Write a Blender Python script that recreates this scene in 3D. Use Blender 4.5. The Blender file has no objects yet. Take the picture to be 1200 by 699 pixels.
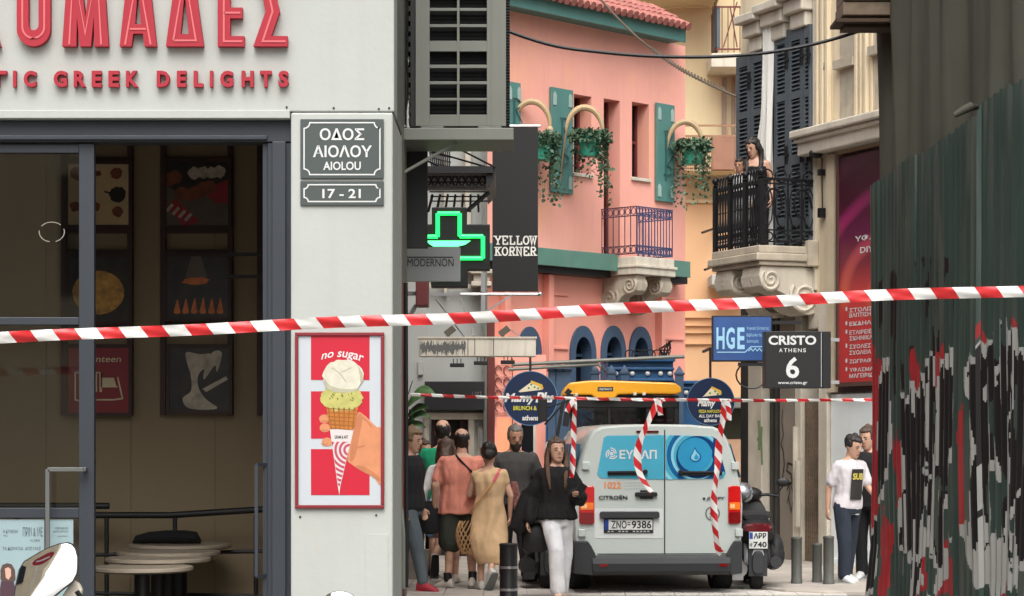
import bpy, bmesh, math, random
import numpy as np
from mathutils import Vector, Matrix
random.seed(7)
S = bpy.context.scene
COL = S.collection
R = math.radians
F, HZ, CZ = 2600.0, 515.0, 1.65       # focal length and horizon of the 1200 px wide photograph

# ---------------------------------------------------------------- camera, sky, sun, exposure
cd = bpy.data.cameras.new('camera'); cam = bpy.data.objects.new('camera', cd); COL.objects.link(cam)
cam.location = (0, 0, CZ); cam.rotation_euler = (R(90), 0, 0)
cd.sensor_width = 36; cd.lens = 36 * F / 1200; cd.shift_y = (HZ - 349.5) / 1200
cd.clip_start = .1; cd.clip_end = 2000
S.camera = cam
W = bpy.data.worlds.new('World'); S.world = W; W.use_nodes = True
wn = W.node_tree; bg = wn.nodes['Background']
sky = wn.nodes.new('ShaderNodeTexSky'); sky.sky_type = 'NISHITA'; sky.sun_disc = False
SUN_EL, SUN_AZ = 55, 180              # azimuth of the sun, clockwise from +Y
sky.sun_elevation = R(SUN_EL); sky.sun_rotation = R(SUN_AZ)
sky.air_density = 1.0; sky.dust_density = 6.0; sky.ozone_density = 1.0
hs = wn.nodes.new('ShaderNodeHueSaturation'); hs.inputs['Saturation'].default_value = .22
wn.links.new(sky.outputs[0], hs.inputs['Color']); wn.links.new(hs.outputs[0], bg.inputs['Color'])
bg.inputs['Strength'].default_value = .15
sl = bpy.data.lights.new('sun', 'SUN'); sl.energy = 1.2; sl.angle = R(60); sl.color = (1, .97, .92)
so = bpy.data.objects.new('sun', sl); COL.objects.link(so)
so.rotation_euler = (R(90 - SUN_EL), 0, R(180 - SUN_AZ) )
so.location = (-5, -10, 30)
S.view_settings.view_transform = 'Standard'; S.view_settings.look = 'None'
S.view_settings.exposure = .68; S.view_settings.gamma = 1
S.render.engine = 'CYCLES'

# ---------------------------------------------------------------- frames
class Fr:
    """local frame: x along a front, y into it (away from the street), z up"""
    def __init__(s, M): s.M = M; s.I = M.inverted()
    def hit(s, x, y, v=0.0):
        o = s.I @ Vector((0, 0, CZ)); d = (s.I.to_3x3()) @ Vector(((x-600)/F, 1, -(y-HZ)/F))
        t = (v - o.y) / d.y
        p = o + d*t
        return p.x, p.z
    def u(s, x, v=0.0): return s.hit(x, HZ, v)[0]
    def sub(s, u, v, z): return Fr(s.M @ Matrix.Translation((u, v, z)))
    def rect(s, x0, y0, x1, y1, v=0.0):
        """photo rectangle -> u0,u1,z0,z1 on the plane y=v (heights taken at the middle)"""
        xm = (x0+x1)/2
        return s.u(x0, v), s.u(x1, v), s.hit(xm, y1, v)[1], s.hit(xm, y0, v)[1]
def fr(X, Y, ang=0, Z=0): return Fr(Matrix.Translation((X, Y, Z)) @ Matrix.Rotation(R(ang), 4, 'Z'))
def P(x, y, D): return Vector(((x-600)/F*D, D, CZ-(y-HZ)/F*D))

# ---------------------------------------------------------------- tags
def tag(o, label=None, cat=None, group=None, kind=None):
    if label: o['label'] = label
    if cat: o['category'] = cat
    if group: o['group'] = group
    if kind: o['kind'] = kind
    return o
def thing(name, label, cat, f, group=None):
    o = bpy.data.objects.new(name, None); COL.objects.link(o); o.matrix_world = f.M; o.empty_display_size = .2
    return tag(o, label, cat, group)

# ---------------------------------------------------------------- mesh collector
def text_geo(s, off=0.0, res=3):
    c = bpy.data.curves.new('t', 'FONT'); c.body = s; c.resolution_u = res; c.offset = off; c.fill_mode = 'FRONT'
    o = bpy.data.objects.new('t', c); COL.objects.link(o)
    dg = bpy.context.evaluated_depsgraph_get(); m = bpy.data.meshes.new_from_object(o.evaluated_get(dg))
    vs = [tuple(v.co) for v in m.vertices]; fs = [tuple(p.vertices) for p in m.polygons]
    bpy.data.objects.remove(o); bpy.data.curves.remove(c); bpy.data.meshes.remove(m)
    return vs, fs
def fill_geo(loops, res=6):
    """closed 2d outlines (holes allowed) -> filled triangles"""
    c = bpy.data.curves.new('t', 'CURVE'); c.dimensions = '2D'; c.fill_mode = 'BOTH'; 
    for l in loops:
        sp = c.splines.new('POLY'); sp.points.add(len(l)-1); sp.use_cyclic_u = True
        for p, q in zip(sp.points, l): p.co = (q[0], q[1], 0, 1)
    o = bpy.data.objects.new('t', c); COL.objects.link(o)
    dg = bpy.context.evaluated_depsgraph_get(); m = bpy.data.meshes.new_from_object(o.evaluated_get(dg))
    vs = [tuple(v.co) for v in m.vertices]; fs = [tuple(p.vertices) for p in m.polygons]
    bpy.data.objects.remove(o); bpy.data.curves.remove(c); bpy.data.meshes.remove(m)
    return vs, fs

EACH = {'pilaster','window_sill','stay_rod','bumper_corner','reflector','door_hinge','hinge','work_light','globe_lamp','bracket_arm','cord','tie_rod','fluted_pilaster','blind_window','door_hood','stone_pier','door_surround','door_frame','cab_pillar','side_window','control_lever','hose_bracket','glass','hinge_plate','eye','eyebrow','boom_arm','electric_box','ledge','ledge_soffit','dark_opening','post','door_leaf','fine_print','side_film_stripe','rail','drop_mark','bracket','red_block','pastry','hair_strand','bag_strap','red_strip','awning_pole','painted_glow','eave_board','magenta_streak','orange_streak','bullet','screw','lettering','small_lettering','film_ring','dough_ball','pastry_ball','white_pastry','scoop_tone','hand_tone','scroll_latch','exhaust_pipe','panel_joint','vent_row','plank','beam'}
class MB:
    def __init__(s): s.v = []; s.f = []; s.m = []; s.cm = 0; s.part = False
    def _split(s, name, mat, parent, *k):
        """every separate piece becomes an object of its own"""
        mg = .03 if 'lettering' in name else .004
        n = len(s.v); par = list(range(n))
        def fd(i):
            while par[i] != i: par[i] = par[par[i]]; i = par[i]
            return i
        for f in s.f:
            for i in f[1:]: par[fd(i)] = fd(f[0])
        g = {}
        for i in range(n): g.setdefault(fd(i), []).append(i)
        bb = []
        for r, l in g.items():
            q = [s.v[i] for i in l]; bb.append([[min(p[c] for p in q)-mg for c in range(3)], [max(p[c] for p in q)+mg for c in range(3)], {r}])
        ch = True
        while ch:
            ch = False
            for i in range(len(bb)):
                for j in range(i+1, len(bb)):
                    if all(bb[i][0][c] <= bb[j][1][c] and bb[j][0][c] <= bb[i][1][c] for c in range(3)):
                        bb[i] = [[min(bb[i][0][c], bb[j][0][c]) for c in range(3)], [max(bb[i][1][c], bb[j][1][c]) for c in range(3)], bb[i][2] | bb[j][2]]
                        del bb[j]; ch = True; break
                if ch: break
        out = None
        for _, _, rs in bb:
            m = MB(); m.part = True; mp = {}
            for f, mi in zip(s.f, s.m):
                if fd(f[0]) in rs:
                    for i in f:
                        if i not in mp: mp[i] = len(m.v); m.v.append(s.v[i])
                    m.f.append(tuple(mp[i] for i in f)); m.m.append(mi)
            o = m.build(name, mat, parent, None, k[0], k[1], k[2], k[3], k[4]); out = out or o
        return out
    def add(s, vs, fs):
        n = len(s.v); s.v += [tuple(v) for v in vs]
        for f in fs: s.f.append(tuple(i+n for i in f)); s.m.append(s.cm)
        return s
    def mat(s, i): s.cm = i; return s
    def box(s, x0, x1, y0, y1, z0, z1):
        if x0 > x1: x0, x1 = x1, x0
        if y0 > y1: y0, y1 = y1, y0
        if z0 > z1: z0, z1 = z1, z0
        return s.add([(x0,y0,z0),(x1,y0,z0),(x1,y1,z0),(x0,y1,z0),(x0,y0,z1),(x1,y0,z1),(x1,y1,z1),(x0,y1,z1)],
              [(0,3,2,1),(4,5,6,7),(0,1,5,4),(1,2,6,5),(2,3,7,6),(3,0,4,7)])
    def obox(s, c, size, M):
        h = Vector(size)/2; b = MB().box(-h.x,h.x,-h.y,h.y,-h.z,h.z)
        return s.add([Vector(c) + M @ Vector(v) for v in b.v], b.f)
    def bar(s, a, b, w, h, up=(0,0,1)):
        a = Vector(a); b = Vector(b); d = (b-a); L = d.length; d.normalize()
        x = d.cross(Vector(up))
        if x.length < 1e-4: x = d.cross(Vector((0,1,0)))
        x.normalize(); z = x.cross(d)
        M = Matrix((x, d, z)).transposed()
        return s.obox((a+b)/2, (w, L, h), M)
    def tube(s, pts, r, n=8, closed=False, caps=True):
        pts = [Vector(p) for p in pts]; k = len(pts)
        rs = r if isinstance(r, (list, tuple)) else [r]*k
        vs = []; prev = None
        for i, p in enumerate(pts):
            if closed: t = pts[(i+1) % k] - pts[i-1]
            else: t = pts[min(i+1, k-1)] - pts[max(i-1, 0)]
            t.normalize()
            if prev is None:
                a = Vector((0,0,1)) if abs(t.z) < .9 else Vector((1,0,0))
                x = t.cross(a).normalized()
            else:
                x = (prev - t*prev.dot(t))
                x = x.normalized() if x.length > 1e-6 else t.orthogonal().normalized()
            prev = x; y = t.cross(x)
            for j in range(n):
                a = 2*math.pi*j/n
                vs.append(p + (x*math.cos(a) + y*math.sin(a))*rs[i])
        fs = []
        for i in range(k if closed else k-1):
            for j in range(n):
                a = i*n+j; b = i*n+(j+1) % n; i2 = (i+1) % k
                fs.append((a, b, i2*n+(j+1) % n, i2*n+j))
        if caps and not closed:
            fs.append(tuple(range(n))[::-1]); fs.append(tuple(range((k-1)*n, k*n)))
        return s.add(vs, fs)
    def cyl(s, a, b, r0, r1=None, n=16, caps=True):
        return s.tube([a, b], [r0, r0 if r1 is None else r1], n, caps=caps)
    def loft(s, rings, cap=True):
        n = len(rings[0]); vs = [p for r in rings for p in r]; fs = []
        for i in range(len(rings)-1):
            for j in range(n):
                a = i*n+j; b = i*n+(j+1) % n
                fs.append((a, b, b+n, a+n))
        if cap: fs.append(tuple(range(n))[::-1]); fs.append(tuple(range((len(rings)-1)*n, len(rings)*n)))
        return s.add(vs, fs)
    def lathe(s, prof, c=(0,0,0), n=20):
        """prof: (radius, z)"""
        rings = [[(c[0]+r*math.cos(2*math.pi*j/n), c[1]+r*math.sin(2*math.pi*j/n), c[2]+z) for j in range(n)] for r, z in prof]
        return s.loft(rings)
    def ell(s, c, r, n=14, m=9, M=None):
        rings = []
        for i in range(1, m):
            a = math.pi*i/m
            ring = []
            for j in range(n):
                b = 2*math.pi*j/n
                v = Vector((r[0]*math.sin(a)*math.cos(b), r[1]*math.sin(a)*math.sin(b), -r[2]*math.cos(a)))
                if M: v = M @ v
                ring.append(Vector(c)+v)
            rings.append(ring)
        return s.loft(rings)
    def prism(s, poly, v0, v1):
        """polygon in (u,z), from v0 (street side) to v1"""
        a = sum(poly[i][0]*poly[(i+1) % len(poly)][1]-poly[(i+1) % len(poly)][0]*poly[i][1] for i in range(len(poly)))
        if a < 0: poly = poly[::-1]
        n = len(poly)
        vs = [(p[0], v0, p[1]) for p in poly] + [(p[0], v1, p[1]) for p in poly]
        fs = [tuple(range(n)), tuple(range(2*n-1, n-1, -1))]
        for i in range(n): fs.append((i, i+n, (i+1) % n+n, (i+1) % n))
        return s.add(vs, fs)
    def prismx(s, poly, x0, x1):
        """polygon in (y,z) swept along x"""
        b = MB().prism(poly, 0, 1)
        return s.add([(x0+(x1-x0)*v[1], v[0], v[2]) for v in b.v], b.f if x1 < x0 else [f[::-1] for f in b.f])
    def fill(s, loops, v, depth=0.0):
        vs, fs = fill_geo(loops)
        return s._flat(vs, fs, v, depth)
    def _flat(s, vs, fs, v, depth):
        if depth <= 0: return s.add([(a, v, b) for a, b, c in vs], fs)
        n = len(vs)
        allv = [(a, v, b) for a, b, c in vs] + [(a, v+depth, b) for a, b, c in vs]
        ff = list(fs) + [tuple(i+n for i in f[::-1]) for f in fs]
        ed = {}
        for f in fs:
            for i in range(len(f)):
                e = (f[i], f[(i+1) % len(f)]); ed[e] = 1
        for (a, b) in ed:
            if (b, a) not in ed: ff.append((b, a, a+n, b+n))
        return s.add(allv, ff)
    def text(s, t, u0, u1, z0, z1, v, off=0.0, depth=0.0, fn=None, shear=0.0):
        vs, fs = text_geo(t, off)
        xs = [a[0] for a in vs]; ys = [a[1] for a in vs]
        xa, xb, ya, yb = min(xs), max(xs), min(ys), max(ys)
        q = []
        for a in vs:
            p = (a[0]-xa)/(xb-xa); w = (a[1]-ya)/(yb-ya)
            uu = u0+(u1-u0)*p + shear*(w-.5)*(z1-z0); zz = z0+(z1-z0)*w
            if fn: uu, zz = fn(uu, zz, p)
            q.append((uu, zz, 0))
        return s._flat(q, fs, v, depth)
    def disc(s, u, z, r, v, n=32, rz=None, depth=0):
        rz = r if rz is None else rz
        return s.poly([(u+r*math.cos(2*math.pi*i/n), z+rz*math.sin(2*math.pi*i/n)) for i in range(n)], v, depth)
    def poly(s, p, v, depth=0):
        a = sum(p[i][0]*p[(i+1) % len(p)][1]-p[(i+1) % len(p)][0]*p[i][1] for i in range(len(p)))
        if a < 0: p = p[::-1]
        if depth: return s.prism(p, v, v+depth)
        return s.add([(a, v, b) for a, b in p], [tuple(range(len(p)))])
    def stroke(s, pts, w, v, depth=0.0):
        """flat line in the (u,z) plane: mitred ribbon"""
        L = []; Rr = []
        pts = [Vector((p[0], p[1])) for p in pts]
        for i, p in enumerate(pts):
            a = pts[max(i-1, 0)]; b = pts[min(i+1, len(pts)-1)]
            t = (b-a).normalized()
            if 0 < i < len(pts)-1: t = ((p-a).normalized()+(b-p).normalized()).normalized()
            nrm = Vector((-t.y, t.x))
            if 0 < i < len(pts)-1:
                t0 = (p-a).normalized(); n0 = Vector((-t0.y, t0.x)); c = max(.35, nrm.dot(n0)); k = w/2/c
            else: k = w/2
            L.append(p+nrm*k); Rr.append(p-nrm*k)
        for i in range(len(pts)-1):
            q = [L[i], Rr[i], Rr[i+1], L[i+1]]
            s.poly([(a.x, a.y) for a in q], v, depth)
        return s
    def build(s, name, mat, parent=None, f=None, bevel=0, smooth=False, seg=2, weld=False, angle=40):
        me = bpy.data.meshes.new(name); me.from_pydata(s.v, [], s.f)
        mats = mat if isinstance(mat, (list, tuple)) else [mat]
        for m in mats: me.materials.append(m)
        if len(mats) > 1: me.polygons.foreach_set('material_index', s.m)
        if weld or bevel:
            bm = bmesh.new(); bm.from_mesh(me)
            if weld: bmesh.ops.remove_doubles(bm, verts=bm.verts, dist=1e-5)
            if bevel:
                bm.normal_update()
                es = [e for e in bm.edges if len(e.link_faces) == 2 and e.calc_face_angle(0) > R(30)]
                bmesh.ops.bevel(bm, geom=es, offset=bevel, segments=seg, profile=.5, affect='EDGES', clamp_overlap=True)
            bm.to_mesh(me); bm.free()
        me.validate(); me.update()
        if name in EACH and parent and not s.part:
            return s._split(name, mat, parent, bevel, smooth, seg, weld, angle)
        o = bpy.data.objects.new(name, me); COL.objects.link(o)
        if smooth:
            me.polygons.foreach_set('use_smooth', [True]*len(me.polygons))
            try: me.set_sharp_from_angle(angle=R(angle))
            except Exception: pass
        if parent: o.parent = parent
        elif f: o.matrix_world = f.M
        return o

def clip(poly, conv):
    """clip a polygon by a convex polygon (both lists of (u,z))"""
    a = sum(conv[i][0]*conv[(i+1) % len(conv)][1]-conv[(i+1) % len(conv)][0]*conv[i][1] for i in range(len(conv)))
    if a < 0: conv = conv[::-1]
    out = list(poly)
    for i in range(len(conv)):
        ax, ay = conv[i]; bx, by = conv[(i+1) % len(conv)]
        ins = lambda p: (bx-ax)*(p[1]-ay)-(by-ay)*(p[0]-ax) >= 0
        src = out; out = []
        for j in range(len(src)):
            p, q = src[j-1], src[j]
            if ins(p) != ins(q):
                d1 = (bx-ax)*(p[1]-ay)-(by-ay)*(p[0]-ax); d2 = (bx-ax)*(q[1]-ay)-(by-ay)*(q[0]-ax)
                t = d1/(d1-d2); out.append((p[0]+(q[0]-p[0])*t, p[1]+(q[1]-p[1])*t))
            if ins(q): out.append(q)
        if not out: return []
    return out
def circ(u, z, r, n=32, rz=None, a0=0, a1=360):
    rz = r if rz is None else rz
    full = abs(a1-a0) >= 360
    k = n if full else n+1
    return [(u+r*math.cos(R(a0+(a1-a0)*i/n)), z+rz*math.sin(R(a0+(a1-a0)*i/n))) for i in range(k)]
def ringquads(u, z, r0, r1, conv, mb, v, n=40):
    for i in range(n):
        a, b = 2*math.pi*i/n, 2*math.pi*(i+1)/n
        q = [(u+r0*math.cos(a), z+r0*math.sin(a)), (u+r1*math.cos(a), z+r1*math.sin(a)), (u+r1*math.cos(b), z+r1*math.sin(b)), (u+r0*math.cos(b), z+r0*math.sin(b))]
        c = clip(q, conv) if conv else q
        if len(c) > 2: mb.poly(c, v)
def rounded(p, n=5):
    """closed smooth outline through the points"""
    k = len(p); out = []
    for i in range(k):
        p0, p1, p2, p3 = p[i-1], p[i], p[(i+1) % k], p[(i+2) % k]
        for j in range(n):
            f = j/n; out.append(tuple(.5*(2*b+(c-a)*f+(2*a-5*b+4*c-d)*f*f+(3*b-a-3*c+d)*f**3) for a, b, c, d in zip(p0, p1, p2, p3)))
    return out
def rrect(x0, x1, z0, z1, r, n=4):
    p = []
    for cx, cz, a in ((x1-r, z1-r, 0), (x0+r, z1-r, 90), (x0+r, z0+r, 180), (x1-r, z0+r, 270)):
        for i in range(n+1): p.append((cx+r*math.cos(R(a+90*i/n)), cz+r*math.sin(R(a+90*i/n))))
    return p

# ---------------------------------------------------------------- materials
def M(name, col, rough=.6, metal=0.0, var=.12, scale=2.5, bump=0.0, bscale=60, streak=0.0, spec=.5, detail=6, coat=0.0, emit=0.0, blotch=None):
    m = bpy.data.materials.new(name); m.use_nodes = True; nt = m.node_tree; b = nt.nodes['Principled BSDF']
    L = nt.links
    b.inputs['Roughness'].default_value = rough; b.inputs['Metallic'].default_value = metal
    b.inputs['Specular IOR Level'].default_value = spec; b.inputs['Coat Weight'].default_value = coat
    tc = nt.nodes.new('ShaderNodeTexCoord')
    n = nt.nodes.new('ShaderNodeTexNoise'); n.inputs['Scale'].default_value = scale; n.inputs['Detail'].default_value = detail
    L.new(tc.outputs['Object'], n.inputs['Vector'])
    cr = nt.nodes.new('ShaderNodeValToRGB')
    cr.color_ramp.elements[0].position = .3; cr.color_ramp.elements[1].position = .7
    cr.color_ramp.elements[0].color = (*[c*(1-var) for c in col], 1); cr.color_ramp.elements[1].color = (*[min(1, c*(1+var)) for c in col], 1)
    L.new(n.outputs['Fac'], cr.inputs['Fac']); out = cr.outputs['Color']
    def mult(sock, mapscale, lo, hi, amt, nscale=1.0, col2=(.25,.22,.18)):
        mp = nt.nodes.new('ShaderNodeMapping'); mp.inputs['Scale'].default_value = mapscale
        L.new(tc.outputs['Object'], mp.inputs['Vector'])
        n2 = nt.nodes.new('ShaderNodeTexNoise'); n2.inputs['Scale'].default_value = nscale; n2.inputs['Detail'].default_value = 5
        L.new(mp.outputs[0], n2.inputs['Vector'])
        mr = nt.nodes.new('ShaderNodeMapRange'); mr.inputs[1].default_value = lo; mr.inputs[2].default_value = hi
        mr.inputs[3].default_value = 0; mr.inputs[4].default_value = amt
        L.new(n2.outputs['Fac'], mr.inputs[0])
        mx = nt.nodes.new('ShaderNodeMix'); mx.data_type = 'RGBA'; mx.blend_type = 'MIX'
        L.new(mr.outputs[0], mx.inputs['Factor']); L.new(sock, mx.inputs['A']); mx.inputs['B'].default_value = (*col2, 1)
        return mx.outputs['Result']
    if streak: out = mult(out, (9, 9, .7), .5, .75, streak)
    if blotch: out = mult(out, (1, 1, 1), .52, .62, blotch[1], nscale=blotch[2], col2=blotch[0])
    L.new(out, b.inputs['Base Color'])
    if bump:
        n3 = nt.nodes.new('ShaderNodeTexNoise'); n3.inputs['Scale'].default_value = bscale; n3.inputs['Detail'].default_value = 4
        L.new(tc.outputs['Object'], n3.inputs['Vector'])
        bp = nt.nodes.new('ShaderNodeBump'); bp.inputs['Strength'].default_value = bump; bp.inputs['Distance'].default_value = .01
        L.new(n3.outputs['Fac'], bp.inputs['Height']); L.new(bp.outputs[0], b.inputs['Normal'])
    if emit:
        b.inputs['Emission Color'].default_value = (*col, 1); b.inputs['Emission Strength'].default_value = emit
    return m
def glass(name, tint=(.6,.65,.65), alpha=.25, rough=.03):
    m = bpy.data.materials.new(name); m.use_nodes = True; nt = m.node_tree
    for n in list(nt.nodes): nt.nodes.remove(n)
    o = nt.nodes.new('ShaderNodeOutputMaterial'); t = nt.nodes.new('ShaderNodeBsdfTransparent'); g = nt.nodes.new('ShaderNodeBsdfGlossy')
    f = nt.nodes.new('ShaderNodeFresnel'); f.inputs['IOR'].default_value = 1.5
    a = nt.nodes.new('ShaderNodeMath'); a.operation = 'ADD'; a.inputs[1].default_value = alpha; a.use_clamp = True
    t.inputs['Color'].default_value = (*tint, 1); g.inputs['Roughness'].default_value = rough; g.inputs['Color'].default_value = (.9, .93, .95, 1)
    mx = nt.nodes.new('ShaderNodeMixShader')
    nt.links.new(f.outputs[0], a.inputs[0]); nt.links.new(a.outputs[0], mx.inputs[0]); nt.links.new(t.outputs[0], mx.inputs[1]); nt.links.new(g.outputs[0], mx.inputs[2])
    nt.links.new(mx.outputs[0], o.inputs[0])
    return m
def srgb(r, g, b):
    f = lambda c: (c/255/12.92) if c/255 <= .04045 else ((c/255+.055)/1.055)**2.4
    return (f(r), f(g), f(b))
def MS(name, r, g, b, **k): return M(name, srgb(r, g, b), **k)

mt = dict(
 white_plaster=M('white_plaster', (.415,.435,.41), .75, var=.05, scale=1.3, bump=.15, bscale=25, streak=.10, blotch=((.42,.40,.36), .25, 2.0)),
 white=M('white_paint', (.62,.63,.62), .5, var=.03),
 red=MS('red_paint', 160,26,44, rough=.65, var=.06),
 red_line=MS('pale_red_line', 204,98,102, rough=.5, var=.02),
 poster_red=MS('poster_red', 184,24,48, rough=.4, var=.03),
 maroon=MS('maroon_frame', 120,26,36, rough=.5, var=.08),
 brownred=MS('brown_red_paint', 104,46,42, rough=.6, var=.15, bump=.1),
 charcoal=MS('charcoal_metal', 52,57,64, rough=.45, metal=.2, var=.07),
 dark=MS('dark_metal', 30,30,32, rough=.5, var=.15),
 black=MS('black_paint', 18,18,19, rough=.5, var=.1),
 rubber=MS('rubber', 22,22,23, rough=.85, var=.2, bump=.1),
 plate=MS('slate_plate', 66,74,72, rough=.5, var=.04),
 beige_wall=MS('beige_interior_paint', 146,129,103, rough=.8, var=.06, scale=1),
 wood_dark=MS('dark_wood', 56,30,26, rough=.55, var=.25, scale=6),
 marble=MS('marble', 164,152,136, rough=.3, var=.08, scale=5),
 greymetal=MS('grey_sheet_metal', 112,114,106, rough=.5, metal=.1, var=.06, streak=.12),
 lightgrey=MS('light_grey', 176,178,176, rough=.5, var=.06),
 chrome=M('chrome', (.75,.75,.76), .15, 1.0, var=.05),
 steel=M('steel', (.5,.5,.5), .35, .9, var=.1),
 pink=MS('pink_stucco', 234,166,150, rough=.85, var=.06, scale=.8, bump=.3, bscale=14, streak=.10, blotch=(srgb(238,176,140), .5, .7)),
 pinkdark=MS('pink_stucco_deep', 236,160,142, rough=.85, var=.06, scale=.8, bump=.2, bscale=20),
 tile=MS('terracotta_tile', 160,98,90, rough=.8, var=.3, scale=5, bump=.2, streak=.2),
 teal=MS('teal_paint', 76,124,118, rough=.55, var=.08, streak=.12),
 tealgreen=MS('green_ledge_paint', 84,126,112, rough=.6, var=.1, streak=.2),
 blue=MS('blue_wood_paint', 34,84,128, rough=.5, var=.12),
 navy=MS('navy_enamel', 24,44,78, rough=.35, var=.06),
 bluegrey=MS('blue_grey_frame', 58,80,104, rough=.55, var=.12),
 glassdark=MS('dark_window', 16,19,25, rough=.3, var=.3, spec=.3),
 cream=MS('cream_stucco', 208,190,152, rough=.85, var=.05, scale=.6, bump=.15, bscale=20, streak=.1),
 creamshade=MS('tan_stucco', 214,172,130, rough=.85, var=.06, scale=.7, bump=.1, bscale=20),
 oldcream=MS('weathered_cream_plaster', 218,202,172, rough=.85, var=.1, scale=1.2, bump=.25, bscale=18, streak=.35),
 stone=MS('weathered_stone', 176,166,148, rough=.9, var=.18, scale=4, bump=.4, bscale=25, streak=.4),
 stonew=MS('pale_stone', 200,192,176, rough=.85, var=.12, scale=3, bump=.3, bscale=30, streak=.3),
 shutter=MS('slate_shutter_paint', 74,82,88, rough=.55, var=.1, streak=.12),
 iron=MS('wrought_iron', 24,24,28, rough=.5, metal=.3, var=.2),
 ironblue=MS('blue_iron', 52,66,106, rough=.5, var=.15),
 curtain=MS('white_curtain', 214,212,206, rough=.9, var=.04),
 asphalt=MS('asphalt', 118,114,108, rough=.9, var=.18, scale=9, bump=.4, bscale=90),
 paving=MS('paving_stone', 168,160,150, rough=.85, var=.15, scale=3, bump=.3, bscale=40),
 concrete=MS('concrete', 150,144,134, rough=.9, var=.2, scale=4, bump=.4, bscale=40, streak=.2),
 leaf=M('leaf_green', (.055,.12,.04), .5, var=.45, scale=25, spec=.4),
 leaf2=M('ivy_green', (.05,.105,.055), .55, var=.5, scale=18),
 van=MS('white_van_paint', 186,194,189, rough=.3, var=.02, coat=.5),
 plastic=MS('dark_bumper_plastic', 44,46,48, rough=.6, var=.1, bump=.1, bscale=200),
 skin=M('skin', (.56,.33,.23), .5, var=.08, scale=15, spec=.35),
 skintan=M('tanned_skin', (.42,.22,.14), .5, var=.1, scale=15, spec=.35),
 green_led=M('green_led', (.015,1.0,.13), .4, emit=1.5, var=0),
 hairdark=M('dark_hair', (.018,.013,.011), .45, var=.4, scale=60, bump=.5, bscale=150),
 hairbrown=M('brown_hair', (.07,.04,.025), .45, var=.5, scale=40, bump=.5, bscale=150),
 hairgrey=M('grey_hair', (.12,.11,.10), .6, var=.4, scale=60, bump=.5, bscale=150),
 glass=glass('clear_glass', (.72,.74,.72), .04),
 mirror=M('mirror_glass', (.9,.92,.93), .02, 1.0, var=0),
 yellow=MS('machine_yellow', 236,166,24, rough=.4, var=.06, coat=.2),
)
# ================================================================ ground
g = MB(); g.add([(-120,-60,0),(120,-60,0),(120,400,0),(-120,400,0)], [(0,1,2,3)])
tag(g.build('street', mt['asphalt']), kind='structure')
g = MB()
for i in range(26):                                              # laid slabs on the pedestrian side
    for j in range(8):
        x0 = -2.4+j*.42; y0 = 20+i*.5
        g.box(x0+.004, x0+.416, y0+.004, y0+.496, -.05, .012+random.uniform(-.002,.002))
tag(g.build('pavement', mt['paving'], bevel=0), kind='structure')

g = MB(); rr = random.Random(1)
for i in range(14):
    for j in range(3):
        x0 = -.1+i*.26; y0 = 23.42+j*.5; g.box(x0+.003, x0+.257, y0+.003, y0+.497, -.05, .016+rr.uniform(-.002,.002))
tag(g.build('bright_ground_band', MS('sky_lit_ground_tone', 206,200,192, rough=.7, var=.1)), kind='structure')  # added pale slabs: their colour stands in for sky-lit ground below the bumper
# ================================================================ corner shop with the lettering
A = fr(0, 11.8)
shop = thing('corner_shop', 'white corner shop with dark grey sliding entrance and raised red lettering over it', 'shop', A)
U = lambda x: A.u(x)
Zy = lambda y: A.hit(600, y)[1]
b = MB()
b.box(U(-700), U(462), 0, .3, Zy(131), 7.5)                      # fascia and wall above
b.box(U(-700), U(-420), .02, .45, 0, Zy(131)-.003)
b.build('fascia', mt['white_plaster'], shop, bevel=.006)
b = MB()
b.box(U(341), U(460.5), -.012, .9, 0, Zy(132.5))
b.build('pillar', mt['white_plaster'], shop, bevel=.01)
b = MB(); b.box(U(428), U(455), -.0155, -.0125, 0, Zy(626)); b.build('patched_plaster', mt['white_plaster'], shop, bevel=.001)
b = MB()
for x_, y_ in ((444,128),(456,127),(391,127),(336,126),(350,379),(453,380),(441,604),(352,606)): b.cyl((U(x_), (-.004 if y_ < 131 else -.016), Zy(y_)), (U(x_), .0 if y_ < 131 else -.012, Zy(y_)), .006, n=8)
b.build('screw', mt['dark'], shop)
b = MB(); b.box(U(-420), U(340), -.02, .1, Zy(139.5), Zy(130)); b.build('trim_strip', mt['white_plaster'], shop, bevel=.004)
b = MB(); b.box(U(462)-.16, U(462)-.004, .905, 1.5, 0, 7.5); b.box(U(462)-.16, U(462)-.004, .31, .9, Zy(132)+.01, 7.5)
b.build('side_wall', mt['greymetal'], shop)
b = MB(); b.box(U(-420), U(341)-.003, .05, .2, Zy(165), Zy(140)); b.box(U(312), U(341)-.003, .06, .2, 0, Zy(165)-.003)
b.box(U(318), U(334), .03, .06, 0, Zy(165)); b.box(U(-420), U(312), .03, .05, Zy(163), Zy(158))
b.build('door_frame', mt['charcoal'], shop, bevel=.004)
# the room behind
b = MB(); b.box(-7, -.79, 2.9, 3.0, 0, 4.2)
for k in range(11): b.box(-7+k*.56, -7+k*.56+.553, 2.893, 2.902, 0, 4.15)
b.box(-.80, -.72, .91, 3.0, 0, 4.2); b.box(-7, -6.9, .32, 3, 0, 4.2)
b.build('interior_wall', mt['beige_wall'], shop)
b = MB(); b.box(-7, -.81, .31, 3, 4.21, 4.3); b.build('ceiling', mt['beige_wall'], shop)
b = MB(); b.box(-7, -.72, .21, 2.9, 0.004, .03); b.build('shop_floor', MS('shop_floor_tiles', 90,84,76, rough=.4), shop)
b = MB(); b.box(-7, -.80, .31, 3.02, 4.31, 4.5); b.box(-7,-.86,3.02,3.2,0,7.5); b.build('roof_slab', mt['greymetal'], shop)
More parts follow.
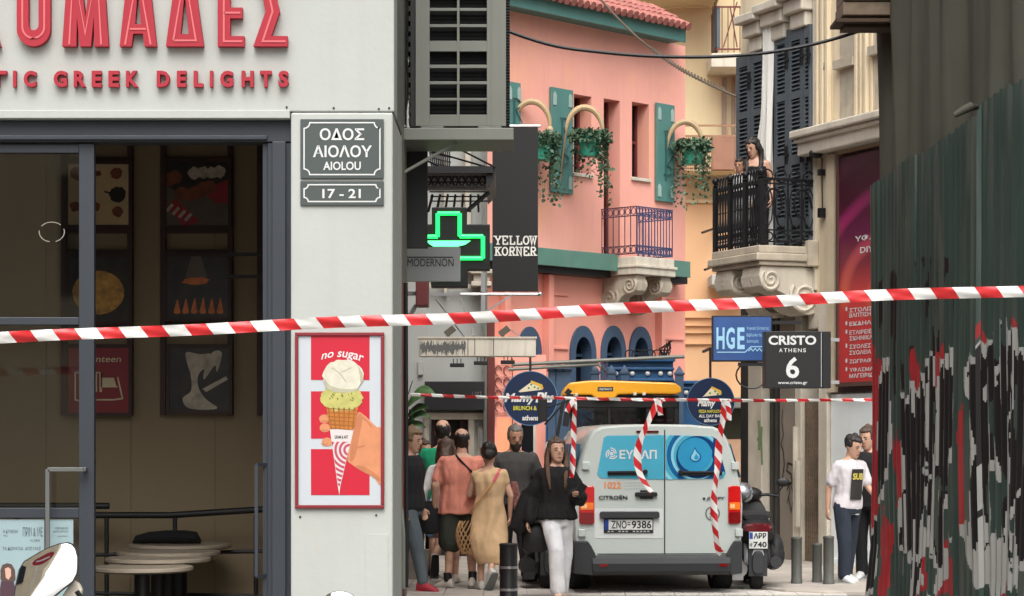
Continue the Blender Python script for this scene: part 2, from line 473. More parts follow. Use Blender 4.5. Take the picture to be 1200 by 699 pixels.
# sliding door
d = MB(); v0, v1 = .08, .13
d.box(U(89), U(107), v0, v1, .05, Zy(166)); d.box(U(-420), U(89)-.001, v0+.004, v1-.004, Zy(177), Zy(166)-.004)
d.box(U(-420), U(89)-.001, v0+.004, v1-.004, Zy(380), Zy(371)); d.box(U(-420), U(89)-.001, v0+.004, v1-.004, Zy(608), Zy(596))
d.box(U(-420), U(89)-.001, v0+.004, v1-.004, .05, .16); d.box(U(-215), U(-198), v0, v1, .05, Zy(166))
d.box(U(-420), U(-402), v0, v1, .05, Zy(166))
door = d.build('sliding_door', mt['charcoal'], shop, bevel=.003)
d = MB()
for a, c in ((178,370),(381,595),(609,830)):
    d.add([(U(-198), .105, Zy(c)), (U(89), .105, Zy(c)), (U(89), .105, Zy(a)), (U(-198), .105, Zy(a))], [(0,1,2,3)])
    d.add([(U(-402), .105, Zy(c)), (U(-215), .105, Zy(c)), (U(-215), .105, Zy(a)), (U(-402), .105, Zy(a))], [(0,1,2,3)])
d.build('glass', mt['glass'], door)
d = MB(); pts = [(U(97), v0, Zy(550.5)), (U(97), v0-.06, Zy(550.5)), (U(55), v0-.06, Zy(550.5)), (U(55), v0-.06, Zy(820))]
for p, q in zip(pts, pts[1:]): d.bar(p, q, .022, .022, (0,1,0) if abs(p[2]-q[2]) > .1 else (0,0,1))
d.build('handle', MS('door_pull', 104,106,104, rough=.4, metal=.3), door, bevel=.002)
d = MB(); pts = [(U(311), .1, Zy(545)), (U(300), .02, Zy(545)), (U(300), .02, Zy(676)), (U(311), .1, Zy(676))]
for p, q in zip(pts, pts[1:]): d.bar(p, q, .018, .018, (0,1,0))
fixed = MB().box(U(306), U(312)-.002, .08, .16, 0.05, Zy(166)).build('door_stile', mt['charcoal'], shop)
d.build('handle', mt['charcoal'], fixed)
d = MB()
for i in range(40):
    a, c = 2*math.pi*i/40, 2*math.pi*(i+1)/40
    if math.sin(3*a)>.75: continue
    q = [(U(56)+r*math.cos(t)*.07, Zy(270)+r*math.sin(t)*.055) for r, t in ((.93,a),(1,a),(1,c),(.93,c))]
    d.poly(q, .102)
tag(d.build('glass_sticker', MS('worn_white_vinyl', 140,136,122, rough=.7), f=A), 'worn oval white sticker outline on the glass of the sliding door', 'sticker')

# ---- big letters
def letters():
    y0, y1 = 56.5, -40
    H = Zy(y1)-Zy(y0); base = Zy(y0)
    X = lambda x: U(x)
    t = .085                                                    # stroke width
    def L(name, loops, inner):
        m = MB(); m.fill(loops, -.05, .045)
        o = m.build('letter', mt['red'], sign)
        k = MB()
        for s in inner: k.stroke(s, .010, -.0535)
        k.build('inline', mt['red_line'], o)
    def h(f): return base + H*f
    # Ο (rounded slot)
    def slot(x0, x1, z0, z1, r, n=7): return rrect(x0, x1, z0, z1, r, n)
    a, c = X(22), X(61)
    L('o', [slot(a, c, h(0), h(1), .09), slot(a+t*.72, c-t*.72, h(0)+t, h(1)-t, .03)[::-1]],
      [[(p[0], p[1]) for p in slot(a+t*.36, c-t*.36, h(0)+t*.5, h(1)-t*.5, .06)]+[(c-t*.36, h(1)-t*.5-.06)]])
    a, c = X(75), X(129); w = c-a; m_ = (a+c)/2
    L('m', [[(a,h(0)), (a+.075,h(0)), (a+.078,h(.36)), (m_-.03,h(0)), (m_+.03,h(0)), (c-.078,h(.36)), (c-.075,h(0)), (c,h(0)), (c-.03,h(1)), (c-.09,h(1)), (m_,h(.34)), (a+.09,h(1)), (a+.03,h(1))]],
      [[(a+.038,h(.02)), (a+.06,h(.95)), (m_,h(.15)), (c-.06,h(.95)), (c-.038,h(.02))]])
    a, c = X(142), X(185); m_ = (a+c)/2
    L('a', [[(a,h(0)), (a+.062,h(0)), (a+.072,h(.155)), (c-.072,h(.155)), (c-.062,h(0)), (c,h(0)), (m_+.05,h(1)), (m_-.05,h(1))],
            [(a+.082,h(.27)), (m_,h(.75)), (c-.082,h(.27))]], [[(a+.03,h(.02)), (m_,h(.9)), (c-.03,h(.02))], [(a+.055,h(.21)), (c-.055,h(.21))]])
    a, c = X(196), X(240); m_ = (a+c)/2
    L('d', [[(a,h(0)), (c,h(0)), (m_+.04,h(1)), (m_-.04,h(1))], [(a+.078,h(.15)), (m_,h(.66)), (c-.078,h(.15))]],
      [[(a+.04,h(.07)), (m_,h(.88)), (c-.04,h(.07)), (a+.04,h(.07))]])
    a, c = X(256.5), X(287.5)
    L('e', [[(a,h(0)), (c,h(0)), (c,h(.125)), (a+.066,h(.125)), (a+.066,h(.34)), (c-.01,h(.34)), (c-.01,h(.47)), (a+.066,h(.47)), (a+.066,h(.87)), (c,h(.87)), (c,h(1)), (a,h(1))]],
      [[(c-.01,h(.06)), (a+.033,h(.06)), (a+.033,h(.93)), (c-.01,h(.93))], [(a+.033,h(.405)), (c-.02,h(.405))]])
    a, c = X(298), X(338)
    L('s', [[(a,h(0)), (c,h(0)), (c,h(.125)), (a+.095,h(.125)), (a+.14,h(.42)), (a+.095,h(.87)), (c,h(.87)), (c,h(1)), (a+.012,h(1)), (a+.065,h(.42))]],
      [[(c-.01,h(.06)), (a+.05,h(.06)), (a+.103,h(.42)), (a+.055,h(.93)), (c-.01,h(.93))]])
    a, c = X(-37), X(3)
    L('k', [[(a,h(0)), (a+.066,h(0)), (a+.066,h(.45)), (c-.075,h(0)), (c,h(0)), (a+.1,h(.55)), (c-.01,h(1)), (c-.08,h(1)), (a+.066,h(.62)), (a+.066,h(1)), (a,h(1))]],
      [[(a+.033,h(.02)), (a+.033,h(.98))], [(c-.04,h(.02)), (a+.09,h(.52))]])
sign = thing('lettering_sign', 'large red capital letters with pale inline strokes on the white fascia', 'sign', A)
letters()
sg2 = thing('lettering_sign', 'line of small red raised capitals GREEK DELIGHTS under the big letters', 'sign', A)
word = [(-14,9.5,'T'), (17,20.5,'I'), (29.5,44,'C'), (64.5,80,'G'), (88,102,'R'), (109,120.5,'E'), (128.5,141,'E'), (149,163.5,'K'), (185,200,'D'), (208.5,219.5,'E'), (228,239,'L'), (247,250.5,'I'), (259,274,'G'), (284,298,'H'), (305.5,319,'T'), (327,339,'S')]
for x0, x1, ch in word:
    m = MB(); m.text(ch, U(x0), U(x1), Zy(103.5), Zy(84.5), -.04, off=.045, depth=.035); m.build('letter', mt['red'], sg2)

# ---- street name plates on the pillar
def nameplate(x0, y0, x1, y1, lines, label, notch):
    u0, u1, z0, z1 = A.rect(x0, y0, x1, y1)
    t = thing('street_name_plate', label, 'street sign', A.sub((u0+u1)/2, -.013, z0))
    S_ = A.sub((u0+u1)/2, -.013, z0); w = (u1-u0)/2; h = z1-z0
    m = MB(); m.box(-w, w, -.012, -.001, 0, h); m.build('plate', mt['plate'], t, bevel=.002)
    k = MB(); e = .02; n = notch
    loop = []
    for cx, cz, a0 in ((w-e, h-e, 270), (-w+e, h-e, 360), (-w+e, e, 90), (w-e, e, 180)):
        for i in range(5):
            a = R(a0 - i*22.5); loop.append((cx+n*math.cos(a), cz+n*math.sin(a)))
    k.stroke(loop+[loop[0], loop[1]], .007, -.0145); k.build('border', mt['white'], t)
    for s, a, c, q, r in lines:
        k = MB(); ua, uc, za, zc = S_.rect(a, q, c, r); k.text(s, ua, uc, za, zc, -.0145, off=.02); k.build('lettering', mt['white'], t)
nameplate(352.5, 140.5, 450, 210, [('ΟΔΟΣ', 375, 427, 151, 165), ('ΑΙΟΛΟΥ', 367, 436, 171, 185), ('AIOLOU', 379, 423, 190, 200)], 'dark grey street name plate ΟΔΟΣ ΑΙΟΛΟΥ with white border on white pillar', .03)
nameplate(352.5, 213, 450, 241.5, [('17 - 21', 378, 423, 222, 233)], 'small dark grey number plate 17 - 21 below the street name plate', .022)

# ---- ice cream poster
S_ = A; t = thing('ice_cream_poster', 'framed red and white poster of a hand holding an ice cream cone', 'poster', A.sub(U(398), -.013, Zy(596)))
Q = A.sub(U(398), -.013, Zy(596))
def q(x, y): return Q.hit(x, y)
def qp(l): return [q(*p) for p in l]
def zz(p): return (340+p[0]/3.25, 385+p[1]/3.25)
def zp(l): return qp([zz(p) for p in l])
m = MB(); u0, u1, z0, z1 = Q.rect(346, 390, 450.5, 596); e = .018
m.box(u0, u1, -.02, -.001, z0, z0+e); m.box(u0, u1, -.02, -.001, z1-e, z1); m.box(u0, u0+e, -.02, -.001, z0+e, z1-e); m.box(u1-e, u1, -.02, -.001, z0+e, z1-e)
m.build('frame', mt['maroon'], t, bevel=.003)
MB().box(u0+e, u1-e, -.008, -.001, z0+e, z1-e).build('panel', MS('poster_white', 182,188,193, rough=.4, var=.02), t)
m = MB()
for a, c in ((25,197),(240,420),(460,635)): m.poly(zp([(80,a),(303,a),(303,c),(80,c)]), -.0095)
m.build('red_block', mt['poster_red'], t)
m = MB()
m.poly(zp([p_ if p_[0] < 346 else (346, p_[1]) for p_ in rounded([(258,322),(282,330),(305,352),(330,376),(350,396),(350,588),(318,566),(290,552),(262,537),(235,518),(219,500),(230,440),(243,385)])]), -.0105)
for cx, cy in ((131,345),(133,379),(141,433)): m.poly(zp([(cx+20*math.cos(R(i*20)), cy+17*math.sin(R(i*20))) for i in range(18)]), -.0105)
m.build('hand', MS('poster_skin', 196,130,92, rough=.4, var=.1, scale=14), t)
m = MB(); m.poly(zp(rounded([(243,388),(258,332),(276,340),(262,420),(248,490),(228,500)])), -.0109); m.poly(zp(rounded([(250,528),(300,556),(340,582),(338,566),(306,540),(268,522)])), -.0109); m.stroke(zp([(262,330),(292,352),(312,376)]), .01, -.0111); m.stroke(zp([(236,470),(262,452),(285,448)]), .008, -.0111)
for cy in (345,379,433): m.poly(zp([(118,cy+4),(126,cy+13),(142,cy+12),(146,cy+6),(132,cy+8)]), -.0109)
m.build('hand_tone', MS('poster_skin_tone', 178,112,76, rough=.4, var=.1, scale=14), t)
m = MB(); m.poly(zp([(136,290),(262,290),(240,392),(153,388)]), -.0115); m.build('waffle_cone', MS('waffle', 180,112,44, rough=.4, var=.1, scale=30), t)
m = MB()
for i in range(6):
    m.stroke(zp([(146+i*20,302),(158+i*16,385)]), .006, -.0125); 
    m.stroke(zp([(138+i*3,305+i*15),(258-i*3.5,312+i*15)]), .004, -.0127)
m.build('waffle_lines', MS('waffle_line', 150,88,34, rough=.4), t)
wr = [(152,384),(243,384),(192,600),(188,635),(182,600)]
m = MB(); m.poly(zp(wr), -.0119); m.build('wrapper', MS('poster_paper', 202,194,192, rough=.4, var=.02), t)
m = MB()
conv = zp([(152,384),(243,384),(190,600),(184,600)]); cu, cz = zp([(226,463)])[0]; s = .0045/3.25*3.25
pxm = 11.8/2600/3.25
for k in range(9): ringquads(cu, cz, (14+k*17)*pxm, (23+k*17)*pxm, clip(conv, zp([(140,432),(260,432),(260,640),(140,640)])), m, -.0128)
m.build('swirl', MS('swirl_red', 176,70,92, rough=.4), t)
m = MB(); a = zp([(170,420),(222,408)]); m.text('GRAM & ART', a[0][0], a[1][0], a[0][1], a[1][1], -.0133, off=.01); m.build('lettering', mt['black'], t)
def blob(cx, cy, rx, ry, jag, seed):
    rr = random.Random(seed); n = 40
    return zp([(cx+(rx+rr.uniform(-jag,jag))*math.cos(2*math.pi*i/n), cy+(ry+rr.uniform(-jag,jag))*math.sin(2*math.pi*i/n)) for i in range(n)])
m = MB(); m.poly(blob(197,266,80,50,4,2), -.0125); m.build('green_scoop', MS('pistachio', 176,172,98, rough=.5, var=.14, scale=26), t)
m = MB(); rr = random.Random(4)
for k in range(14):
    x, y = rr.uniform(150,245), rr.uniform(242,278); m.stroke(zp([(x,y),(x+rr.uniform(-9,9),y+rr.uniform(3,10))]), .005, -.0133)
m.build('nut_pieces', MS('nut', 110,110,40, rough=.5), t)
m = MB(); m.poly(blob(203,182,78,62,3,3), -.013); m.build('white_scoop', MS('vanilla', 198,194,176, rough=.5, var=.10, scale=30), t)
m = MB(); m.poly(zp([(128,190),(136,226),(160,242),(203,246),(248,240),(272,222),(262,228),(232,232),(190,230),(152,218)]), -.0135); m.poly(zp([(258,140),(276,170),(279,200),(268,215),(266,180)]), -.0135); m.stroke(zp([(160,150),(190,172),(214,205)]), .006, -.0135); m.stroke(zp([(196,168),(235,150)]), .005, -.0136); m.build('scoop_tone', MS('vanilla_tone', 166,164,140, rough=.5, var=.1, scale=30), t)
m = MB(); a = zp([(120,122),(278,88)])
def arch(u, z, p): return u, z - .02*(2*p-1)**2 + .008 - (.012*p)
m.text('no sugar', a[0][0], a[1][0], a[0][1], a[1][1]-.002, -.0105, off=.012, fn=arch, shear=.25); m.build('lettering', mt['white'], t)

# ---- pictures on the back wall
B = A.sub(0, 2.88, 0)
def rack(x0, x1, label):
    t = thing('display_rack', label, 'rack', B.sub(B.u((x0+x1)/2), 0, 0)); q = B.sub(B.u((x0+x1)/2), 0, 0)
    m = MB(); ua, ub = q.u(x0), q.u(x1)
    for a, c in ((x0, x0+6.5), (x1-6.5, x1)): m.box(q.u(a), q.u(c), -.05, -.005, q.hit(600,487)[1], 4.1)
    for y in (186, 268, 293.5, 380, 404): m.box(q.u(x0+6.6), q.u(x1-6.6), -.045, -.008, q.hit(600,y+6)[1], q.hit(600,y)[1])
    m.build('ladder_frame', mt['wood_dark'], t, bevel=.003)
rack(73, 157, 'left dark wooden ladder rack on the beige wall, half behind the door glass')
rack(189, 274, 'dark wooden ladder rack on the beige wall, in the middle of the opening')
rack(302, 388, 'dark wooden ladder rack half hidden by the door jamb')
def pic(x0, y0, x1, y1, bgmat, label, draw):
    ua, ub, za, zb = B.rect(x0, y0, x1, y1, -.055)
    q = B.sub((ua+ub)/2, -.052, za); w = (ub-ua)/2; h = zb-za
    t = thing('framed_picture', label, 'picture', q)
    MB().box(-w, w, -.012, -.001, 0, h).build('board', bgmat, t)
    m = MB(); e = .022
    m.box(-w-e, w+e, -.02, -.001, -e, 0); m.box(-w-e, w+e, -.02, -.001, h, h+e); m.box(-w-e, -w, -.02, -.001, 0, h); m.box(w, w+e, -.02, -.001, 0, h)
    m.build('frame', mt['wood_dark'], t)
    draw(t, lambda a, b_: (-w+2*w*a, h*b_), w, h)
def pol(c, ra, n=18, jag=0, sd=1, sq=1):
    rr = random.Random(sd); return [(c[0]+(ra+rr.uniform(-jag,jag))*math.cos(2*math.pi*i/n), c[1]+sq*(ra+rr.uniform(-jag,jag))*math.sin(2*math.pi*i/n)) for i in range(n)]
mB = MS('photo_brown', 120,62,36, rough=.4, var=.3, scale=20); mC = MS('photo_crimson', 150,34,44, rough=.4, var=.2, scale=12); mD = MS('photo_dark', 40,33,29, rough=.35, var=.6, scale=9)
mE = MS('photo_cream', 206,190,156, rough=.4, var=.15, scale=14); mO = MS('photo_orange', 206,110,44, rough=.4, var=.3, scale=20); mY = MS('photo_ochre', 190,140,62, rough=.4, var=.45, scale=22)
mG = MS('photo_grey', 92,80,70, rough=.4, var=.2, scale=9); mW = MS('photo_white', 176,164,146, rough=.4, var=.4, scale=14)
def d1(t, q, w, h):
    m = MB(); [m.poly(pol(q(a,b_), r, jag=.006, sd=i), -.0135) for i,(a,b_,r) in enumerate(((.82,.22,.035),(.8,.85,.04),(.12,.3,.035),(.15,.85,.045),(.5,.85,.02),(.45,.3,.03)))]; m.build('dough_ball', mB, t)
    m = MB(); m.poly(pol(q(.82,.5), .055, jag=.006), -.0137); m.stroke([q(.6,.55), q(.72,.52)], .012, -.0137); m.build('coffee_cup', mD, t)
def d2(t, q, w, h):
    m = MB(); m.poly([q(0,.0),q(1,0),q(1,.72),q(.7,.5),q(.3,.45),q(0,.62)], -.013); m.build('table_top', mG, t)
    m = MB(); m.poly([q(0,.3),q(.15,.42),q(.55,.05),q(.35,0),q(.25,0)], -.0134); m.poly([q(.55,.55),q(1,.72),q(1,.35),q(.8,.35)], -.0134); m.build('red_cloth', mC, t)
    m = MB(); [m.poly(pol(q(a,b_), .045, jag=.005, sd=i), -.014-.0004*i) for i,(a,b_) in enumerate(((.25,.5),(.38,.48),(.5,.52),(.6,.58),(.7,.6),(.02,.72),(.14,.75)))]; m.build('pastry_ball', mB, t)
    m = MB(); [m.poly(pol(q(a,b_), .04, jag=.006, sd=i+30), -.0142-.0004*i) for i,(a,b_) in enumerate(((.45,.82),(.6,.83),(.73,.82),(.86,.84)))]; [m.stroke([q(.0+.1*k,.22-.05*k),q(.1+.1*k,.33-.05*k)],.02,-.0138) for k in range(4)]; m.build('white_pastry', mW, t)
def d3(t, q, w, h):
    m = MB(); m.poly(pol(q(.5,.45), .17, 48, jag=.0015, sq=.85), -.0135); m.build('round_pie', mY, t)
def d4(t, q, w, h):
    m = MB(); m.poly([q(.4,1),q(.56,1),q(.66,.66),q(.3,.66)], -.013); m.build('light_beam', mG, t)
    m = MB(); m.poly(pol(q(.48,.6), .09, 16, jag=.02, sq=.3), -.0136); rr = random.Random(5)
    for k in range(6):
        a = .12+k*.14; m.poly(rounded([q(a,.08),q(a+.02,.2),q(a+.06,.24+rr.uniform(0,.1)),q(a+.09,.16),q(a+.1,.08)]), -.0136-.0003*k)
    m.build('embers', mO, t)
def d5(t, q, w, h):
    m = MB(); m.stroke([q(.12,.62),q(.12,.2),q(.2,.18),q(.3,.2),q(.75,.2),q(.9,.22),q(.86,.38),q(.82,.55)], .01, -.0135); m.stroke([q(.12,.62),q(.55,.62),q(.55,.4),q(.82,.4)], .008, -.0135)
    [m.stroke([q(.3+.08*k,.62),q(.3+.08*k,.32)], .016, -.0135) for k in range(4)]; m.poly([q(.56,.54),q(.76,.54),q(.8,.4),q(.56,.4)], -.0133); m.build('truck_drawing', mE, t)
    m = MB(); a = q(.2,.78); c = q(.88,.88); m.text('Canteen', a[0]+.02, c[0], a[1], c[1], -.0135, off=.01, shear=.2); m.build('lettering', mE, t)
def d6(t, q, w, h):
    m = MB(); m.poly(rounded([q(.28,.93),q(.5,.9),q(.7,.9),q(.66,.72),q(.5,.6),q(.48,.4),q(.6,.2),q(.8,.04),q(.34,.04),q(.22,.2),q(.36,.32),q(.36,.55),q(.3,.75)]), -.0135); m.poly([q(.55,.35),q(.95,.55),q(.98,.5),q(.62,.3)], -.0136)
    m.poly(rounded([q(.58,.5),q(.76,.72),q(.8,.62),q(.88,.92),q(.72,.93),q(.6,.7)]), -.0131); m.build('folded_dough', mW, t)
pic(80, 193, 151, 264, MS('photo_sand', 196,170,130, rough=.4, var=.1, scale=10), 'framed photo of coffee cup and dough balls on sand background', d1)
pic(195.5, 190, 267.5, 264.5, mD, 'framed photo of brown pastry balls on red cloth', d2)
pic(80, 302, 151, 377, mD, 'framed photo of round ochre pie on dark ground', d3)
pic(195.5, 301, 267.5, 373, mD, 'framed dark photo of orange embers under a light beam', d4)
pic(80, 408, 151, 484, MS('photo_red', 136,24,40, rough=.4, var=.06), 'framed red Canteen print with white truck drawing', d5)
pic(199, 408, 268.5, 482, mD, 'framed dark photo of folded white dough', d6)

# ---- furniture inside
def table(x0, x1, y, D, label):
    c = P((x0+x1)/2, y, D); r = (x1-x0)/2/F*D
    f_ = fr(c.x, c.y); t = thing('bar_table', label, 'table', f_, 'bar tables inside the shop')
    MB().lathe([(0.001,c.z-.03),(r-.02,c.z-.03),(r,c.z-.02),(r,c.z-.004),(r-.004,c.z),(0.001,c.z)], n=40).build('tabletop', mt['marble'], t, smooth=True)
    MB().lathe([(.001,0.035),(.22,.035),(.22,.05),(.2,.06),(.045,.065),(.045,c.z-.05),(.12,c.z-.033),(.001,c.z-.0305)], n=24).build('pedestal', mt['dark'], t, smooth=True)
table(107, 226, 664, 12.9, 'round pale bar table nearest the door opening')
table(124, 247, 653.5, 13.35, 'round pale bar table between the nearest one and the two behind')
table(137, 258, 646, 13.8, 'round pale bar table just in front of the one with the bag')
table(151, 271, 637.5, 14.25, 'round pale bar table at the back with the black bag on it')
c = P(197, 637.5, 14.25)
m = MB(); 
prof = [(-.215,0,.02),(-.2,.02,.05),(-.12,.045,.075),(0,.055,.085),(.12,.05,.085),(.19,.04,.075),(.215,.01,.03)]
m.loft([[(x, .07*math.cos(2*math.pi*i/12)*(.4+k*6), k*.5+ .004 + max(-k*.5, k*.5*math.sin(2*math.pi*i/12))) for i in range(12)] for x, _, k in prof])
tag(m.build('black_bag', MS('black_cloth', 14,14,16, rough=.9, bump=.4, bscale=40), f=fr(c.x, c.y-.05, 0, c.z), smooth=True), 'soft black bag lying on the rearmost bar table', 'bag')
t = thing('bar_railing', 'dark round tube railing running behind the bar tables', 'railing', fr(-3.2, 14.4)); q = fr(-3.2, 14.4)
m = MB(); za = q.hit(600,604)[1]; zb = q.hit(600,598)[1]
m.tube([(q.u(-200),0,za),(q.u(200),0,za),(q.u(320),-.05,zb+.01)], .022, 10); m.tube([(q.u(-200),0,za+.06),(q.u(128),0,za+.06)], .022, 10); m.build('rail', mt['dark'], t, smooth=True)
m = MB(); m.tube([(q.u(-200),.0,q.hit(600,657)[1]),(q.u(320),0,q.hit(600,646)[1])], .013, 8); m.tube([(q.u(-200),.0,q.hit(600,690)[1]),(q.u(320),0,q.hit(600,699)[1])], .013, 8); m.build('rail', mt['dark'], t, smooth=True)
for x in (125, 205, 20, 300): MB().cyl((q.u(x),.0,.03),(q.u(x),0,za), .015, n=10).build('post', mt['dark'], t, smooth=True)

# ---- notices on the door glass
q = A.sub(0, .098, 0)
def sheet(x0, y0, x1, y1, label, texts, woman=False):
    ua, ub, za, zb = q.rect(x0, y0, x1, y1); s = q.sub((ua+ub)/2, 0, za); w = (ub-ua)/2; h = zb-za
    t = thing('paper_notice', label, 'notice', s)
    MB().box(-w, w, -.003, 0, 0, h).build('sheet', MS('pale_teal_paper', 142,164,168, rough=.6, var=.04), t)
    m = MB()
    for tx, a, b_, c, d in texts:
        r = s.rect(a, b_, c, d); m.text(tx, r[0], r[1], r[2], r[3], -.0045, off=.01)
    m.build('lettering', MS('grey_ink', 84,98,104, rough=.6), t)
    if woman:
        k = lambda l: [s.hit(600*0+a/7.06, 600+b_/7.06) for a, b_ in l]
        m = MB(); m.poly(k([(20,440),(60,425),(100,435),(125,480),(130,560),(110,590),(30,590),(5,560),(5,480)]), -.0045); m.build('printed_hair', MS('print_hair', 82,60,52, rough=.6), t)
        m = MB(); m.poly(k([(42,470),(70,458),(92,475),(94,530),(72,562),(50,545)]), -.0055); m.build('printed_face', MS('print_skin', 198,160,142, rough=.6), t)
        m = MB(); m.poly(k([(10,575),(115,575),(130,640),(130,760),(0,760),(0,640)]), -.005); m.build('printed_dress', MS('print_dress', 70,46,56, rough=.6), t)
sheet(-60, 609, 52, 760, 'pale teal paper notice with a printed woman, on the door glass', [('Η ΚΥΨΕΛΗ', 4, 621, 21, 625), ('ΜΑΣ', 4, 627, 9, 629), ('ΠΡΙΝ & ΜΕ', 27, 618, 50, 629), ('Η ΩΡΑ', 36, 632, 47, 635), ('ΤΑ ΔΩΜΑΤΙΑ  ΑΠΟ ΜΑΣ', 3, 641, 48, 645)], True)
sheet(57.5, 609, 86, 760, 'pale teal paper notice beside the door handle, narrower than its neighbour', [('ΩΡΑΡΙΟ', 65, 618, 80, 620.5), ('ΛΕΙΤΟΥΡΓΙΑΣ', 62, 622, 80, 624), ('ΚΑΘΗΜΕΡΙΝΑ', 68, 628, 80, 629.3)])

# ================================================================ things on the side wall
C = fr(0, 13.0)
t = thing('air_conditioner', 'grey outdoor air conditioner with rows of dark vents on a wall bracket', 'air conditioner', C.sub(C.u(542), 0, C.hit(600,150)[1])); q = C.sub(C.u(542), 0, C.hit(600,150)[1])
z = lambda y: q.hit(600, y)[1]
m = MB(); ua, ub = q.u(487), q.u(593)
# front skin with holes: bars
cols = [(503.5,535.5),(538.5,570.5)]
rows = [(118,134.5),(99,115),(80,95.5),(60.5,76)]; top = [(32,48),(13,28.5),(-6,9.5),(-25,-10)]; top2 = [(-54,-38),(-73,-57)]
allrows = sorted(rows+top+top2, key=lambda r: r[0])
zs = z(148); prev = 148
xs = [487,503.5,535.5,538.5,570.5,593]
for i in range(0, 5, 2): m.box(q.u(xs[i]), q.u(xs[i+1]), 0, .02, z(148), z(-95))
prev = 148
for a, c in allrows[::-1]:
    for (x0, x1) in cols: m.box(q.u(x0), q.u(x1), 0.001, .02, z(prev), z(c))
    prev = a
for (x0, x1) in cols: m.box(q.u(x0), q.u(x1), 0.001, .02, z(prev), z(-95))
m.box(ua, ub, .07, .45, z(148), z(-95)); m.box(ua, ua+.02, .021, .07, z(148), z(-95)); m.box(ub-.02, ub, .021, .07, z(148), z(-95))
m.box(q.u(575), q.u(577), -.003, .0, z(148), z(-95)); m.build('casing', mt['greymetal'], t, bevel=.0025)
m = MB(); m.box(ua+.021, ub-.021, .05, .069, z(146), z(-93))
for a, c in allrows:
    for (x0, x1) in cols:
        for k in range(3): m.box(q.u(x0), q.u(x1), .044, .052, z(a+(c-a)*(k+.7)/3.4)-.002, z(a+(c-a)*(k+.7)/3.4)+.002)
m.build('vent_grille', MS('vent_black', 9,9,10, rough=.95), t)
m = MB()
for k in range(70): m.box(ub+.001, ub+.022, .03, .42, z(145)+k*.017, z(145)+k*.017+.006)
m.build('cooling_fins', mt['dark'], t)
m = MB()
m.box(q.u(462)-.02, q.u(602), -.03, .5, z(165), z(151)); m.box(q.u(493), q.u(520), 0, .05, z(151)+.001, z(148)-.001); m.box(q.u(560), q.u(588), 0, .05, z(151)+.001, z(148)-.001)
m.prism([(q.u(462),z(150)),(q.u(478),z(150.5)),(q.u(464),z(138)),(q.u(462),z(136))], -.028, 0.02)
m.bar((q.u(466),.05,z(205)),(q.u(535),.05,z(166)), .018, .018); m.build('wall_bracket', mt['greymetal'], t, bevel=.004)
m = MB(); rr = random.Random(3)
for k in range(5):
    x = 468+k*3.6; m.tube([(q.u(x+rr.uniform(-2,2)), .1+.03*k, z(y)) for y in range(-95, 146, 20)], .008+.003*(k%2), 8)
m.build('coolant_pipes', MS('pipe_lagging', 70,70,66, rough=.8), t, smooth=True)
m = MB(); m.box(q.u(481), q.u(486.5), .02, .4, z(148), z(-95)); 
for k in range(20): m.box(q.u(478.5), q.u(481), .03, .2, z(-90+k*12), z(-84+k*12))
m.build('coil_side', mt['black'], t)

t = thing('wall_banner', 'narrow red and white strip banner seen edge on beside the air conditioner', 'banner', fr(-.6, 12.5, 0, 3)); q = fr(-.6, 12.5, 0, 3)
m = MB(); m.box(q.u(459), q.u(466), .1, .3, q.hit(600,80)[1], 4.6-1.6); m.box(q.u(462), q.u(466.5), .05, .1, q.hit(600,82)[1], q.hit(600,62)[1]); m.build('red_strip', mt['red'], t)
m = MB(); m.box(q.u(461), q.u(465), .0, .1, q.hit(600,126)[1], q.hit(600,106)[1]); m.build('strip_end', mt['maroon'], t)

D_ = fr(0, 13.5); q = D_.sub(D_.u(482), 0, D_.hit(600, 290)[1]); z = lambda y: q.hit(600, y)[1]
t = thing('mesh_screen', 'tall black perforated metal panel hanging under the air conditioner bracket', 'screen', q)
m = MB(); m.box(q.u(473), q.u(501), 0, .05, z(291), z(167)); m.box(q.u(462), q.u(464.5), 0, .04, z(291), z(167)); m.build('panel', mt['black'], t, bevel=.003)
m = MB()
for k in range(30):
    for j in range(4):
        m.box(q.u(464.8+j*2.2), q.u(465.7+j*2.2), .012, .02, z(291), z(167)) if k == 0 else None
    m.box(q.u(464.6), q.u(473), .01, .018, z(290-k*4.1), z(288.2-k*4.1))
m.build('perforated_edge', mt['dark'], t)
q = fr(0, 14.2); q = q.sub(q.u(501), 0, q.hit(600, 331)[1]); z = lambda y: q.hit(600, y)[1]
t = thing('projecting_sign', 'grey MODERNON sign with black lettering, in front of the green cross', 'sign', q)
m = MB(); m.box(q.u(455), q.u(539.5), 0, .05, z(330), z(290)); m.build('panel', MS('sign_grey', 172,176,176, rough=.5, var=.04), t, bevel=.003)
m = MB(); m.text('MODERNON', q.u(477.5), q.u(531.5), z(312.5), z(303.5), -.003)
m.box(q.u(466), q.u(531), -.003, -.0005, z(302.2), z(301.2)); m.box(q.u(474.3), q.u(475.3), -.0035, -.0005, z(325), z(291)); m.build('lettering', mt['black'], t)
m = MB(); m.box(-1.3, q.u(455), .01, .04, z(300), z(296)); m.box(-1.3, q.u(455), .01, .04, z(326), z(322)); m.build('bracket', mt['dark'], t)

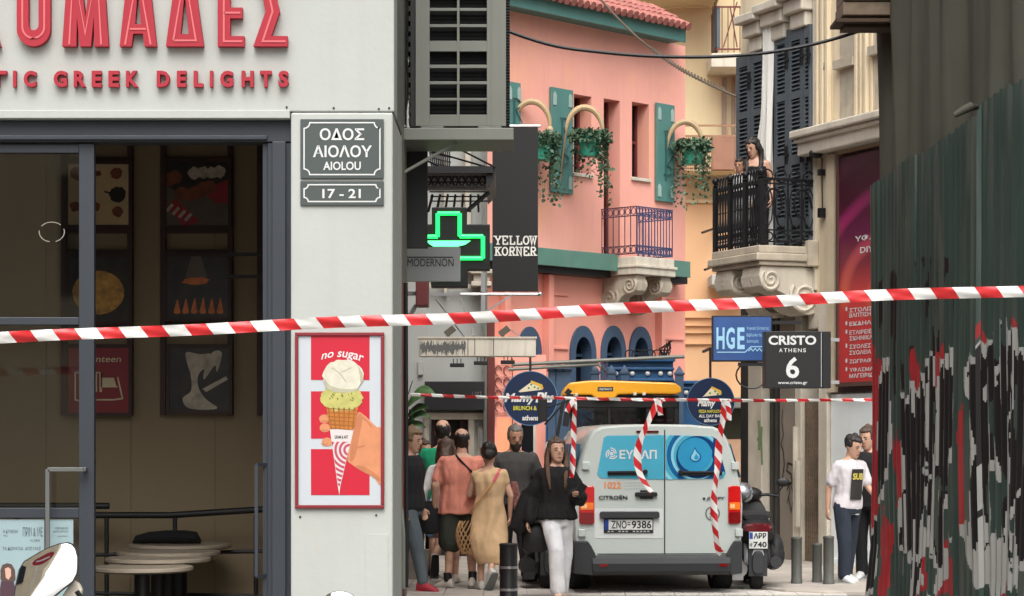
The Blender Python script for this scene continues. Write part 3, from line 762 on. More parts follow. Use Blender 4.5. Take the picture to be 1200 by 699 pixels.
# pharmacy cross
q = fr(0, 17.0); q = q.sub(q.u(535), 0, q.hit(600, 336)[1]); z = lambda y: q.hit(600, y)[1]
t = thing('pharmacy_cross', 'black pharmacy cross with glowing green outline and bowl symbol', 'pharmacy sign', q)
cx, a1, a2, b1, b2 = 526, 40.5, 20, 0, 0
cr_ = [(506,243),(547,243),(547,263),(574,263),(574,317),(548,317),(548,337),(505,337),(505,317),(478,317),(478,263),(506,263)]
m = MB(); m.prism([(q.u(a), z(b_)) for a, b_ in cr_], 0, .12); m.build('casing', mt['black'], t, bevel=.006)
m = MB(); ol = [(513,250.5),(538.8,250.5),(538.8,277.3),(566,277.3),(566,303),(536,303),(536,327),(513,327),(513,303),(486,303),(486,277.8),(513,277.8)]
pp = [(q.u(a), z(b_)) for a, b_ in ol]
for i in range(12): m.tube([(pp[i][0],-.012,pp[i][1]), (pp[(i+1)%12][0],-.012,pp[(i+1)%12][1])], .015, 8)
m.build('led_outline', mt['green_led'], t)
m = MB(); m.prism([(q.u(a), z(b_)) for a, b_ in ((500,282.5),(551.5,282.5),(545,287),(536,289.3),(508,289.3),(503,286))], -.015, -.001)
m.build('led_bowl', M('pale_green_led', (.10,1,.28), .4, emit=1.6, var=0), t)
m = MB(); m.box(-1.3-q.M.translation.x*1, q.u(500), .04, .08, z(270), z(266)); m.build('bracket', mt['dark'], t)

# dark canopy with a lattice
q = fr(0, 21.0); q = q.sub(q.u(535), 0, q.hit(600, 245)[1]); z = lambda y: q.hit(600, y)[1]
t = thing('steel_canopy', 'dark steel canopy with lattice hanging above the green cross', 'canopy', q)
m = MB(); m.box(q.u(440), q.u(574), -.1, 1.5, z(203), z(199)); m.box(q.u(440), q.u(578), -.14, -.1, z(205), z(197))
m.prism([(q.u(570),z(222)),(q.u(580),z(212)),(q.u(580),z(197)),(q.u(570),z(199))], -.1, 1.4); m.build('roof', mt['dark'], t)
m = MB(); rr = random.Random(6)
for k in range(6): m.box(q.u(500), q.u(572), .1+.2*k, .12+.2*k, z(207+k*3), z(205.5+k*3))
for k in range(9):
    x = 502+k*8; m.bar((q.u(x), -.05, z(207)), (q.u(x+7), -.02, z(219)), .012, .012); m.bar((q.u(x+7), -.05, z(207)), (q.u(x), -.02, z(219)), .012, .012)
m.box(q.u(498), q.u(574), -.06, -.02, z(220), z(218.6)); m.build('lattice', mt['iron'], t)
m = MB(); m.bar((q.u(498),.3,z(150)),(q.u(580),-.12,z(198)), .016,.016); m.bar((q.u(505),.5,z(170)),(q.u(572),-.1,z(198)), .016,.016)
m.bar((q.u(492),.5,z(178)),(q.u(530),.2,z(200)), .016,.016)
for k in range(7): m.bar((q.u(500+k*10),.4,z(243)),(q.u(506+k*9),.2,z(226)), .02,.02)
m.bar((q.u(548),.0,z(247)),(q.u(572),.3,z(222)), .03,.03)
m.build('tie_rod', mt['iron'], t)
m = MB()
for k in range(11): m.bar((q.u(500+k*2.4),.8,z(165)),(q.u(504+k*2.0),.8,z(200)), .014,.014); 
for k in range(6): m.bar((q.u(500),.82,z(166+k*6)),(q.u(526),.82,z(172+k*6)), .012,.012)
m.build('side_grating', mt['iron'], t)

# black banner
q = fr(0, 26.0); q = q.sub(q.u(603), 0, q.hit(600, 342)[1]); z = lambda y: q.hit(600, y)[1]
t = thing('hanging_banner', 'tall black YELLOW KORNER banner with white slab lettering', 'banner', q)
m = MB(); n = 8
m.box(q.u(577), q.u(630.5), 0, .015, z(342), z(150)); m.build('cloth', mt['black'], t)
GL = {'Y': ([[(0,1),(.5,.45),(1,1)],[(.5,.5),(.5,0)]], [(0,1),(1,1),(.5,0)]), 'E': ([[(.18,0),(.18,1)],[(.1,.0),(.95,.0),(.95,.28)],[(.1,1),(.92,1),(.92,.74)],[(.18,.5),(.68,.5)]], []),
 'L': ([[(.25,0),(.25,1)],[(.1,0),(.95,0),(.95,.32)]], [(.25,1)]), 'O': ([[(.5+.45*math.sin(R(a)),.5+.5*math.cos(R(a))) for a in range(0,361,24)]], []),
 'W': ([[(0,1),(.25,0),(.5,.85),(.75,0),(1,1)]], [(0.04,1),(.96,1)]), 'K': ([[(.18,0),(.18,1)],[(.85,1),(.22,.45)],[(.4,.6),(.9,0)]], [(.18,0),(.18,1),(.85,1),(.88,0)]),
 'R': ([[(.18,0),(.18,1)],[(.1,1),(.7,1),(.88,.85),(.88,.65),(.7,.5),(.18,.5)],[(.5,.5),(.9,0)]], [(.18,0),(.92,0)]), 'N': ([[(.15,0),(.15,1),(.85,0),(.85,1)]], [(.15,0),(.1,1),(.85,1)])}
m = MB()
for wd, ya, yb in (('YELLOW',276.6,287), ('KORNER',289.6,300)):
    x = 579.6; stp = 49.5/6
    for ch in wd:
        x0, x1 = x+.6, x+stp-1.0; zz0, zz1 = z(yb-.6), z(ya+.6); ln_, sf = GL[ch]
        tr2 = lambda p: (q.u(x0+(x1-x0)*p[0]), zz0+(zz1-zz0)*p[1])
        for k_, l in enumerate(ln_): m.stroke([tr2(p) for p in l], .017, -.003-.0006*k_)
        for p in sf: c_ = tr2(p); m.box(c_[0]-.021, c_[0]+.021, -.0052, -.003, c_[1]-.006, c_[1]+.006)
        x += stp
m.build('lettering', MS('banner_white', 226,224,216, rough=.6), t)
m = MB(); m.tube([(q.u(540),.01,z(345)),(q.u(633),.01,z(345))], .018, 8); m.tube([(q.u(540),.01,z(148)),(q.u(633),.01,z(148))], .018, 8); m.bar((q.u(568),.01,z(366)),(q.u(600),.01,z(346)), .02,.02)
m.bar((q.u(566),.02,z(372)),(q.u(566),.02,z(320)), .05,.05); m.ell((q.u(633),.01,z(345)), (.03,.03,.03)); m.build('pole', mt['steel'], t, smooth=True)
m = MB(); m.box(-1.45-q.M.translation.x, q.u(560), .0, .04, z(347), z(343)); m.box(-1.45-q.M.translation.x, q.u(540), .0, .04, z(150), z(146)); m.build('wall_arm', mt['steel'], t)
# ================================================================ left street wall and white neighbour
f_ = fr(-1.5, 15, 90)           # side wall running away along the street (x local = away)
t = thing('street_side_building', 'brown red clad building side behind the corner shop', 'building', fr(-1.5, 15.0))
MB().box(-4, 0, 0, 15.9, 0, 9).build('wall', mt['brownred'], t)
q = fr(0, 12.75); q = q.sub(q.u(469), 0, 0); z = lambda y: q.hit(600, y)[1]
t = thing('shutter_post', 'brown red door post with a black edge beside the white pillar', 'post', q)
MB().box(q.u(461)-.05, q.u(472.5), .02, .2, 0, z(330)).build('post', mt['brownred'], t, bevel=.005)
m = MB(); m.tube([(q.u(475.3), .1, z(690)), (q.u(475.3),.1,z(560)), (q.u(474.5), .1, z(330))], .012, 8); m.build('black_edge', mt['black'], t)
m = MB(); m.tube([(q.u(466),.0,z(582)),(q.u(471),-.03,z(600)),(q.u(473),-.03,z(625)),(q.u(473),-.02,z(690))], .012, 8); m.build('bent_pipe', mt['greymetal'], t, smooth=True)
q = fr(0, 15.6); q = q.sub(q.u(496), 0, q.hit(600,360)[1]); z = lambda y: q.hit(600, y)[1]
t = thing('box_sign', 'brown red box sign under the grey MODERNON sign', 'sign', q)
MB().box(q.u(487), q.u(501.5), 0, .25, z(358.5), z(325)).build('box', MS('plum_panel', 124,60,62, rough=.5), t, bevel=.006)
MB().bar((q.u(487),.1,z(357)), (q.u(478),.1,z(372)), .03,.03).build('strut', mt['steel'], t)
MB().box(-1.45-q.M.translation.x, q.u(487), .08,.12, z(345), z(341)).build('arm', mt['steel'], t)

N = fr(0, 31.0); q = N.sub(N.u(525), 0, 0); z = lambda y: q.hit(600, y)[1]
nb = thing('white_building', 'white plastered building with grey doorway behind the walkers', 'building', q)
m = MB(); 
m.box(q.u(440), q.u(500), 0, .3, 0, 10); m.box(q.u(500), q.u(568), 0, .3, z(485), z(415)); m.box(q.u(500), q.u(568), .1, .3, z(415), 10)
m.box(q.u(548), q.u(568), 0.0, .3, 0, z(485)-.002); m.box(q.u(440), q.u(568), 3, 3.2, 0, 10); m.box(q.u(568)-.1, q.u(568), .31, 3, 0, 10)
m.build('wall', mt['white_plaster'], nb)
m = MB(); m.box(q.u(545), q.u(552), -.06, .099, z(320), 8); m.box(q.u(520), q.u(524), -.06, .099, z(345), 8); m.box(q.u(552.5), q.u(576), -.2, .2, z(336.5), z(331)); m.box(q.u(555), q.u(574), -.15, .2, z(331), z(322)); m.box(q.u(552), q.u(577), -.22, .2, z(322), z(317))
m.box(q.u(500), q.u(552), -.05, .0, z(339), z(334)); m.build('pilaster', mt['stonew'], nb, bevel=.01)
m = MB(); m.box(q.u(505), q.u(550), .3, .32, 0, z(485)); m.build('doorway', mt['dark'], nb)
m = MB(); m.box(q.u(538), q.u(547), .1, .28, 0, z(485)); m.box(q.u(505), q.u(509), .1, .28, 0, z(485)); m.build('door_leaf', mt['wood_dark'], nb, bevel=.01)
m = MB(); m.box(q.u(497), q.u(503), -.08, .0, .01, z(483)); m.box(q.u(549), q.u(556), -.08, -.001, .01, z(490)); m.box(q.u(497), q.u(567), -.1, 0, z(492), z(484)); m.box(q.u(560), q.u(566), -.05, -.001, .0, z(500)); m.build('door_surround', mt['stonew'], nb, bevel=.008)
m = MB(); m.box(q.u(567), q.u(571), -.25, .2, 0, 9); m.build('wall_edge', mt['greymetal'], nb)
m = MB(); m.box(q.u(571), q.u(579.5), -.2, .4, 0, z(372)); m.build('brown_column', mt['brownred'], nb, bevel=.01)
m = MB(); m.box(q.u(562), q.u(566.5), -.1, -.002, z(525), z(505)); m.box(q.u(490), q.u(496), -.05,-.001, z(440), z(424)); m.build('electric_box', mt['lightgrey'], nb, bevel=.005)
q = fr(0, 29.6); q = q.sub(q.u(560), 0, z(418)); z = lambda y: q.hit(600, y)[1]
t = thing('sign_box', 'long stained white sign box with floodlights on top', 'sign', q)
m = MB(); m.box(q.u(491), q.u(628), 0, .3, z(418), z(397)); m.build('box', MS('stained_white_metal', 208,202,186, rough=.7, streak=.55, var=.1), t, bevel=.01)
m = MB(); m.box(q.u(489.5), q.u(629), -.015, .315, z(397), z(394.8)); m.build('lid', mt['stonew'], t)
m = MB(); rr = random.Random(2)
for k in range(60):
    x = 492+k*.9; m.box(q.u(x), q.u(x+.8), -.004, -.001, z(413+rr.uniform(-4,4)), z(400+rr.uniform(-1,5)))
m.build('peeled_patch', MS('peeled_grey', 96,98,96, rough=.8, var=.2), t)
m = MB()
for x in (548,556,578): m.box(q.u(x), q.u(x+.8), -.003, -.0005, z(417), z(397))
m.build('panel_joint', mt['dark'], t)
def flood(x, y, up):
    u, h = q.u(x), z(y)
    o = MB()
    if up:
        Mx = Matrix.Rotation(R(-38), 3, 'Y'); o.obox((u, .1, h), (.15, .1, .085), Mx); o.bar((u-.02, .12, h-.1), (u, .12, h), .02, .02)
    else:
        o.obox((u, .1, h), (.19, .13, .05), Matrix.Identity(3)); 
        for k in (-.05, 0, .05): o.bar((u+k, .1, h), (u+k, .1, h+.09), .012, .012)
    o.build('floodlight', mt['dark'] if not up else MS('floodlight_bronze', 92,86,74, rough=.5), t, bevel=.006)
flood(527, 388, True); flood(591, 388, True); flood(535.5, 428, False); flood(563.5, 425.5, False); flood(595, 424.5, False)
m = MB(); m.bar((q.u(545),.1,z(396)),(q.u(508),.9,z(345)), .016,.016); m.bar((q.u(556),.1,z(396)),(q.u(538),.9,z(345)), .016,.016); m.bar((q.u(548),.1,z(396)),(q.u(556),.12,z(391)), .016,.016); m.bar((q.u(598),.1,z(386)),(q.u(612),.12,z(396)),.012,.012)
m.build('stay_rod', mt['steel'], t)
q = fr(0, 30.85); q = q.sub(q.u(533), 0, z(482)); z = lambda y: q.hit(600, y)[1]
t = thing('shop_sign', 'long black shop sign with faint grey letters over the doorway', 'sign', q)
MB().box(q.u(498), q.u(568), -.12, .12, z(481), z(447.5)).build('panel', MS('sign_black', 42,42,44, rough=.45), t, bevel=.004)
m = MB()
for k, ch in enumerate('LOSE'): m.text(ch, q.u(553.5+k*3.1), q.u(555.6+k*3.1), z(467), z(459.5), -.124)
m.build('lettering', MS('faded_letter', 128,122,112, rough=.6), t)
m = MB()
for k, ch in enumerate('DELIGHT'): m.text(ch, q.u(521+k*4), q.u(523+k*4), z(466), z(461.5), -.124)
m.build('faint_lettering', MS('faint_letter', 70,60,58, rough=.6), t)
# banana plant
c = P(488, 600, 26.0)
q = fr(c.x, c.y); t = thing('banana_plant', 'potted plant with broad green leaves beside the brown red post', 'plant', q); z = lambda y: q.hit(600, y)[1]
MB().lathe([(.001,0),(.13,0),(.17,.36),(.15,.36),(.001,.34)], n=16).build('pot', mt['concrete'], t, smooth=True)
m = MB(); m.tube([(0,0,.3),(-.03,0,1.2),(-.06,0,2.0)], [.05,.04,.03], 8)
m.build('stem', mt['leaf'], t, smooth=True)
def bleaf(m, a, b_, wd, droop):
    a = Vector(a); b_ = Vector(b_); n = 9; rows = []
    side = Vector((0, 1, .55)).normalized()
    for i in range(n):
        s = i/(n-1); p = a.lerp(b_, s) + Vector((0,0,droop*(s*(1-s))*4)); w = wd*math.sin(math.pi*min(1, s*.92+.06))**.7
        rows.append((p-side*w, p+Vector((0,0,-.02)), p+side*w))
    vs = [v for r in rows for v in r]; fs = []
    for i in range(n-1):
        for j in range(2): fs.append((i*3+j, i*3+j+1, i*3+j+4, i*3+j+3))
    m.add(vs, fs)
for a, b_, w, d in (((475,480),(511,464),.16,.12), ((476,490),(502,478),.1,.06), ((474,500),(505,490),.09,.1), ((476,470),(484,446),.06,.0), ((470,505),(499,500),.08,.06), ((468,470),(455,450),.1,.05)):
    m = MB(); pa = q.hit(*a); pb = q.hit(*b_); bleaf(m, (pa[0],0,pa[1]), (pb[0],-.1,pb[1]), w, d); m.build('leaf', mt['leaf'], t, smooth=True)

# ================================================================ pink building
c = P(700, 515, 45.0)
K = fr(c.x, c.y, 47)
pk = thing('pink_building', 'salmon pink two storey corner house with tiled roof and blue grey arches', 'building', K)
u = lambda x, v=0: K.u(x, v)
def zk(x, y, v=0): return K.hit(x, y, v)[1]
ul, ur = u(520), u(803)
zroof = zk(700, 33); zled0, zled1 = zk(680, 318), zk(680, 299)
def wall_open(m, u0, u1, z0, z1, holes, v0, v1):
    """wall slab with rectangular holes (u0,u1,z0,z1), holes do not overlap in u"""
    holes = sorted(holes); cur = u0
    for a, c_, p, q_ in holes:
        m.box(cur, a, v0, v1, z0, z1)
        if p > z0: m.box(a, c_, v0, v1, z0, p)
        if q_ < z1: m.box(a, c_, v0, v1, q_, z1)
        cur = c_
    m.box(cur, u1, v0, v1, z0, z1)
wins = []
def hole(x0, x1, y0, y1): xm=(x0+x1)/2; return (u(x0), u(x1), zk(xm, y1), zk(xm, y0))
h1 = hole(672.5, 693, 112, 204); h2 = hole(707.5, 726.5, 117, 303); h3 = hole(740.5, 760.5, 121, 209)
m = MB(); wall_open(m, ul, ur, zled1, zroof, [h1, (h2[0],h2[1],zled1,h2[3]), h3], 0, .55)
m.build('upper_wall', mt['pink'], pk)
m = MB(); m.box(ul, ur, .56, 9, 0, zroof); m.build('rear_mass', mt['pink'], pk)
m = MB()
for h in (h1, h3):
    m.box(h[0]-.04, h[1]+.02, -.06, .3, h[2]-.07, h[2])
m.build('window_sill', mt['stonew'], pk, bevel=.01)
for h in (h1, h3, h2):
    m = MB(); m.box(h[0], h[1], .36, .40, h[2], h[3]); fo = m.build('window' if h is not h2 else 'balcony_door', mt['glassdark'], pk)
    m = MB(); w = h[1]-h[0]; m.box(h[0], h[0]+.06, .31, .359, h[2], h[3]); m.box(h[1]-.06, h[1], .31, .359, h[2], h[3]); m.box(h[0]+.061, h[1]-.061, .31, .359, (h[2]+h[3])/2-.03, (h[2]+h[3])/2+.03); m.build('frame', mt['brownred'], fo)
# shutters
def shut(x0, x1, y0, y1):
    h = hole(x0, x1, y0, y1); m = MB(); m.box(h[0], h[1], -.075, -.02, h[2], h[3]); o = m.build('window_shutter', mt['teal'], pk, bevel=.008)
    k = MB()
    for ub in (h[0]+(h[1]-h[0])*.14, h[1]-(h[1]-h[0])*.14):
        for zb in (h[3]-.22, h[2]+.22): k.prism([(ub-.05,zb-.13),(ub+.05,zb-.13),(ub+.05,zb+.08),(ub,zb+.14),(ub-.05,zb+.08)], -.09, -.076)
    k.build('hinge_plate', MS('pale_teal', 150,172,164, rough=.5), o)
    k = MB(); um = (h[0]+h[1])/2; zm = (h[2]+h[3])/2
    k.bar((um-.02,-.1,zm-.55),(um-.02,-.1,zm+.4), .03,.03)
    for s_ in (-1, 1): k.tube([(um+.16*math.sin(R(a)), -.1, zm+s_*.36+.1*math.cos(R(a))*s_) for a in range(-30, 220, 25)], .012, 6)
    k.tube([(um-.03,-.1,zm+.3),(um+.2,-.1,zm),(um-.03,-.1,zm-.3)], .012, 6)
    k.build('scroll_latch', MS('deep_teal', 48,92,92, rough=.5), o)
shut(643, 668.5, 104.5, 227); shut(766.5, 787.5, 122.5, 237); shut(592, 607, 97, 190)
# roof
m = MB(); ru0, ru1 = ul-.2, u(800)-.45
zr = zroof
m.box(ul, ur-.55, -.45, 0, zr-.02, zr+.02); m.box(ul, ur-.6, -.5, -.45, zr-.06, zr+.22); m.build('eave_board', mt['teal'], pk, bevel=.01)
m = MB(); slope = .55
n = int((ru1-ru0)/.19)
m.add([(ru0,-.6,zr+.22),(ru1,-.6,zr+.22),(ru1,.35,zr+.22+.95*slope),(ru0,.35,zr+.22+.95*slope)], [(0,1,2,3)])
for i in range(n):
    uc = ru0+.1+i*.19
    for k in range(3):
        v0 = -.68+k*.33; zb = zr+.27+(v0+.6)*slope
        m.tube([(uc, v0, zb+random.uniform(-.008,.008)), (uc, v0+.42, zb+.42*slope-.02)], [.085, .07], 8)
m.build('roof', mt['tile'], pk, smooth=True)
# ledge
bal0, bal1 = u(703), u(741)
m = MB(); m.box(ul, bal0-.02, -.45, 0, zled0+.02, zled1); m.box(ul, bal0-.02, -.5, -.451, zled0+.0, zled1+.01); m.box(u(752), ur-.45, -.45, 0, zled0+.02, zled1); m.box(u(752), ur-.45, -.5, -.451, zled0, zled1+.01); m.build('ledge', mt['tealgreen'], pk, bevel=.008)
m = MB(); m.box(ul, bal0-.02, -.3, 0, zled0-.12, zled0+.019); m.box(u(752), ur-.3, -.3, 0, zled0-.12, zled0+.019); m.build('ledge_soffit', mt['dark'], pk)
# ground floor with arches
def arch_poly(ua, ub, zs, n=14):
    c_ = (ua+ub)/2; r = (ub-ua)/2; hz = r*1.5
    return [(c_+r*math.cos(math.pi*i/n), zs+hz*math.sin(math.pi*i/n)) for i in range(n+1)]
arches = []
for x0, x1, yt in ((667,697,382),(703.5,732,382),(736.5,763,383)):
    ua, ub = u(x0), u(x1); zt = zk((x0+x1)/2, yt); arches.append((ua, ub, zt-(ub-ua)/2*1.5))
ua, ub = u(606), u(633); arches.insert(0, (ua, ub, zk(620,383)-(ub-ua)/2*1.5))
loops = [[(ul,0.0),(ur,0.0),(ur,zled0-.1),(ul,zled0-.1)]]
for ua, ub, zs in arches:
    a = arch_poly(ua, ub, zs); loops.append([(ua, .05)]+a[::-1]+[(ub,.05)])
m = MB(); m.fill(loops, 0, .5); m.build('ground_wall', mt['pinkdark'], pk)
for ua, ub, zs in arches:
    a = arch_poly(ua, ub, zs); b_ = arch_poly(ua+.15, ub-.15, zs)
    m = MB(); out = [(ub, .06)]+a+[(ua, .06)]; inn = [(ub-.15,.06)]+b_+[(ua+.15,.06)]
    for i in range(len(out)-1): m.prism([out[i], out[i+1], inn[i+1], inn[i]], -.05, .3)
    a2 = arch_poly(ua+.11, ub-.11, zs); 
    fo = m.build('arched_window', mt['bluegrey'], pk)
    m = MB(); m.prism([(ub-.13,.06)]+arch_poly(ua+.13, ub-.13, zs)+[(ua+.13,.06)], .25, .29); m.build('pane', mt['glassdark'], fo)
    m = MB(); c_ = (ua+ub)/2; m.box(c_-.03,c_+.03,.2,.249,.1,zs+.5); m.box(ua+.14,ub-.14,.2,.249,zs-.03,zs+.03); m.build('glazing_bar', mt['bluegrey'], fo)
m = MB()
for x0, x1 in ((636,641.5),(768,772)): m.box(u(x0), u(x1), -.18, -.001, 0, zled0-.13)
for x0, x1, y in ((641.8,665,408),(772.3,800,397),(641.8,665,345),(772.3,800,350)): m.box(u(x0), u(x1), -.04, -.001, zk((x0+x1)/2,y)-.03, zk((x0+x1)/2,y)+.03)
m.box(u(585), u(591), -.18, -.001, 0, zled0-.13)
m.build('pilaster', mt['pinkdark'], pk, bevel=.01)
# balcony
pj = .95; bz = zk(722, 305); rt = bz+1.02
balw0, balw1 = u(704), u(704)+1.2
m = MB(); m.box(balw0, balw1, -pj, 0, bz-.16, bz); m.box(balw0-.05, balw1+.05, -pj-.05, 0, bz-.22, bz-.161); m.box(balw0-.02, balw1+.02, -pj-.02, 0, bz-.36, bz-.221)
slab = m.build('balcony', mt['stonew'], pk, bevel=.012)
def corbel(uc, wd, pj, zt, hgt, mat_, name, par, lit=1):
    m = MB()
    # S scroll profile in the (v,z) plane swept along u
    prof = [(0,zt),(-pj,zt),(-pj,zt-.12*hgt)]
    for a in range(80, -181, -20): prof.append((-pj+.17*hgt*1.25-.2*hgt*math.cos(R(90-a))*0-.22*hgt*math.sin(R(a+90))*0 + -.22*hgt*math.cos(R(a))*-1 - .25*hgt, zt-.34*hgt+.22*hgt*math.sin(R(a))))
    prof = [(0,zt),(-pj*.98,zt),(-pj,zt-.2*hgt),(-pj*.98,zt-.42*hgt),(-pj*.86,zt-.53*hgt),(-pj*.7,zt-.5*hgt),(-pj*.55,zt-.58*hgt),(-pj*.42,zt-.78*hgt),(-pj*.28,zt-.95*hgt),(-pj*.12,zt-hgt),(0,zt-.97*hgt)]
    m.prismx([(a, b_) for a, b_ in prof], uc-wd/2, uc+wd/2)
    o = m.build(name, mat_, par, bevel=.012)
    k = MB()
    for sx in (-1, 1):
        for (cv, cz_, r0) in ((-pj*.8, zt-.28*hgt, .24*hgt), (-pj*.2, zt-.62*hgt, .34*hgt)):
            pts = []
            for i in range(34):
                a = i*.38; r = r0*(1-i/38); pts.append((uc+sx*(wd/2+.004), cv+r*math.cos(a+1.2*sx*0+2.4), cz_+r*math.sin(a+2.4)))
            k.tube(pts, [.035*hgt*1.3*(1-.4*i/34) for i in range(34)], 6)
    k.build('scroll', mat_, o, smooth=True)
for uc in (balw0+.2, balw1-.2): corbel(uc, .3, pj*.95, bz-.365, .75, mt['stone'], 'balcony_corbel', pk)
m = MB(); r_ = .014
def rail_run(m, a, b_, dens, orn):
    a = Vector(a); b_ = Vector(b_); L = (b_-a).length; d = (b_-a)/L
    for h in (0.06, .22, .82, 1.0): m.bar(a+Vector((0,0,h)), b_+Vector((0,0,h)), .03 if h == 1.0 else .02, .02)
    n = max(2, int(L/dens))
    for i in range(n+1):
        p = a+d*(L*i/n); m.bar(p+Vector((0,0,.06)), p+Vector((0,0,1.0)), r_, r_, (d.x, d.y, 0))
        if i < n:
            for zc in (.14, .91): 
                c_ = p+d*(L/n/2)+Vector((0,0,zc)); m.tube([c_+d*(.4*L/n*math.cos(R(t_)))+Vector((0,0,.07*math.sin(R(t_)))) for t_ in range(0,360,45)], .009, 5, closed=True)
    return m
rail_run(m, (balw0+.03, -pj+.03, bz), (balw0+.03, 0, bz), .14, 1)
m.build('railing', MS('aged_iron', 78,52,72, rough=.5, var=.2), slab)
m = MB(); rail_run(m, (balw0+.03, -pj+.03, bz), (balw1-.03, -pj+.03, bz), .09, 1); rail_run(m, (balw1-.03, -pj+.03, bz), (balw1-.03, 0, bz), .14, 1); m.build('railing', mt['ironblue'], slab)

# hanging flower baskets on iron hooks (stand out from the pink wall)
def basket(xh, yh, xp, yp, D, label, sd):
    rr = random.Random(sd); top = P(xh, yh, D); pot = P(xp, yp, D)
    q = Fr(Matrix.Translation((pot.x, D, pot.z)))
    t = thing('hanging_basket', label, 'hanging plant', q, 'hanging baskets along the pink house')
    k = D/F
    def w(x, y): return ((x-xp)*k, 0, -(y-yp)*k)
    m = MB()
    pts = []
    for i in range(15):
        a = R(180-i*13.5); pts.append(Vector((-0.0+ (xh-xp)*k + .36*math.cos(a)*1.0-.0, 0, -(yh-yp)*k + .42*math.sin(a)*1.15-.30)))
    pts = [Vector((pts[0].x-.12, .5, pts[0].z-1.0)), Vector((pts[0].x-.06, .3, pts[0].z-.45))]+pts
    ra = [.012,.018]+[.018+.045*math.sin(math.pi*i/14)**.7 for i in range(15)]
    m.tube(pts, ra, 8); e = pts[-1]; m.ell(e, (.07,.07,.08)); 
    br = m.build('hook_bracket', MS('sand_metal', 176,152,116, rough=.6), t, smooth=True)
    m = MB()
    for a in (0, 90, 180, 270): m.bar(e, (.26*math.cos(R(a)), .26*math.sin(R(a)), .2), .012, .012)
    m.build('cord', mt['steel'], t)
    MB().lathe([(.001,-.2),(.19,-.2),(.24,.2),(.21,.2),(.001,.15)], n=16).build('pot', MS('green_pot', 46,140,116, rough=.5), t, smooth=True)
    m = MB()
    def leafq(p, s):
        a = Vector((rr.uniform(-1,1), rr.uniform(-1,1), rr.uniform(-1,.6))).normalized(); b_ = a.orthogonal().normalized()
        b_ = Matrix.Rotation(rr.uniform(0,6.28), 3, a) @ b_
        n_ = a.cross(b_)
        m.add([p, p+a*s*.5+b_*s*.35, p+a*s+n_*s*.1, p+a*s*.5-b_*s*.35], [(0,1,2,3)])
    for i in range(560):
        a = rr.uniform(0,6.28); r = .3*math.sqrt(rr.random())+.05; leafq(Vector((r*math.cos(a)*1.15, r*math.sin(a), .22+rr.uniform(-.08,.12)-.35*max(0,r-.22))), rr.uniform(.05,.14))
    for s_ in range(19):
        a = rr.uniform(0,6.28) if s_%2 else rr.gauss(0,.7); L = rr.uniform(.3,1.35); x = .28*math.cos(a); y = .28*math.sin(a)
        for i in range(int(L*34)):
            tt = i/34; leafq(Vector((x*(1+.25*tt)+rr.gauss(0,.045), y+rr.gauss(0,.045), .18-tt)), rr.uniform(.04,.13))
    for s_ in range(14):
        a = rr.uniform(0,6.28); m.tube([(.1*math.cos(a),.1*math.sin(a),.2),(.3*math.cos(a),.3*math.sin(a),.34),(.46*math.cos(a),.46*math.sin(a),.2)], .006, 4)
    m.build('foliage', mt['leaf2'], t)
basket(623, 130, 633, 176, 43.2, 'leftmost hanging ivy basket, beside the black banner', 1)
basket(685, 137, 692, 172, 43.6, 'hanging ivy basket in front of the pink house windows', 2)
basket(803, 153, 811, 182, 46.5, 'hanging ivy basket at the right end of the pink house, before the cream wall', 3)

# ================================================================ blue cafe front before the pink house
q = fr(0, 41.0); q = q.sub(q.u(720), 0, 0); z = lambda y: q.hit(600, y)[1]
t = thing('blue_cafe_front', 'blue wooden cafe front with panelled cornice and pointed posts', 'cafe front', q)
m = MB(); m.box(q.u(712), q.u(789), 0, 1.2, z(447), z(421)); m.box(q.u(709), q.u(791), -.1, 1.3, z(424), z(420)); m.box(q.u(710), q.u(790), -.06, 1.25, z(434), z(431)); m.box(q.u(710), q.u(790), -.05, 1.25, z(447), z(444)); m.build('cornice', mt['blue'], t, bevel=.012)
m = MB(); m.box(q.u(790.5), q.u(822), .2, 1.3, z(500), z(450)); m.box(q.u(789), q.u(823), .12, 1.35, z(450), z(446)); m.box(q.u(790.5), q.u(823), .15, 1.35, z(456), z(454)); m.build('side_cornice', mt['blue'], t, bevel=.012)
m = MB(); m.box(q.u(640), q.u(711), .3, .5, z(520), z(462)); m.box(q.u(640), q.u(820), .35, .5, 0, z(540)); m.build('panel', mt['blue'], t, bevel=.01)
m = MB(); m.box(q.u(640), q.u(820), .6, .7, z(540), z(500)); m.build('window', mt['glassdark'], t)
for x in (647, 655, 664, 697, 716, 731, 795):
    ys = 445 if x < 700 or x > 780 else 447
    m = MB(); w_ = .075; yb = 436 if x < 690 else (440 if x == 795 else 439)
    u_ = q.u(x); m.box(u_-w_, u_+w_, -.3, -.15, 0, z(yb)); m.box(u_-w_-.02, u_+w_+.02, -.32, -.13, z(yb), z(yb)+.04)
    m.loft([[(u_-.08,-.3,z(yb)+.041),(u_+.08,-.3,z(yb)+.041),(u_+.08,-.14,z(yb)+.041),(u_-.08,-.14,z(yb)+.041)], [(u_-.01,-.23,z(yb)+.16),(u_+.01,-.23,z(yb)+.16),(u_+.01,-.21,z(yb)+.16),(u_-.01,-.21,z(yb)+.16)]])
    m.build('post', mt['bluegrey'], t, bevel=.006)
m = MB()
for x in (722, 741, 759, 774, 785): m.ell((q.u(x), -.02, z(438)), (.045,.03,.045), 8, 6)
for x in (805, 816): m.ell((q.u(x), .18, z(460)), (.045,.03,.045), 8, 6)
m.build('globe_lamp', mt['white'], t, smooth=True)
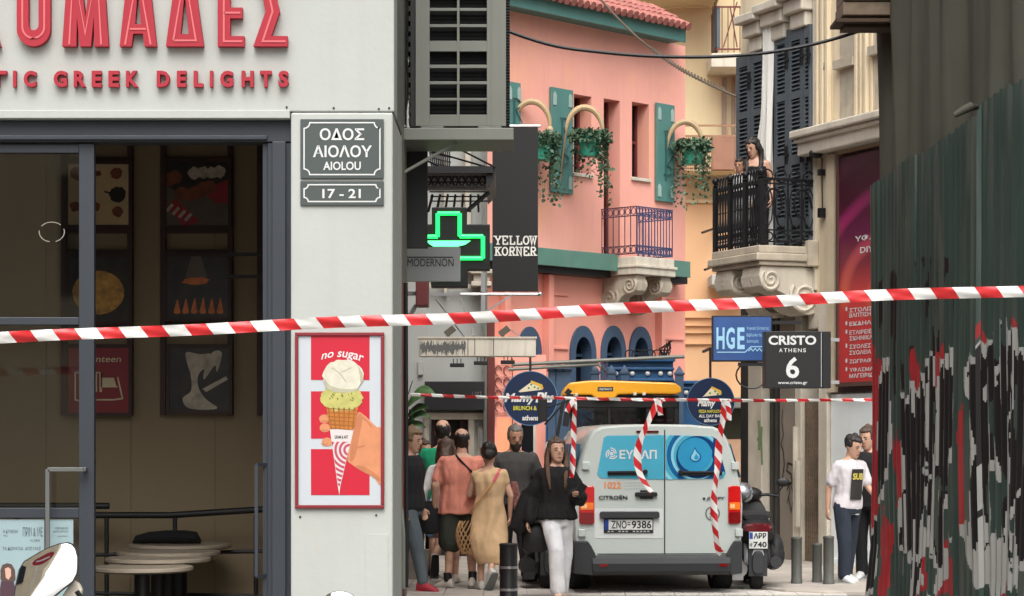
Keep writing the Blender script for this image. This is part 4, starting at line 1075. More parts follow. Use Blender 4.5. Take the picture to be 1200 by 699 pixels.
m = MB(); m.tube([(q.u(600), -.4, z(428.5)), (q.u(800), -.4, z(419))], .035, 8); m.tube([(q.u(596), -.4, z(434)), (q.u(700), -.38, z(428)), (q.u(703),-.38,z(431))], .03, 8); m.bar((q.u(700),-.38,z(428)),(q.u(725),-.1,z(446)), .03,.03); m.build('awning_pole', mt['greymetal'], t, smooth=True)
m = MB()
for k in range(6):
    cx = 738+k*8; m.tube([(q.u(cx)+.09*math.cos(R(a)), -.05, z(416)+.09*math.sin(R(a))) for a in range(0,360,30)], .012, 5, closed=True)
rr = random.Random(8)
for k in range(12):
    m.tube([(q.u(772+rr.uniform(0,14)), -.05, z(420)), (q.u(778+rr.uniform(-6,8)), -.05, z(410+rr.uniform(-3,3))), (q.u(783+rr.uniform(-5,5)), -.05, z(401+rr.uniform(-2,6)))], .012, 5)
m.build('iron_ornament', mt['iron'], t)
q = fr(0, 42.0); q = q.sub(q.u(590), 0, 0); z = lambda y: q.hit(600, y)[1]
t = thing('cafe_entrance', 'pink cafe entrance with scrolled grilles and dark doorway', 'entrance', q)
m = MB(); m.box(q.u(576), q.u(640), .0, .2, z(480)+.001, z(416)); m.box(q.u(576), q.u(611), 0, .2, 0, z(480)); m.box(q.u(628), q.u(640), 0, .2, 0, z(480)); m.build('wall', mt['pinkdark'], t)
m = MB()
for y in (428, 442, 456, 470, 484): m.box(q.u(579), q.u(600), -.05, -.03, z(y+.6), z(y))
for x in (579, 600): m.box(q.u(x), q.u(x+1), -.05, -.03, z(500), z(420))
for y in (435, 449, 463, 477):
    for x in (584, 594): m.tube([(q.u(x)+.06*math.cos(R(a)), -.04, z(y)+.09*math.sin(R(a))) for a in range(0,300,30)], .012, 5)
m.build('scroll_grille', mt['brownred'], t)
m = MB(); m.box(q.u(611), q.u(628), .1, .15, 0, z(480)); m.build('door', mt['glassdark'], t); 
m = MB(); m.box(q.u(625), q.u(628), .0, .09, 0, z(480)); m.build('door_jamb', mt['stonew'], t)
m = MB(); m.box(q.u(640.5), q.u(652), .3, .4, 0, z(470)); m.box(q.u(583), q.u(600), -.02,-.001, z(540), z(490)); m.build('painted_glow', MS('peach_glow', 240,160,118, rough=.7), t)  # glow of the lit cafe interior, put into a flat peach colour

def round_sign(xc, yc, r, D, label, lines, pizza, lit=None):
    c = P(xc, yc, D); k = D/F; q = Fr(Matrix.Translation(c)); t = thing('round_sign', label, 'sign', q)
    n = 48; rad = r*k
    m = MB(); m.poly(circ(0, 0, rad, n), 0, .16); m.build('disc', mt['navy'], t, smooth=True)
    m = MB(); ringquads(0, 0, rad*.975, rad, None, m, -.003, n); m.build('rim', MS('blue_rim', 96,140,176, rough=.4), t)
    for tx, a, b_, y0, y1, mm, off, sh in lines:
        m = MB(); z0 = q.hit(xc, y1)[1]; z1 = q.hit(xc, y0)[1]; m.text(tx, q.u(a), q.u(b_), z0, z1, -.004, off=off, shear=sh); m.build('lettering', mm, t)
    W_ = lambda l: [q.hit(xc+a, yc+b_) for a, b_ in l]
    m = MB(); m.poly(W_(pizza[0]), -.004); m.build('pizza_slice', MS('pizza_cream', 236,226,196, rough=.5), t)
    m = MB(); m.poly(W_(pizza[1]), -.006); m.build('pizza_crust', MS('pizza_crust', 226,184,70, rough=.5), t)
    m = MB()
    for a, b_ in pizza[2]: m.poly([(p[0]*1, p[1]) for p in circ(*W_([(a,b_)])[0], 1.2*k, 8)], -.007)
    m.build('basil', MS('basil_green', 70,140,70, rough=.5), t)
    m = MB(); m.bar((0,.1,rad*.98),(0,.1,rad+.5), .04,.04); m.bar((0,.1,rad+.5),(0,1.5,rad+.5), .04,.04, (1,0,0)); m.build('hanger', mt['dark'], t)
wt = MS('sign_white', 232,234,232, rough=.5, var=.02); yl = MS('sign_yellow', 222,214,60, rough=.5)
round_sign(621.5, 467, 32, 36.5, 'round navy Mamy sign with pizza slice hanging left of the yellow machine', [('Mamy', 592, 627, 461, 474.5, wt, .035, .25), ('Plu', 629, 648, 460, 472, wt, .035, .25), ('BRUNCH & EAT', 601.5, 640, 476, 481, yl, .02, 0), ('athens', 612, 631, 487, 493, wt, .03, 0)],
   ([(-14,-8),(1,-19),(13,-13),(14,-10),(-12,-7)], [(1,-21),(14,-16),(15.5,-11),(12,-11),(10,-14),(0,-18)], [(-2,-12),(5,-13),(1,-16),(9,-11.5)]), True)
round_sign(833, 471, 28, 37.5, 'round navy sign with pizza slice right of the yellow machine, half covered', [('Mamy', 818, 838, 468, 479, wt, .035, .25), ('PIZZA NAPOLETANA', 819, 850, 480.5, 484, yl, .02, 0), ('ALL DAY BAR', 819, 846, 486, 489.5, wt, .02, 0), ('athens', 825, 840, 490.5, 495, wt, .03, 0)],
   ([(-10,-5),(1,-17),(11,-11),(12,-8),(-8,-6)], [(1,-18),(12,-13),(13,-9),(10,-9),(8,-12),(0,-16)], [(-1,-10),(5,-12),(8,-9)]), True)

# ================================================================ cream building at the end
c = P(830, 515, 56.0); K2 = fr(c.x, c.y, 0); u = K2.u; q = K2; z = lambda y, v=0: K2.hit(600, y, v)[1]
cb = thing('cream_building', 'tall cream building with balconies closing the street behind the pink house', 'building', K2)
m = MB(); m.box(u(560), u(1010), 0, 1, z(195), 22); m.box(u(560), u(1010), 0.25, 1, 0, z(197)); m.build('wall', mt['cream'], cb)
m = MB(); m.box(u(560), u(1010), -.02, .0, z(205), z(195)); m.box(u(560), u(1010), 0.02, .24, z(238), z(234)); m.box(u(791), u(872), -1.0, -.021, z(206), z(203)); m.build('floor_band', mt['cream'], cb, bevel=.01)
m = MB(); m.box(u(560), u(1010), .1, .249, z(500), z(233)); m.build('recessed_wall', mt['creamshade'], cb)
m = MB()
for y in (371, 380.5, 389, 402): m.box(u(790), u(850), .02, .099, z(y+1.6), z(y))
m.build('cladding_joint', mt['creamshade'], cb)
m = MB(); m.tube([(u(776), -.4, z(14)), (u(800),-.6,z(13)), (u(838),-.1,z(9))], .02, 6); m.box(u(560), u(838), -1.4, 0, z(10), z(-30)); m.build('upper_overhang', mt['cream'], cb, bevel=.05)
m = MB(); m.box(u(846), u(851), -.1, 0, z(205), z(92)); m.box(u(857.5), u(861), -.1, 0, z(205), z(92)); m.box(u(866), u(871), -.1,0,z(205),z(92)); m.build('door_frame', MS('taupe', 140,120,104, rough=.6), cb)
m = MB(); m.tube([(u(863.5), -.15, z(205)), (u(863.5), -.15, z(85))], .05, 8); m.build('downpipe', mt['stonew'], cb, smooth=True)
# upper balcony
m = MB(); m.box(u(828), u(885), -1.3, -.001, z(89), z(73)); ob = m.build('balcony', mt['stonew'], cb, bevel=.02)
m = MB(); zt, zb_ = z(3), z(71.5)
for (a, b_) in (((834,-1.2),(882,-1.2)), ((834,-1.2),(834,0))):
    p0 = Vector((u(a[0]), a[1], 0)); p1 = Vector((u(b_[0]), b_[1], 0)); L = (p1-p0).length; d = (p1-p0)/L
    for h in (zb_+.08, zt-.35, zt): m.bar(p0+Vector((0,0,h)), p1+Vector((0,0,h)), .03,.04)
    n = int(L/.14)
    for i in range(n+1):
        pp_ = p0+d*(L*i/n); m.bar(pp_+Vector((0,0,zb_)), pp_+Vector((0,0,zt-.35 if i%3 else zt)), .022,.022,(d.x,d.y,0))
m.bar((u(842),-1.25,z(66)),(u(858),-1.25,z(14)), .03,.03); m.bar((u(858),-1.25,z(66)),(u(850),-1.25,z(20)), .03,.03); m.build('railing', mt['brownred'], ob)
m = MB(); m.box(u(834)-.02, u(834)+.1, -1.2,-.4, z(66), z(18)); m.build('privacy_panel', mt['shutter'], ob)
# middle balcony railing
m = MB(); zt, zb_ = z(154), z(206)
for h in (zt, z(166), zb_+.08): m.bar((u(788),-1.0,h),(u(872),-1.0,h), .04,.045)
for k in range(38): 
    x = 790+k*2.2; m.bar((u(x),-1.0,zb_),(u(x),-1.0,z(166)), .02,.02,(1,0,0))
for k in range(5): m.bar((u(790),-1.0,z(171+k*7)),(u(872),-1.0,z(171+k*7)), .015,.015)
for x in (790, 848, 866): m.bar((u(x),-1.0,zb_),(u(x),-1.0,zt), .05,.05,(1,0,0))
m.build('railing', MS('rail_brown', 150,112,84, rough=.6), cb)
m = MB(); m.loft([[(u(843)+.3*math.cos(R(a)),-1.02+.08*math.sin(R(a)),z(205-(205-168)*k/4)+0) for a in range(0,360,30)] for k in range(5)]); m.build('draped_blanket', MS('brown_cloth', 150,110,90, rough=.9), cb)
m = MB(); m.box(u(829), u(880), -1.2, 0, z(338), z(326)); m.build('lower_ledge', mt['white_plaster'], cb, bevel=.02)
m = MB()
for x, y in ((829,272),(832,315)): m.bar((u(x-9),-.7,z(y+4)),(u(x+8),0,z(y-4)), .05,.05)
m.build('bracket_arm', mt['dark'], cb)
# street level of the cream building
m = MB(); m.box(u(800), u(884), .0, .2, z(514), z(479)); m.build('shop_window', MS('dark_green_glass', 46,48,36, rough=.2), cb)
m = MB(); m.box(u(832), u(895), -.6, .09, z(479), z(466)); m.build('lintel', mt['greymetal'], cb, bevel=.02)
m = MB(); m.box(u(800), u(876), -.05, .2, 0.3, z(515)); m.build('lower_wall', MS('tan_board', 184,150,122, rough=.8), cb)
m = MB(); m.box(u(872), u(876), -.15,-.06, z(600), z(535)); m.box(u(876.5), u(881), -.1, .2, 0, z(515)); m.build('door', mt['dark'], cb)
# ================================================================ right building
K = fr(4.31, 28.0, -67)
rb = thing('weathered_building', 'weathered cream building with tall grey shutters and stone balcony on the right', 'building', K)
u = K.u
def zk(x, y, v=0): return K.hit(x, y, v)[1]
m = MB(); m.box(u(868), u(1180), 0, 6, zk(960,345), 14); m.box(u(868), u(1180), .35, 6, 0, zk(960,345)); m.build('wall', mt['oldcream'], rb)
# fluted pilasters and sunk panels on the upper wall
m = MB()
for x0, x1 in ((961,963),(966,969),(972,975),(1006,1009),(1012,1014),(1017,1020)): m.box(u(x0), u(x1), -.07, -.001, zk(990,150), 14)
for x0, x1 in ((957,960),(1021,1024)): m.box(u(x0), u(x1), -.03, -.001, zk(990,150), 14)
m.build('fluted_pilaster', mt['oldcream'], rb, bevel=.01)
for x0, x1, y0, y1 in ((985,1003,-30,152),(1026,1040,-30,150)):
    m = MB(); m.box(u(x0), u(x1), -.012, .0, zk((x0+x1)/2,y1), 14); m.box(u(x0)-.05,u(x1)+.05,-.09,-.013, zk((x0+x1)/2,74 if x0<1000 else 58)-.06, zk((x0+x1)/2,74 if x0<1000 else 58)+.05); m.build('blind_window', mt['stone'], rb)
m = MB(); m.box(u(967), u(969.5), -.06, -.001, zk(968,78)-.04, zk(968,78)+.04); m.build('sill', mt['stone'], rb)
# cornice
m = MB(); zc0, zc1 = zk(990,176), zk(990,146); m.box(u(951), u(1180), -.22, 0, zc0, zc1-.1); m.box(u(949), u(1180), -.32, 0, zc1-.1, zc1); m.box(u(950), u(1180), -.27, 0, zc1-.16, zc1-.101); m.build('cornice', mt['stonew'], rb, bevel=.02)
# balcony doors: pediment, shutters, curtain
m = MB()
for x0, x1, ya in ((882,905,34),(903,932,20),(930,957,5)):
    z1 = zk((x0+x1)/2, ya-16); m.box(u(x0), u(x1), -.3, 0, z1-.12, z1); m.box(u(x0)+.05, u(x1)-.05, -.2, 0, z1-.3, z1-.121); m.box(u(x0)+.1, u(x1)-.1, -.12, 0, z1-.5, z1-.301)
m.build('door_hood', mt['stonew'], rb, bevel=.02)
m = MB(); m.box(u(898), u(902), -.06, 0, zk(900,340), zk(900,45)); m.box(u(927),u(932),-.05,0,zk(930,60),zk(930,8)); m.box(u(955.5), u(958), -.04, 0, zk(957,340), 9.5); m.build('door_surround', mt['stonew'], rb)
m = MB(); m.box(u(902), u(914), -.01, .02, zk(908,300), zk(908,38)); m.build('balcony_door', mt['glassdark'], rb)
def lshut(x0, x1, y0, y1, v, ang):
    a = u(x0); b_ = u(x1); z0 = zk((x0+x1)/2, y1); z1 = zk((x0+x1)/2, y0); w = b_-a
    q = K.sub(a, v, z0); q = Fr(q.M @ Matrix.Rotation(R(ang), 4, 'Z')); h = z1-z0
    m = MB(); e = w*.2
    m.box(0, e, -.05, 0, 0, h); m.box(w-e, w, -.05, 0, 0, h)
    for p, r in ((0,.05),(.46,.5),(.95,1.0),(.22,.25),(.72,.75)): m.box(e, w-e, -.05, 0, p*h, r*h)
    for i in range(int(h/.055)):
        zz_ = i*.055; m.add([(e,-.045,zz_),(w-e,-.045,zz_),(w-e,-.01,zz_+.04),(e,-.01,zz_+.04)], [(0,1,2,3)])
    for i in range(2):
        pass
    m.box(e, w-e, -.008, 0, 0, h)
    Mi = rb.matrix_world.inverted() @ q.M
    m.v = [tuple(Mi @ Vector(p)) for p in m.v]
    o = m.build('louvred_shutter', mt['shutter'], rb)
    k = MB()
    for f in (.12,.5,.88):
        for dx in (-.02, .03): k.box(w-.03+dx, w-.015+dx, -.07, -.051, f*h-.12, f*h+.12)
        k.box(w-.05, w+.04, -.068, -.052, f*h-.02, f*h+.02)
    k.v = [tuple(Mi @ Vector(p)) for p in k.v]; k.build('hinge', mt['black'], o)
lshut(868.5, 885, 66, 330, -.03, 0); lshut(885.6, 902, 60, 330, -.03, 0)
lshut(913, 929, 38, 330, -.03, 0); lshut(929.5, 947, 33, 330, -.03, 0); lshut(947.5, 955, 30, 330, -.03, 0)
m = MB(); rows = []
for i in range(15):
    y = 20+i*20.; x0 = 904+ (0 if y<150 else -2-(y-150)*.03*0) - (2.5*max(0,min(1,(y-120)/60))); x1 = 913.5
    zz_ = zk(909, y); rows.append([(u(x0+(x1-x0)*k/10), -.12-.05*math.sin(k*2.4+i*.15), zz_) for k in range(11)])
vs = [p for r in rows for p in r]; fs = [(i*11+j, i*11+j+1, (i+1)*11+j+1, (i+1)*11+j) for i in range(14) for j in range(10)]
m.add(vs, fs); m.build('curtain', mt['curtain'], rb, smooth=True)
# balcony
pj = .85; bz = zk(925, 288.5, -.4); bu0, bu1 = u(899), u(957)
m = MB(); m.box(bu0, bu1, -pj, 0, bz-.1, bz); m.box(bu0-.03, bu1+.03, -pj-.05, 0, bz-.2, bz-.101); m.box(bu0, bu1, -pj, 0, bz-.26, bz-.201); m.box(bu1-.12, bu1+.06, -.16, 0, bz-.26, bz+.08)
bal = m.build('balcony', mt['stone'], rb, bevel=.015)
for uc in (bu1-.16, (bu0+bu1)/2+.25, (bu0+bu1)/2-.3, bu0+.16): corbel(uc, .24, pj*.97, bz-.265, .62, mt['stonew'], 'balcony_corbel', rb)
m = MB(); H = .86
def fancy(m, a, b_, H, n):
    a = Vector(a); b_ = Vector(b_); L = (b_-a).length; d = (b_-a)/L
    for h in (.05, .2, .8, H): m.bar(a+Vector((0,0,h)), b_+Vector((0,0,h)), .035 if h == H else .02, .03 if h == H else .02)
    for i in range(n+1):
        p = a+d*(L*i/n); m.bar(p, p+Vector((0,0,H)), .018,.018,(d.x,d.y,0))
    for i in range(n):
        c_ = a+d*(L*(i+.5)/n)
        for zc, rz in ((.5,.26),(.12,.06),(.9,.08)): m.tube([c_+d*(.42*L/n*math.cos(R(t_)))+Vector((0,0,zc+rz*math.sin(R(t_)))) for t_ in range(0,360,40)], .011, 5, closed=True)
fancy(m, (bu1-.03,-pj+.03,bz), (bu1-.03,0,bz), H, 4)
# side grille with big scroll leaves
for sx in range(2):
    cv = -pj+.25+sx*.38
    m.tube([(bu1-.03, cv+(.17-.012*i)*math.cos(i*.5)*(1 if sx else -1), bz+.5+(.3-.02*i)*math.sin(i*.5)) for i in range(14)], .016, 6)
m.build('railing', mt['iron'], bal)
m = MB(); n = 3
for i in range(4):
    ux = bu0+.03+(bu1-bu0-.06)*i/3
    m.box(ux-.03, ux+.03, -pj+.015, -pj+.075, bz, bz+H); m.lathe([(.02,0),(.045,.02),(.02,.035),(.045,.07),(.05,.10),(.025,.13),(.001,.15)], (ux,-pj+.045,bz+H), 10)
for i in range(2): 
    ux = bu0+.03+(bu1-bu0-.06)*(i*2+1)/3.0
m.build('newel_post', mt['iron'], bal, smooth=True, angle=50)
m = MB()
for i in range(3):
    a = bu0+.09+(bu1-bu0-.06)*i/3; b_ = bu0-.03+(bu1-bu0-.06)*(i+1)/3
    fancy(m, (a,-pj+.045,bz), (b_,-pj+.045,bz), H-.05, 4)
    for h_ in (.12,.5,.74): m.bar((a,-pj+.045,bz+h_),(b_,-pj+.045,bz+h_), .012,.012)
m.build('front_panel', mt['iron'], bal)
# ground floor: pilasters, frames, roller grille, folded shutter
m = MB()
for x0, x1 in ((880,896),(962.5,973)): m.box(u(x0), u(x1), -.05, .34, 0, zk((x0+x1)/2,345))
m.box(u(931,.04),u(938.5,.04), .04,.34,0,zk(935,345)); m.box(u(947),u(973), -.001,.34,zk(960,385),zk(960,345)-.001); m.build('stone_pier', mt['stonew'], rb, bevel=.015)
m = MB(); m.box(u(914,.05), u(930.5,.05), .05, .34, 0, zk(922,345)); m.build('panel_door', MS('taupe_panel', 140,130,118, rough=.7, streak=.3), rb)
m = MB(); 
for i in range(6):
    x = 897+i*2.8; m.box(u(x,.05), u(x+2.2,.05), .05+.03*(i%2), .3, 0, zk(905,345))
m.build('folded_shutter', MS('folded_shutter_grey', 62,60,56, rough=.6, var=.2), rb)
m = MB(); m.box(u(868,.2), u(880,.2), .2, .34, 0, zk(875,345)); m.box(u(939,.3), u(968,.3), .3, .345, 0, zk(950,345)); m.build('dark_opening', mt['dark'], rb)
m = MB(); a, b_ = u(939.5,.1), u(962,.1); zt = zk(950,470)
for i in range(int(zt/.075)): m.box(a, b_, .1, .13, i*.075, i*.075+.034)
for i in range(10): m.box(a+(b_-a)*i/9-.012, a+(b_-a)*i/9+.012, .09, .12, 0, zt)
m.build('roller_grille', MS('rusty_grille', 128,112,96, rough=.6, var=.3, metal=.3), rb)
m = MB(); m.box(u(936), u(938), -.06, -.001, 0.5, zk(937,540)); m.box(u(930.5),u(931.5),-.02,.04,0,zk(931,500)); m.build('door_post', mt['stonew'], rb)
m = MB(); m.box(u(974), u(1180), .0, .345, 0, zk(1000,460)); m.box(u(974), u(1180), -.03, -.001, 0, .12); m.build('plinth_wall', MS('pale_blue_white_plaster', 232,238,238, rough=.8, var=.04, bump=.3, bscale=30, streak=.06), rb)
m = MB(); m.box(u(973.2), u(982), -.06, .3, zk(978,460), zk(978,182)); m.box(u(962), u(973), -.02,.0,zk(966,345)+.01, zk(966,182)); m.build('shop_frame', MS('beige_frame', 196,182,156, rough=.7, streak=.2), rb)
m = MB(); m.box(u(974), u(1180), .0, .3, zk(1000,462)+.003, zk(1000,178)); m.build('shopfront', MS('dark_shopfront', 60,32,36, rough=.6), rb)
# graffiti tags on the door panel
m = MB()
def tg(l, w): m.stroke([K.hit(x, y, .045) for x, y in l], w*.8, .045)
tg([(929,545),(923,543),(922,552),(927,556),(928,566),(921,569)], .03); tg([(922,575),(926,566),(930,580)], .025); tg([(924,582),(927,600),(929,588),(930,605),(931,612)], .025); tg([(921,560),(926,575),(922,590)], .02)
tag(m.build('graffiti_tag', mt['black'], f=K), 'black graffiti scribble on the grey panel door between the shutters', 'graffiti')
m = MB(); tg([(917,480),(916,495),(918,510),(915,520)], .02); tg([(915,520),(918,530),(919,545),(917,560)], .03)
tag(m.build('graffiti_tag', mt['black'], f=K), 'thin black spray line high on the left edge of the grey panel door', 'graffiti')
m = MB(); m.stroke([K.hit(x, y, -.055) for x, y in ((889,493),(890,508),(889.5,528))], .07, -.055); m.stroke([K.hit(x, y, -.0555) for x, y in ((892.5,500),(892,515),(893,545))], .05, -.0555); m.stroke([K.hit(x, y, -.056) for x, y in ((887,516),(893,509))], .04, -.056); 
tag(m.build('graffiti_tag', MS('green_spray', 126,150,104, rough=.8), f=K), 'pale green spray mark on the stone pier', 'graffiti')
for x, y in ((971,180),(968,193),(970,235)):
    pass
q = K.sub(u(968), -.05, zk(968,190)); m = MB(); m.ell((0,-.1,.10), (.06,.1,.06)); m.tube([(0,-.06,.08),(0,-.01,.04),(0,-.01,-.16),(.01,-.01,-.62)], .009, 6); m.box(-.03,.03,-.06,.02,-.18,-.1); m.box(-.03,.04,-.06,.02,-.72,-.60)
tag(m.build('security_camera', mt['black'], f=q, smooth=True), 'black dome camera and wired switch boxes on the cream wall beside the maroon sign', 'camera')

# maroon sign
ua, ub = u(984), u(1075); z0, z1 = zk(1010, 448), zk(1010, 182)
q = K.sub(u(1010), -.08, z0)
t = thing('fabric_shop_sign', 'tall maroon to red shop sign with white Greek lettering and bullet list', 'sign', q)
h = z1-z0; a0 = q.u(984); a1 = q.u(1085)
m = MB(); e = .05; m.box(a0-e, a0, -.03, .05, -e, h+e); m.box(a0, a1, -.03, .05, -e, 0); m.build('frame', MS('sign_frame', 84,60,52, rough=.5), t)
# printed panel: violet-maroon to red with orange arcs
pm = bpy.data.materials.new('printed_sign'); pm.use_nodes = True; nt = pm.node_tree; bs = nt.nodes['Principled BSDF']; bs.inputs['Roughness'].default_value = .4
tc = nt.nodes.new('ShaderNodeTexCoord'); sx = nt.nodes.new('ShaderNodeSeparateXYZ'); nt.links.new(tc.outputs['Object'], sx.inputs[0])
mr = nt.nodes.new('ShaderNodeMapRange'); mr.inputs[1].default_value = 0; mr.inputs[2].default_value = h; nt.links.new(sx.outputs['Z'], mr.inputs[0])
cr = nt.nodes.new('ShaderNodeValToRGB'); nt.links.new(mr.outputs[0], cr.inputs[0])
stops = [(0,(186,52,52)),(.38,(196,58,56)),(.52,(120,34,50)),(.65,(96,26,62)),(.8,(66,20,38)),(1,(50,18,28))]
while len(cr.color_ramp.elements) < len(stops): cr.color_ramp.elements.new(.5)
for el, (p, c_) in zip(cr.color_ramp.elements, stops): el.position = p; el.color = (*srgb(*c_), 1)
wv = nt.nodes.new('ShaderNodeTexWave'); wv.wave_type = 'RINGS'; wv.rings_direction = 'Y'; wv.inputs['Scale'].default_value = .55; wv.inputs['Distortion'].default_value = 2.5; wv.inputs['Detail'].default_value = 1
mpw = nt.nodes.new('ShaderNodeMapping'); mpw.inputs['Location'].default_value = (-.6, 0, -.9); nt.links.new(tc.outputs['Object'], mpw.inputs['Vector']); nt.links.new(mpw.outputs[0], wv.inputs['Vector'])
c2 = nt.nodes.new('ShaderNodeValToRGB'); nt.links.new(mr.outputs[0], c2.inputs[0])
for el, (p, c_) in zip(c2.color_ramp.elements, ((.38,(206,92,56)),(.72,(150,40,96)))): el.position = p; el.color = (*srgb(*c_), 1)
e3 = c2.color_ramp.elements.new(.92); e3.color = (*srgb(70,24,44), 1); e4 = c2.color_ramp.elements.new(.30); e4.color = (*srgb(186,54,54), 1)
wr2 = nt.nodes.new('ShaderNodeMapRange'); wr2.inputs[1].default_value = .55; wr2.inputs[2].default_value = 1.0; wr2.inputs[4].default_value = .9; nt.links.new(wv.outputs['Fac'], wr2.inputs[0])
mxp = nt.nodes.new('ShaderNodeMix'); mxp.data_type = 'RGBA'; nt.links.new(wr2.outputs[0], mxp.inputs['Factor']); nt.links.new(cr.outputs[0], mxp.inputs['A']); nt.links.new(c2.outputs[0], mxp.inputs['B'])
nt.links.new(mxp.outputs['Result'], bs.inputs['Base Color'])
MB().box(a0+.002, a1, -.01, .0, 0.002, h).build('panel', pm, t)
m = MB()
def arc(l, w):
    pts = [q.hit(x, y) for x, y in l]; m.stroke(pts, w, -.0125)
def ln(s_, x0, x1, y0, y1, mm=None):
    k = MB(); zz0 = q.hit((x0+min(x1,1030))/2, y1)[1]; zz1 = q.hit((x0+min(x1,1030))/2, y0)[1]; k.text(s_, q.u(x0), q.u(x1), zz0, zz1, -.014, off=.02); k.build('lettering', mt['white'], t)
ln('ΥΦΑΣΜΑΤΑ', 1003, 1068, 275, 282); ln('DIY', 1009, 1025, 289, 296)
for s_, x1, y0 in (('ΣΤΟΛΙΣΜΟΣ',1042,360),('ΒΑΠΤΙΣΗ',1021.5,366.5),('ΕΚΔΗΛΩΣΕΙΣ',1046,376),('ΕΤΑΙΡΕΙΕΣ',1027,386.5),('ΣΚΗΝΙΚΑ',1024,393.5),('ΣΧΟΛΕΣ ΚΑΙ',1034,403),('ΣΧΟΛΕΙΑ',1022,410.5),('ΖΩΓΡΑΦΟΙ',1029,420.5),('ΥΦΑΣΜΑΤΑ',1033,430.5),('ΜΑΓΕΙΡΙΚΗΣ',1032,437.5)):
    ln(s_, 996.5, x1, y0, y0+5)
m = MB()
for y in (362.5, 379, 389, 405.5, 423, 433): c_ = q.hit(993, y); m.poly(circ(c_[0], c_[1], .022, 10, .03), -.014)
m.build('bullet', mt['white'], t)

# projecting signs HGE and CRISTO
q = fr(0, 28.2); q = q.sub(q.u(868), 0, q.hit(600,424)[1]); z = lambda y: q.hit(600, y)[1]
t = thing('projecting_sign', 'blue HGE sign board with white letters on the right facade', 'sign', q)
MB().box(q.u(834.5), q.u(905), 0, .1, z(424), z(370)).build('case', mt['black'], t, bevel=.006)
MB().box(q.u(836.2), q.u(903.5), -.004, .0, z(422.3), z(371.8)).build('panel', MS('hge_blue', 48,80,136, rough=.35, var=.3, scale=1.6), t)
pl = MS('hge_pale', 150,196,220, rough=.4); m = MB()
for ch, a, b_ in (('H',839.5,849),('G',851,861),('E',864,872.5)): m.text(ch, q.u(a), q.u(b_), z(409.5), z(384), -.007, off=.03)
m.build('lettering', pl, t); m = MB()
for s_, a, b_, y in (('Ψηφιακές Εκτυπώσεις',875,901,383),('Βιβλιοδεσίες',875,894,391),('Διανομές',875,889,398)): m.text(s_, q.u(a), q.u(b_), z(y+4.5), z(y), -.007)
m.stroke([(q.u(a), z(b_)) for a, b_ in ((840,413),(873,413),(880,406.5),(903,406.5))], .012, -.007)
for k in range(4): m.stroke([(q.u(877+k*5), z(412)),(q.u(880+k*5), z(408.5)),(q.u(882+k*5), z(411.5))], .01, -.007)
m.build('small_lettering', pl, t)
m = MB(); m.box(q.u(865), q.u(925), .02, .06, z(429), z(425)); m.box(q.u(900), q.u(940), .02,.06, z(380), z(376)); m.build('bracket', mt['black'], t)
q = fr(0, 27.0); q = q.sub(q.u(935), 0, q.hit(600,455)[1]); z = lambda y: q.hit(600, y)[1]
t = thing('projecting_sign', 'black CRISTO ATHENS 6 box sign on the right facade', 'sign', q)
m = MB(); m.box(q.u(896.5), q.u(963), 0, .3, z(455), z(388.5)); m.box(q.u(964), q.u(974), .02, .28, z(455), z(388.5)); m.build('box', mt['black'], t, bevel=.006)
m = MB(); m.text('CRISTO', q.u(900.5), q.u(956.5), z(404.5), z(393.5), -.004, off=.03)
for ch, a, b_ in zip('ATHENS', (913,918.5,924,930,935,941), (917,922.5,928,933.5,939.5,944.5)): m.text(ch, q.u(a), q.u(b_), z(413), z(408.5), -.004, off=.01)
m.text('6', q.u(921), q.u(936.5), z(443.5), z(418.5), -.004, off=.02); m.text('www.cristo.gr', q.u(911.5), q.u(946), z(451.5), z(447), -.004, off=.015); m.build('lettering', mt['white'], t)
m = MB(); m.box(q.u(962), q.u(963), -.003, .0, z(454), z(390)); m.box(q.u(970), q.u(985), .1, .16, z(400), z(396)); m.box(q.u(970), q.u(985), .1, .16, z(450), z(446)); m.build('bracket', mt['steel'], t)
c = P(881, 440, 28.3)
tag(MB().tube([(.2*math.cos(R(a)), 0, .17*math.sin(R(a))) for a in range(0,360,20)], .012, 6, closed=True).build('cable_loop', mt['dark'], f=fr(c.x, c.y, 0, c.z), smooth=True), 'loop of dark cable hanging below the blue HGE sign', 'cable')

# ================================================================ hoarding with graffiti
XH = 3.27
Q = 2                                             # mask over photo px x 960..1220, y 380..710
rs = np.random.RandomState(11)
yy, xx = np.mgrid[300:710:.5, 960:1220:.5].astype(float)
def vnoise(seed, sx, sy, amp):
    r = np.random.RandomState(seed); gx = int(260/sx)+3; gy = int(410/sy)+3; gr = r.rand(gy, gx)
    X = (xx-960)/sx; Y = (yy-300)/sy; i = X.astype(int); j = Y.astype(int); fx = X-i; fy = Y-j
    return amp*((gr[j,i]*(1-fx)+gr[j,i+1]*fx)*(1-fy)+(gr[j+1,i]*(1-fx)+gr[j+1,i+1]*fx)*fy-.5)
wx = xx + vnoise(1, 6, 30, 4) ; wy = yy + vnoise(2, 3.0, 70, 26) + vnoise(3, 9, 40, 12) + vnoise(4, 1.3, 60, 24)
def inside(poly):
    r = np.zeros(xx.shape, bool); n = len(poly)
    for i in range(n):
        (x1, y1), (x2, y2) = poly[i], poly[(i+1) % n]
        c_ = ((y1 > wy) != (y2 > wy)) & (wx < (x2-x1)*(wy-y1)/((y2-y1) if y2 != y1 else 1e-6)+x1); r ^= c_
    return r
def dil(a, k, ky=None):
    ky = k if ky is None else ky; o = a.copy()
    for dx in range(-k, k+1):
        for dy in range(-ky, ky+1, max(1, ky//3)): o |= np.roll(np.roll(a, dx, 1), dy, 0)
    return o
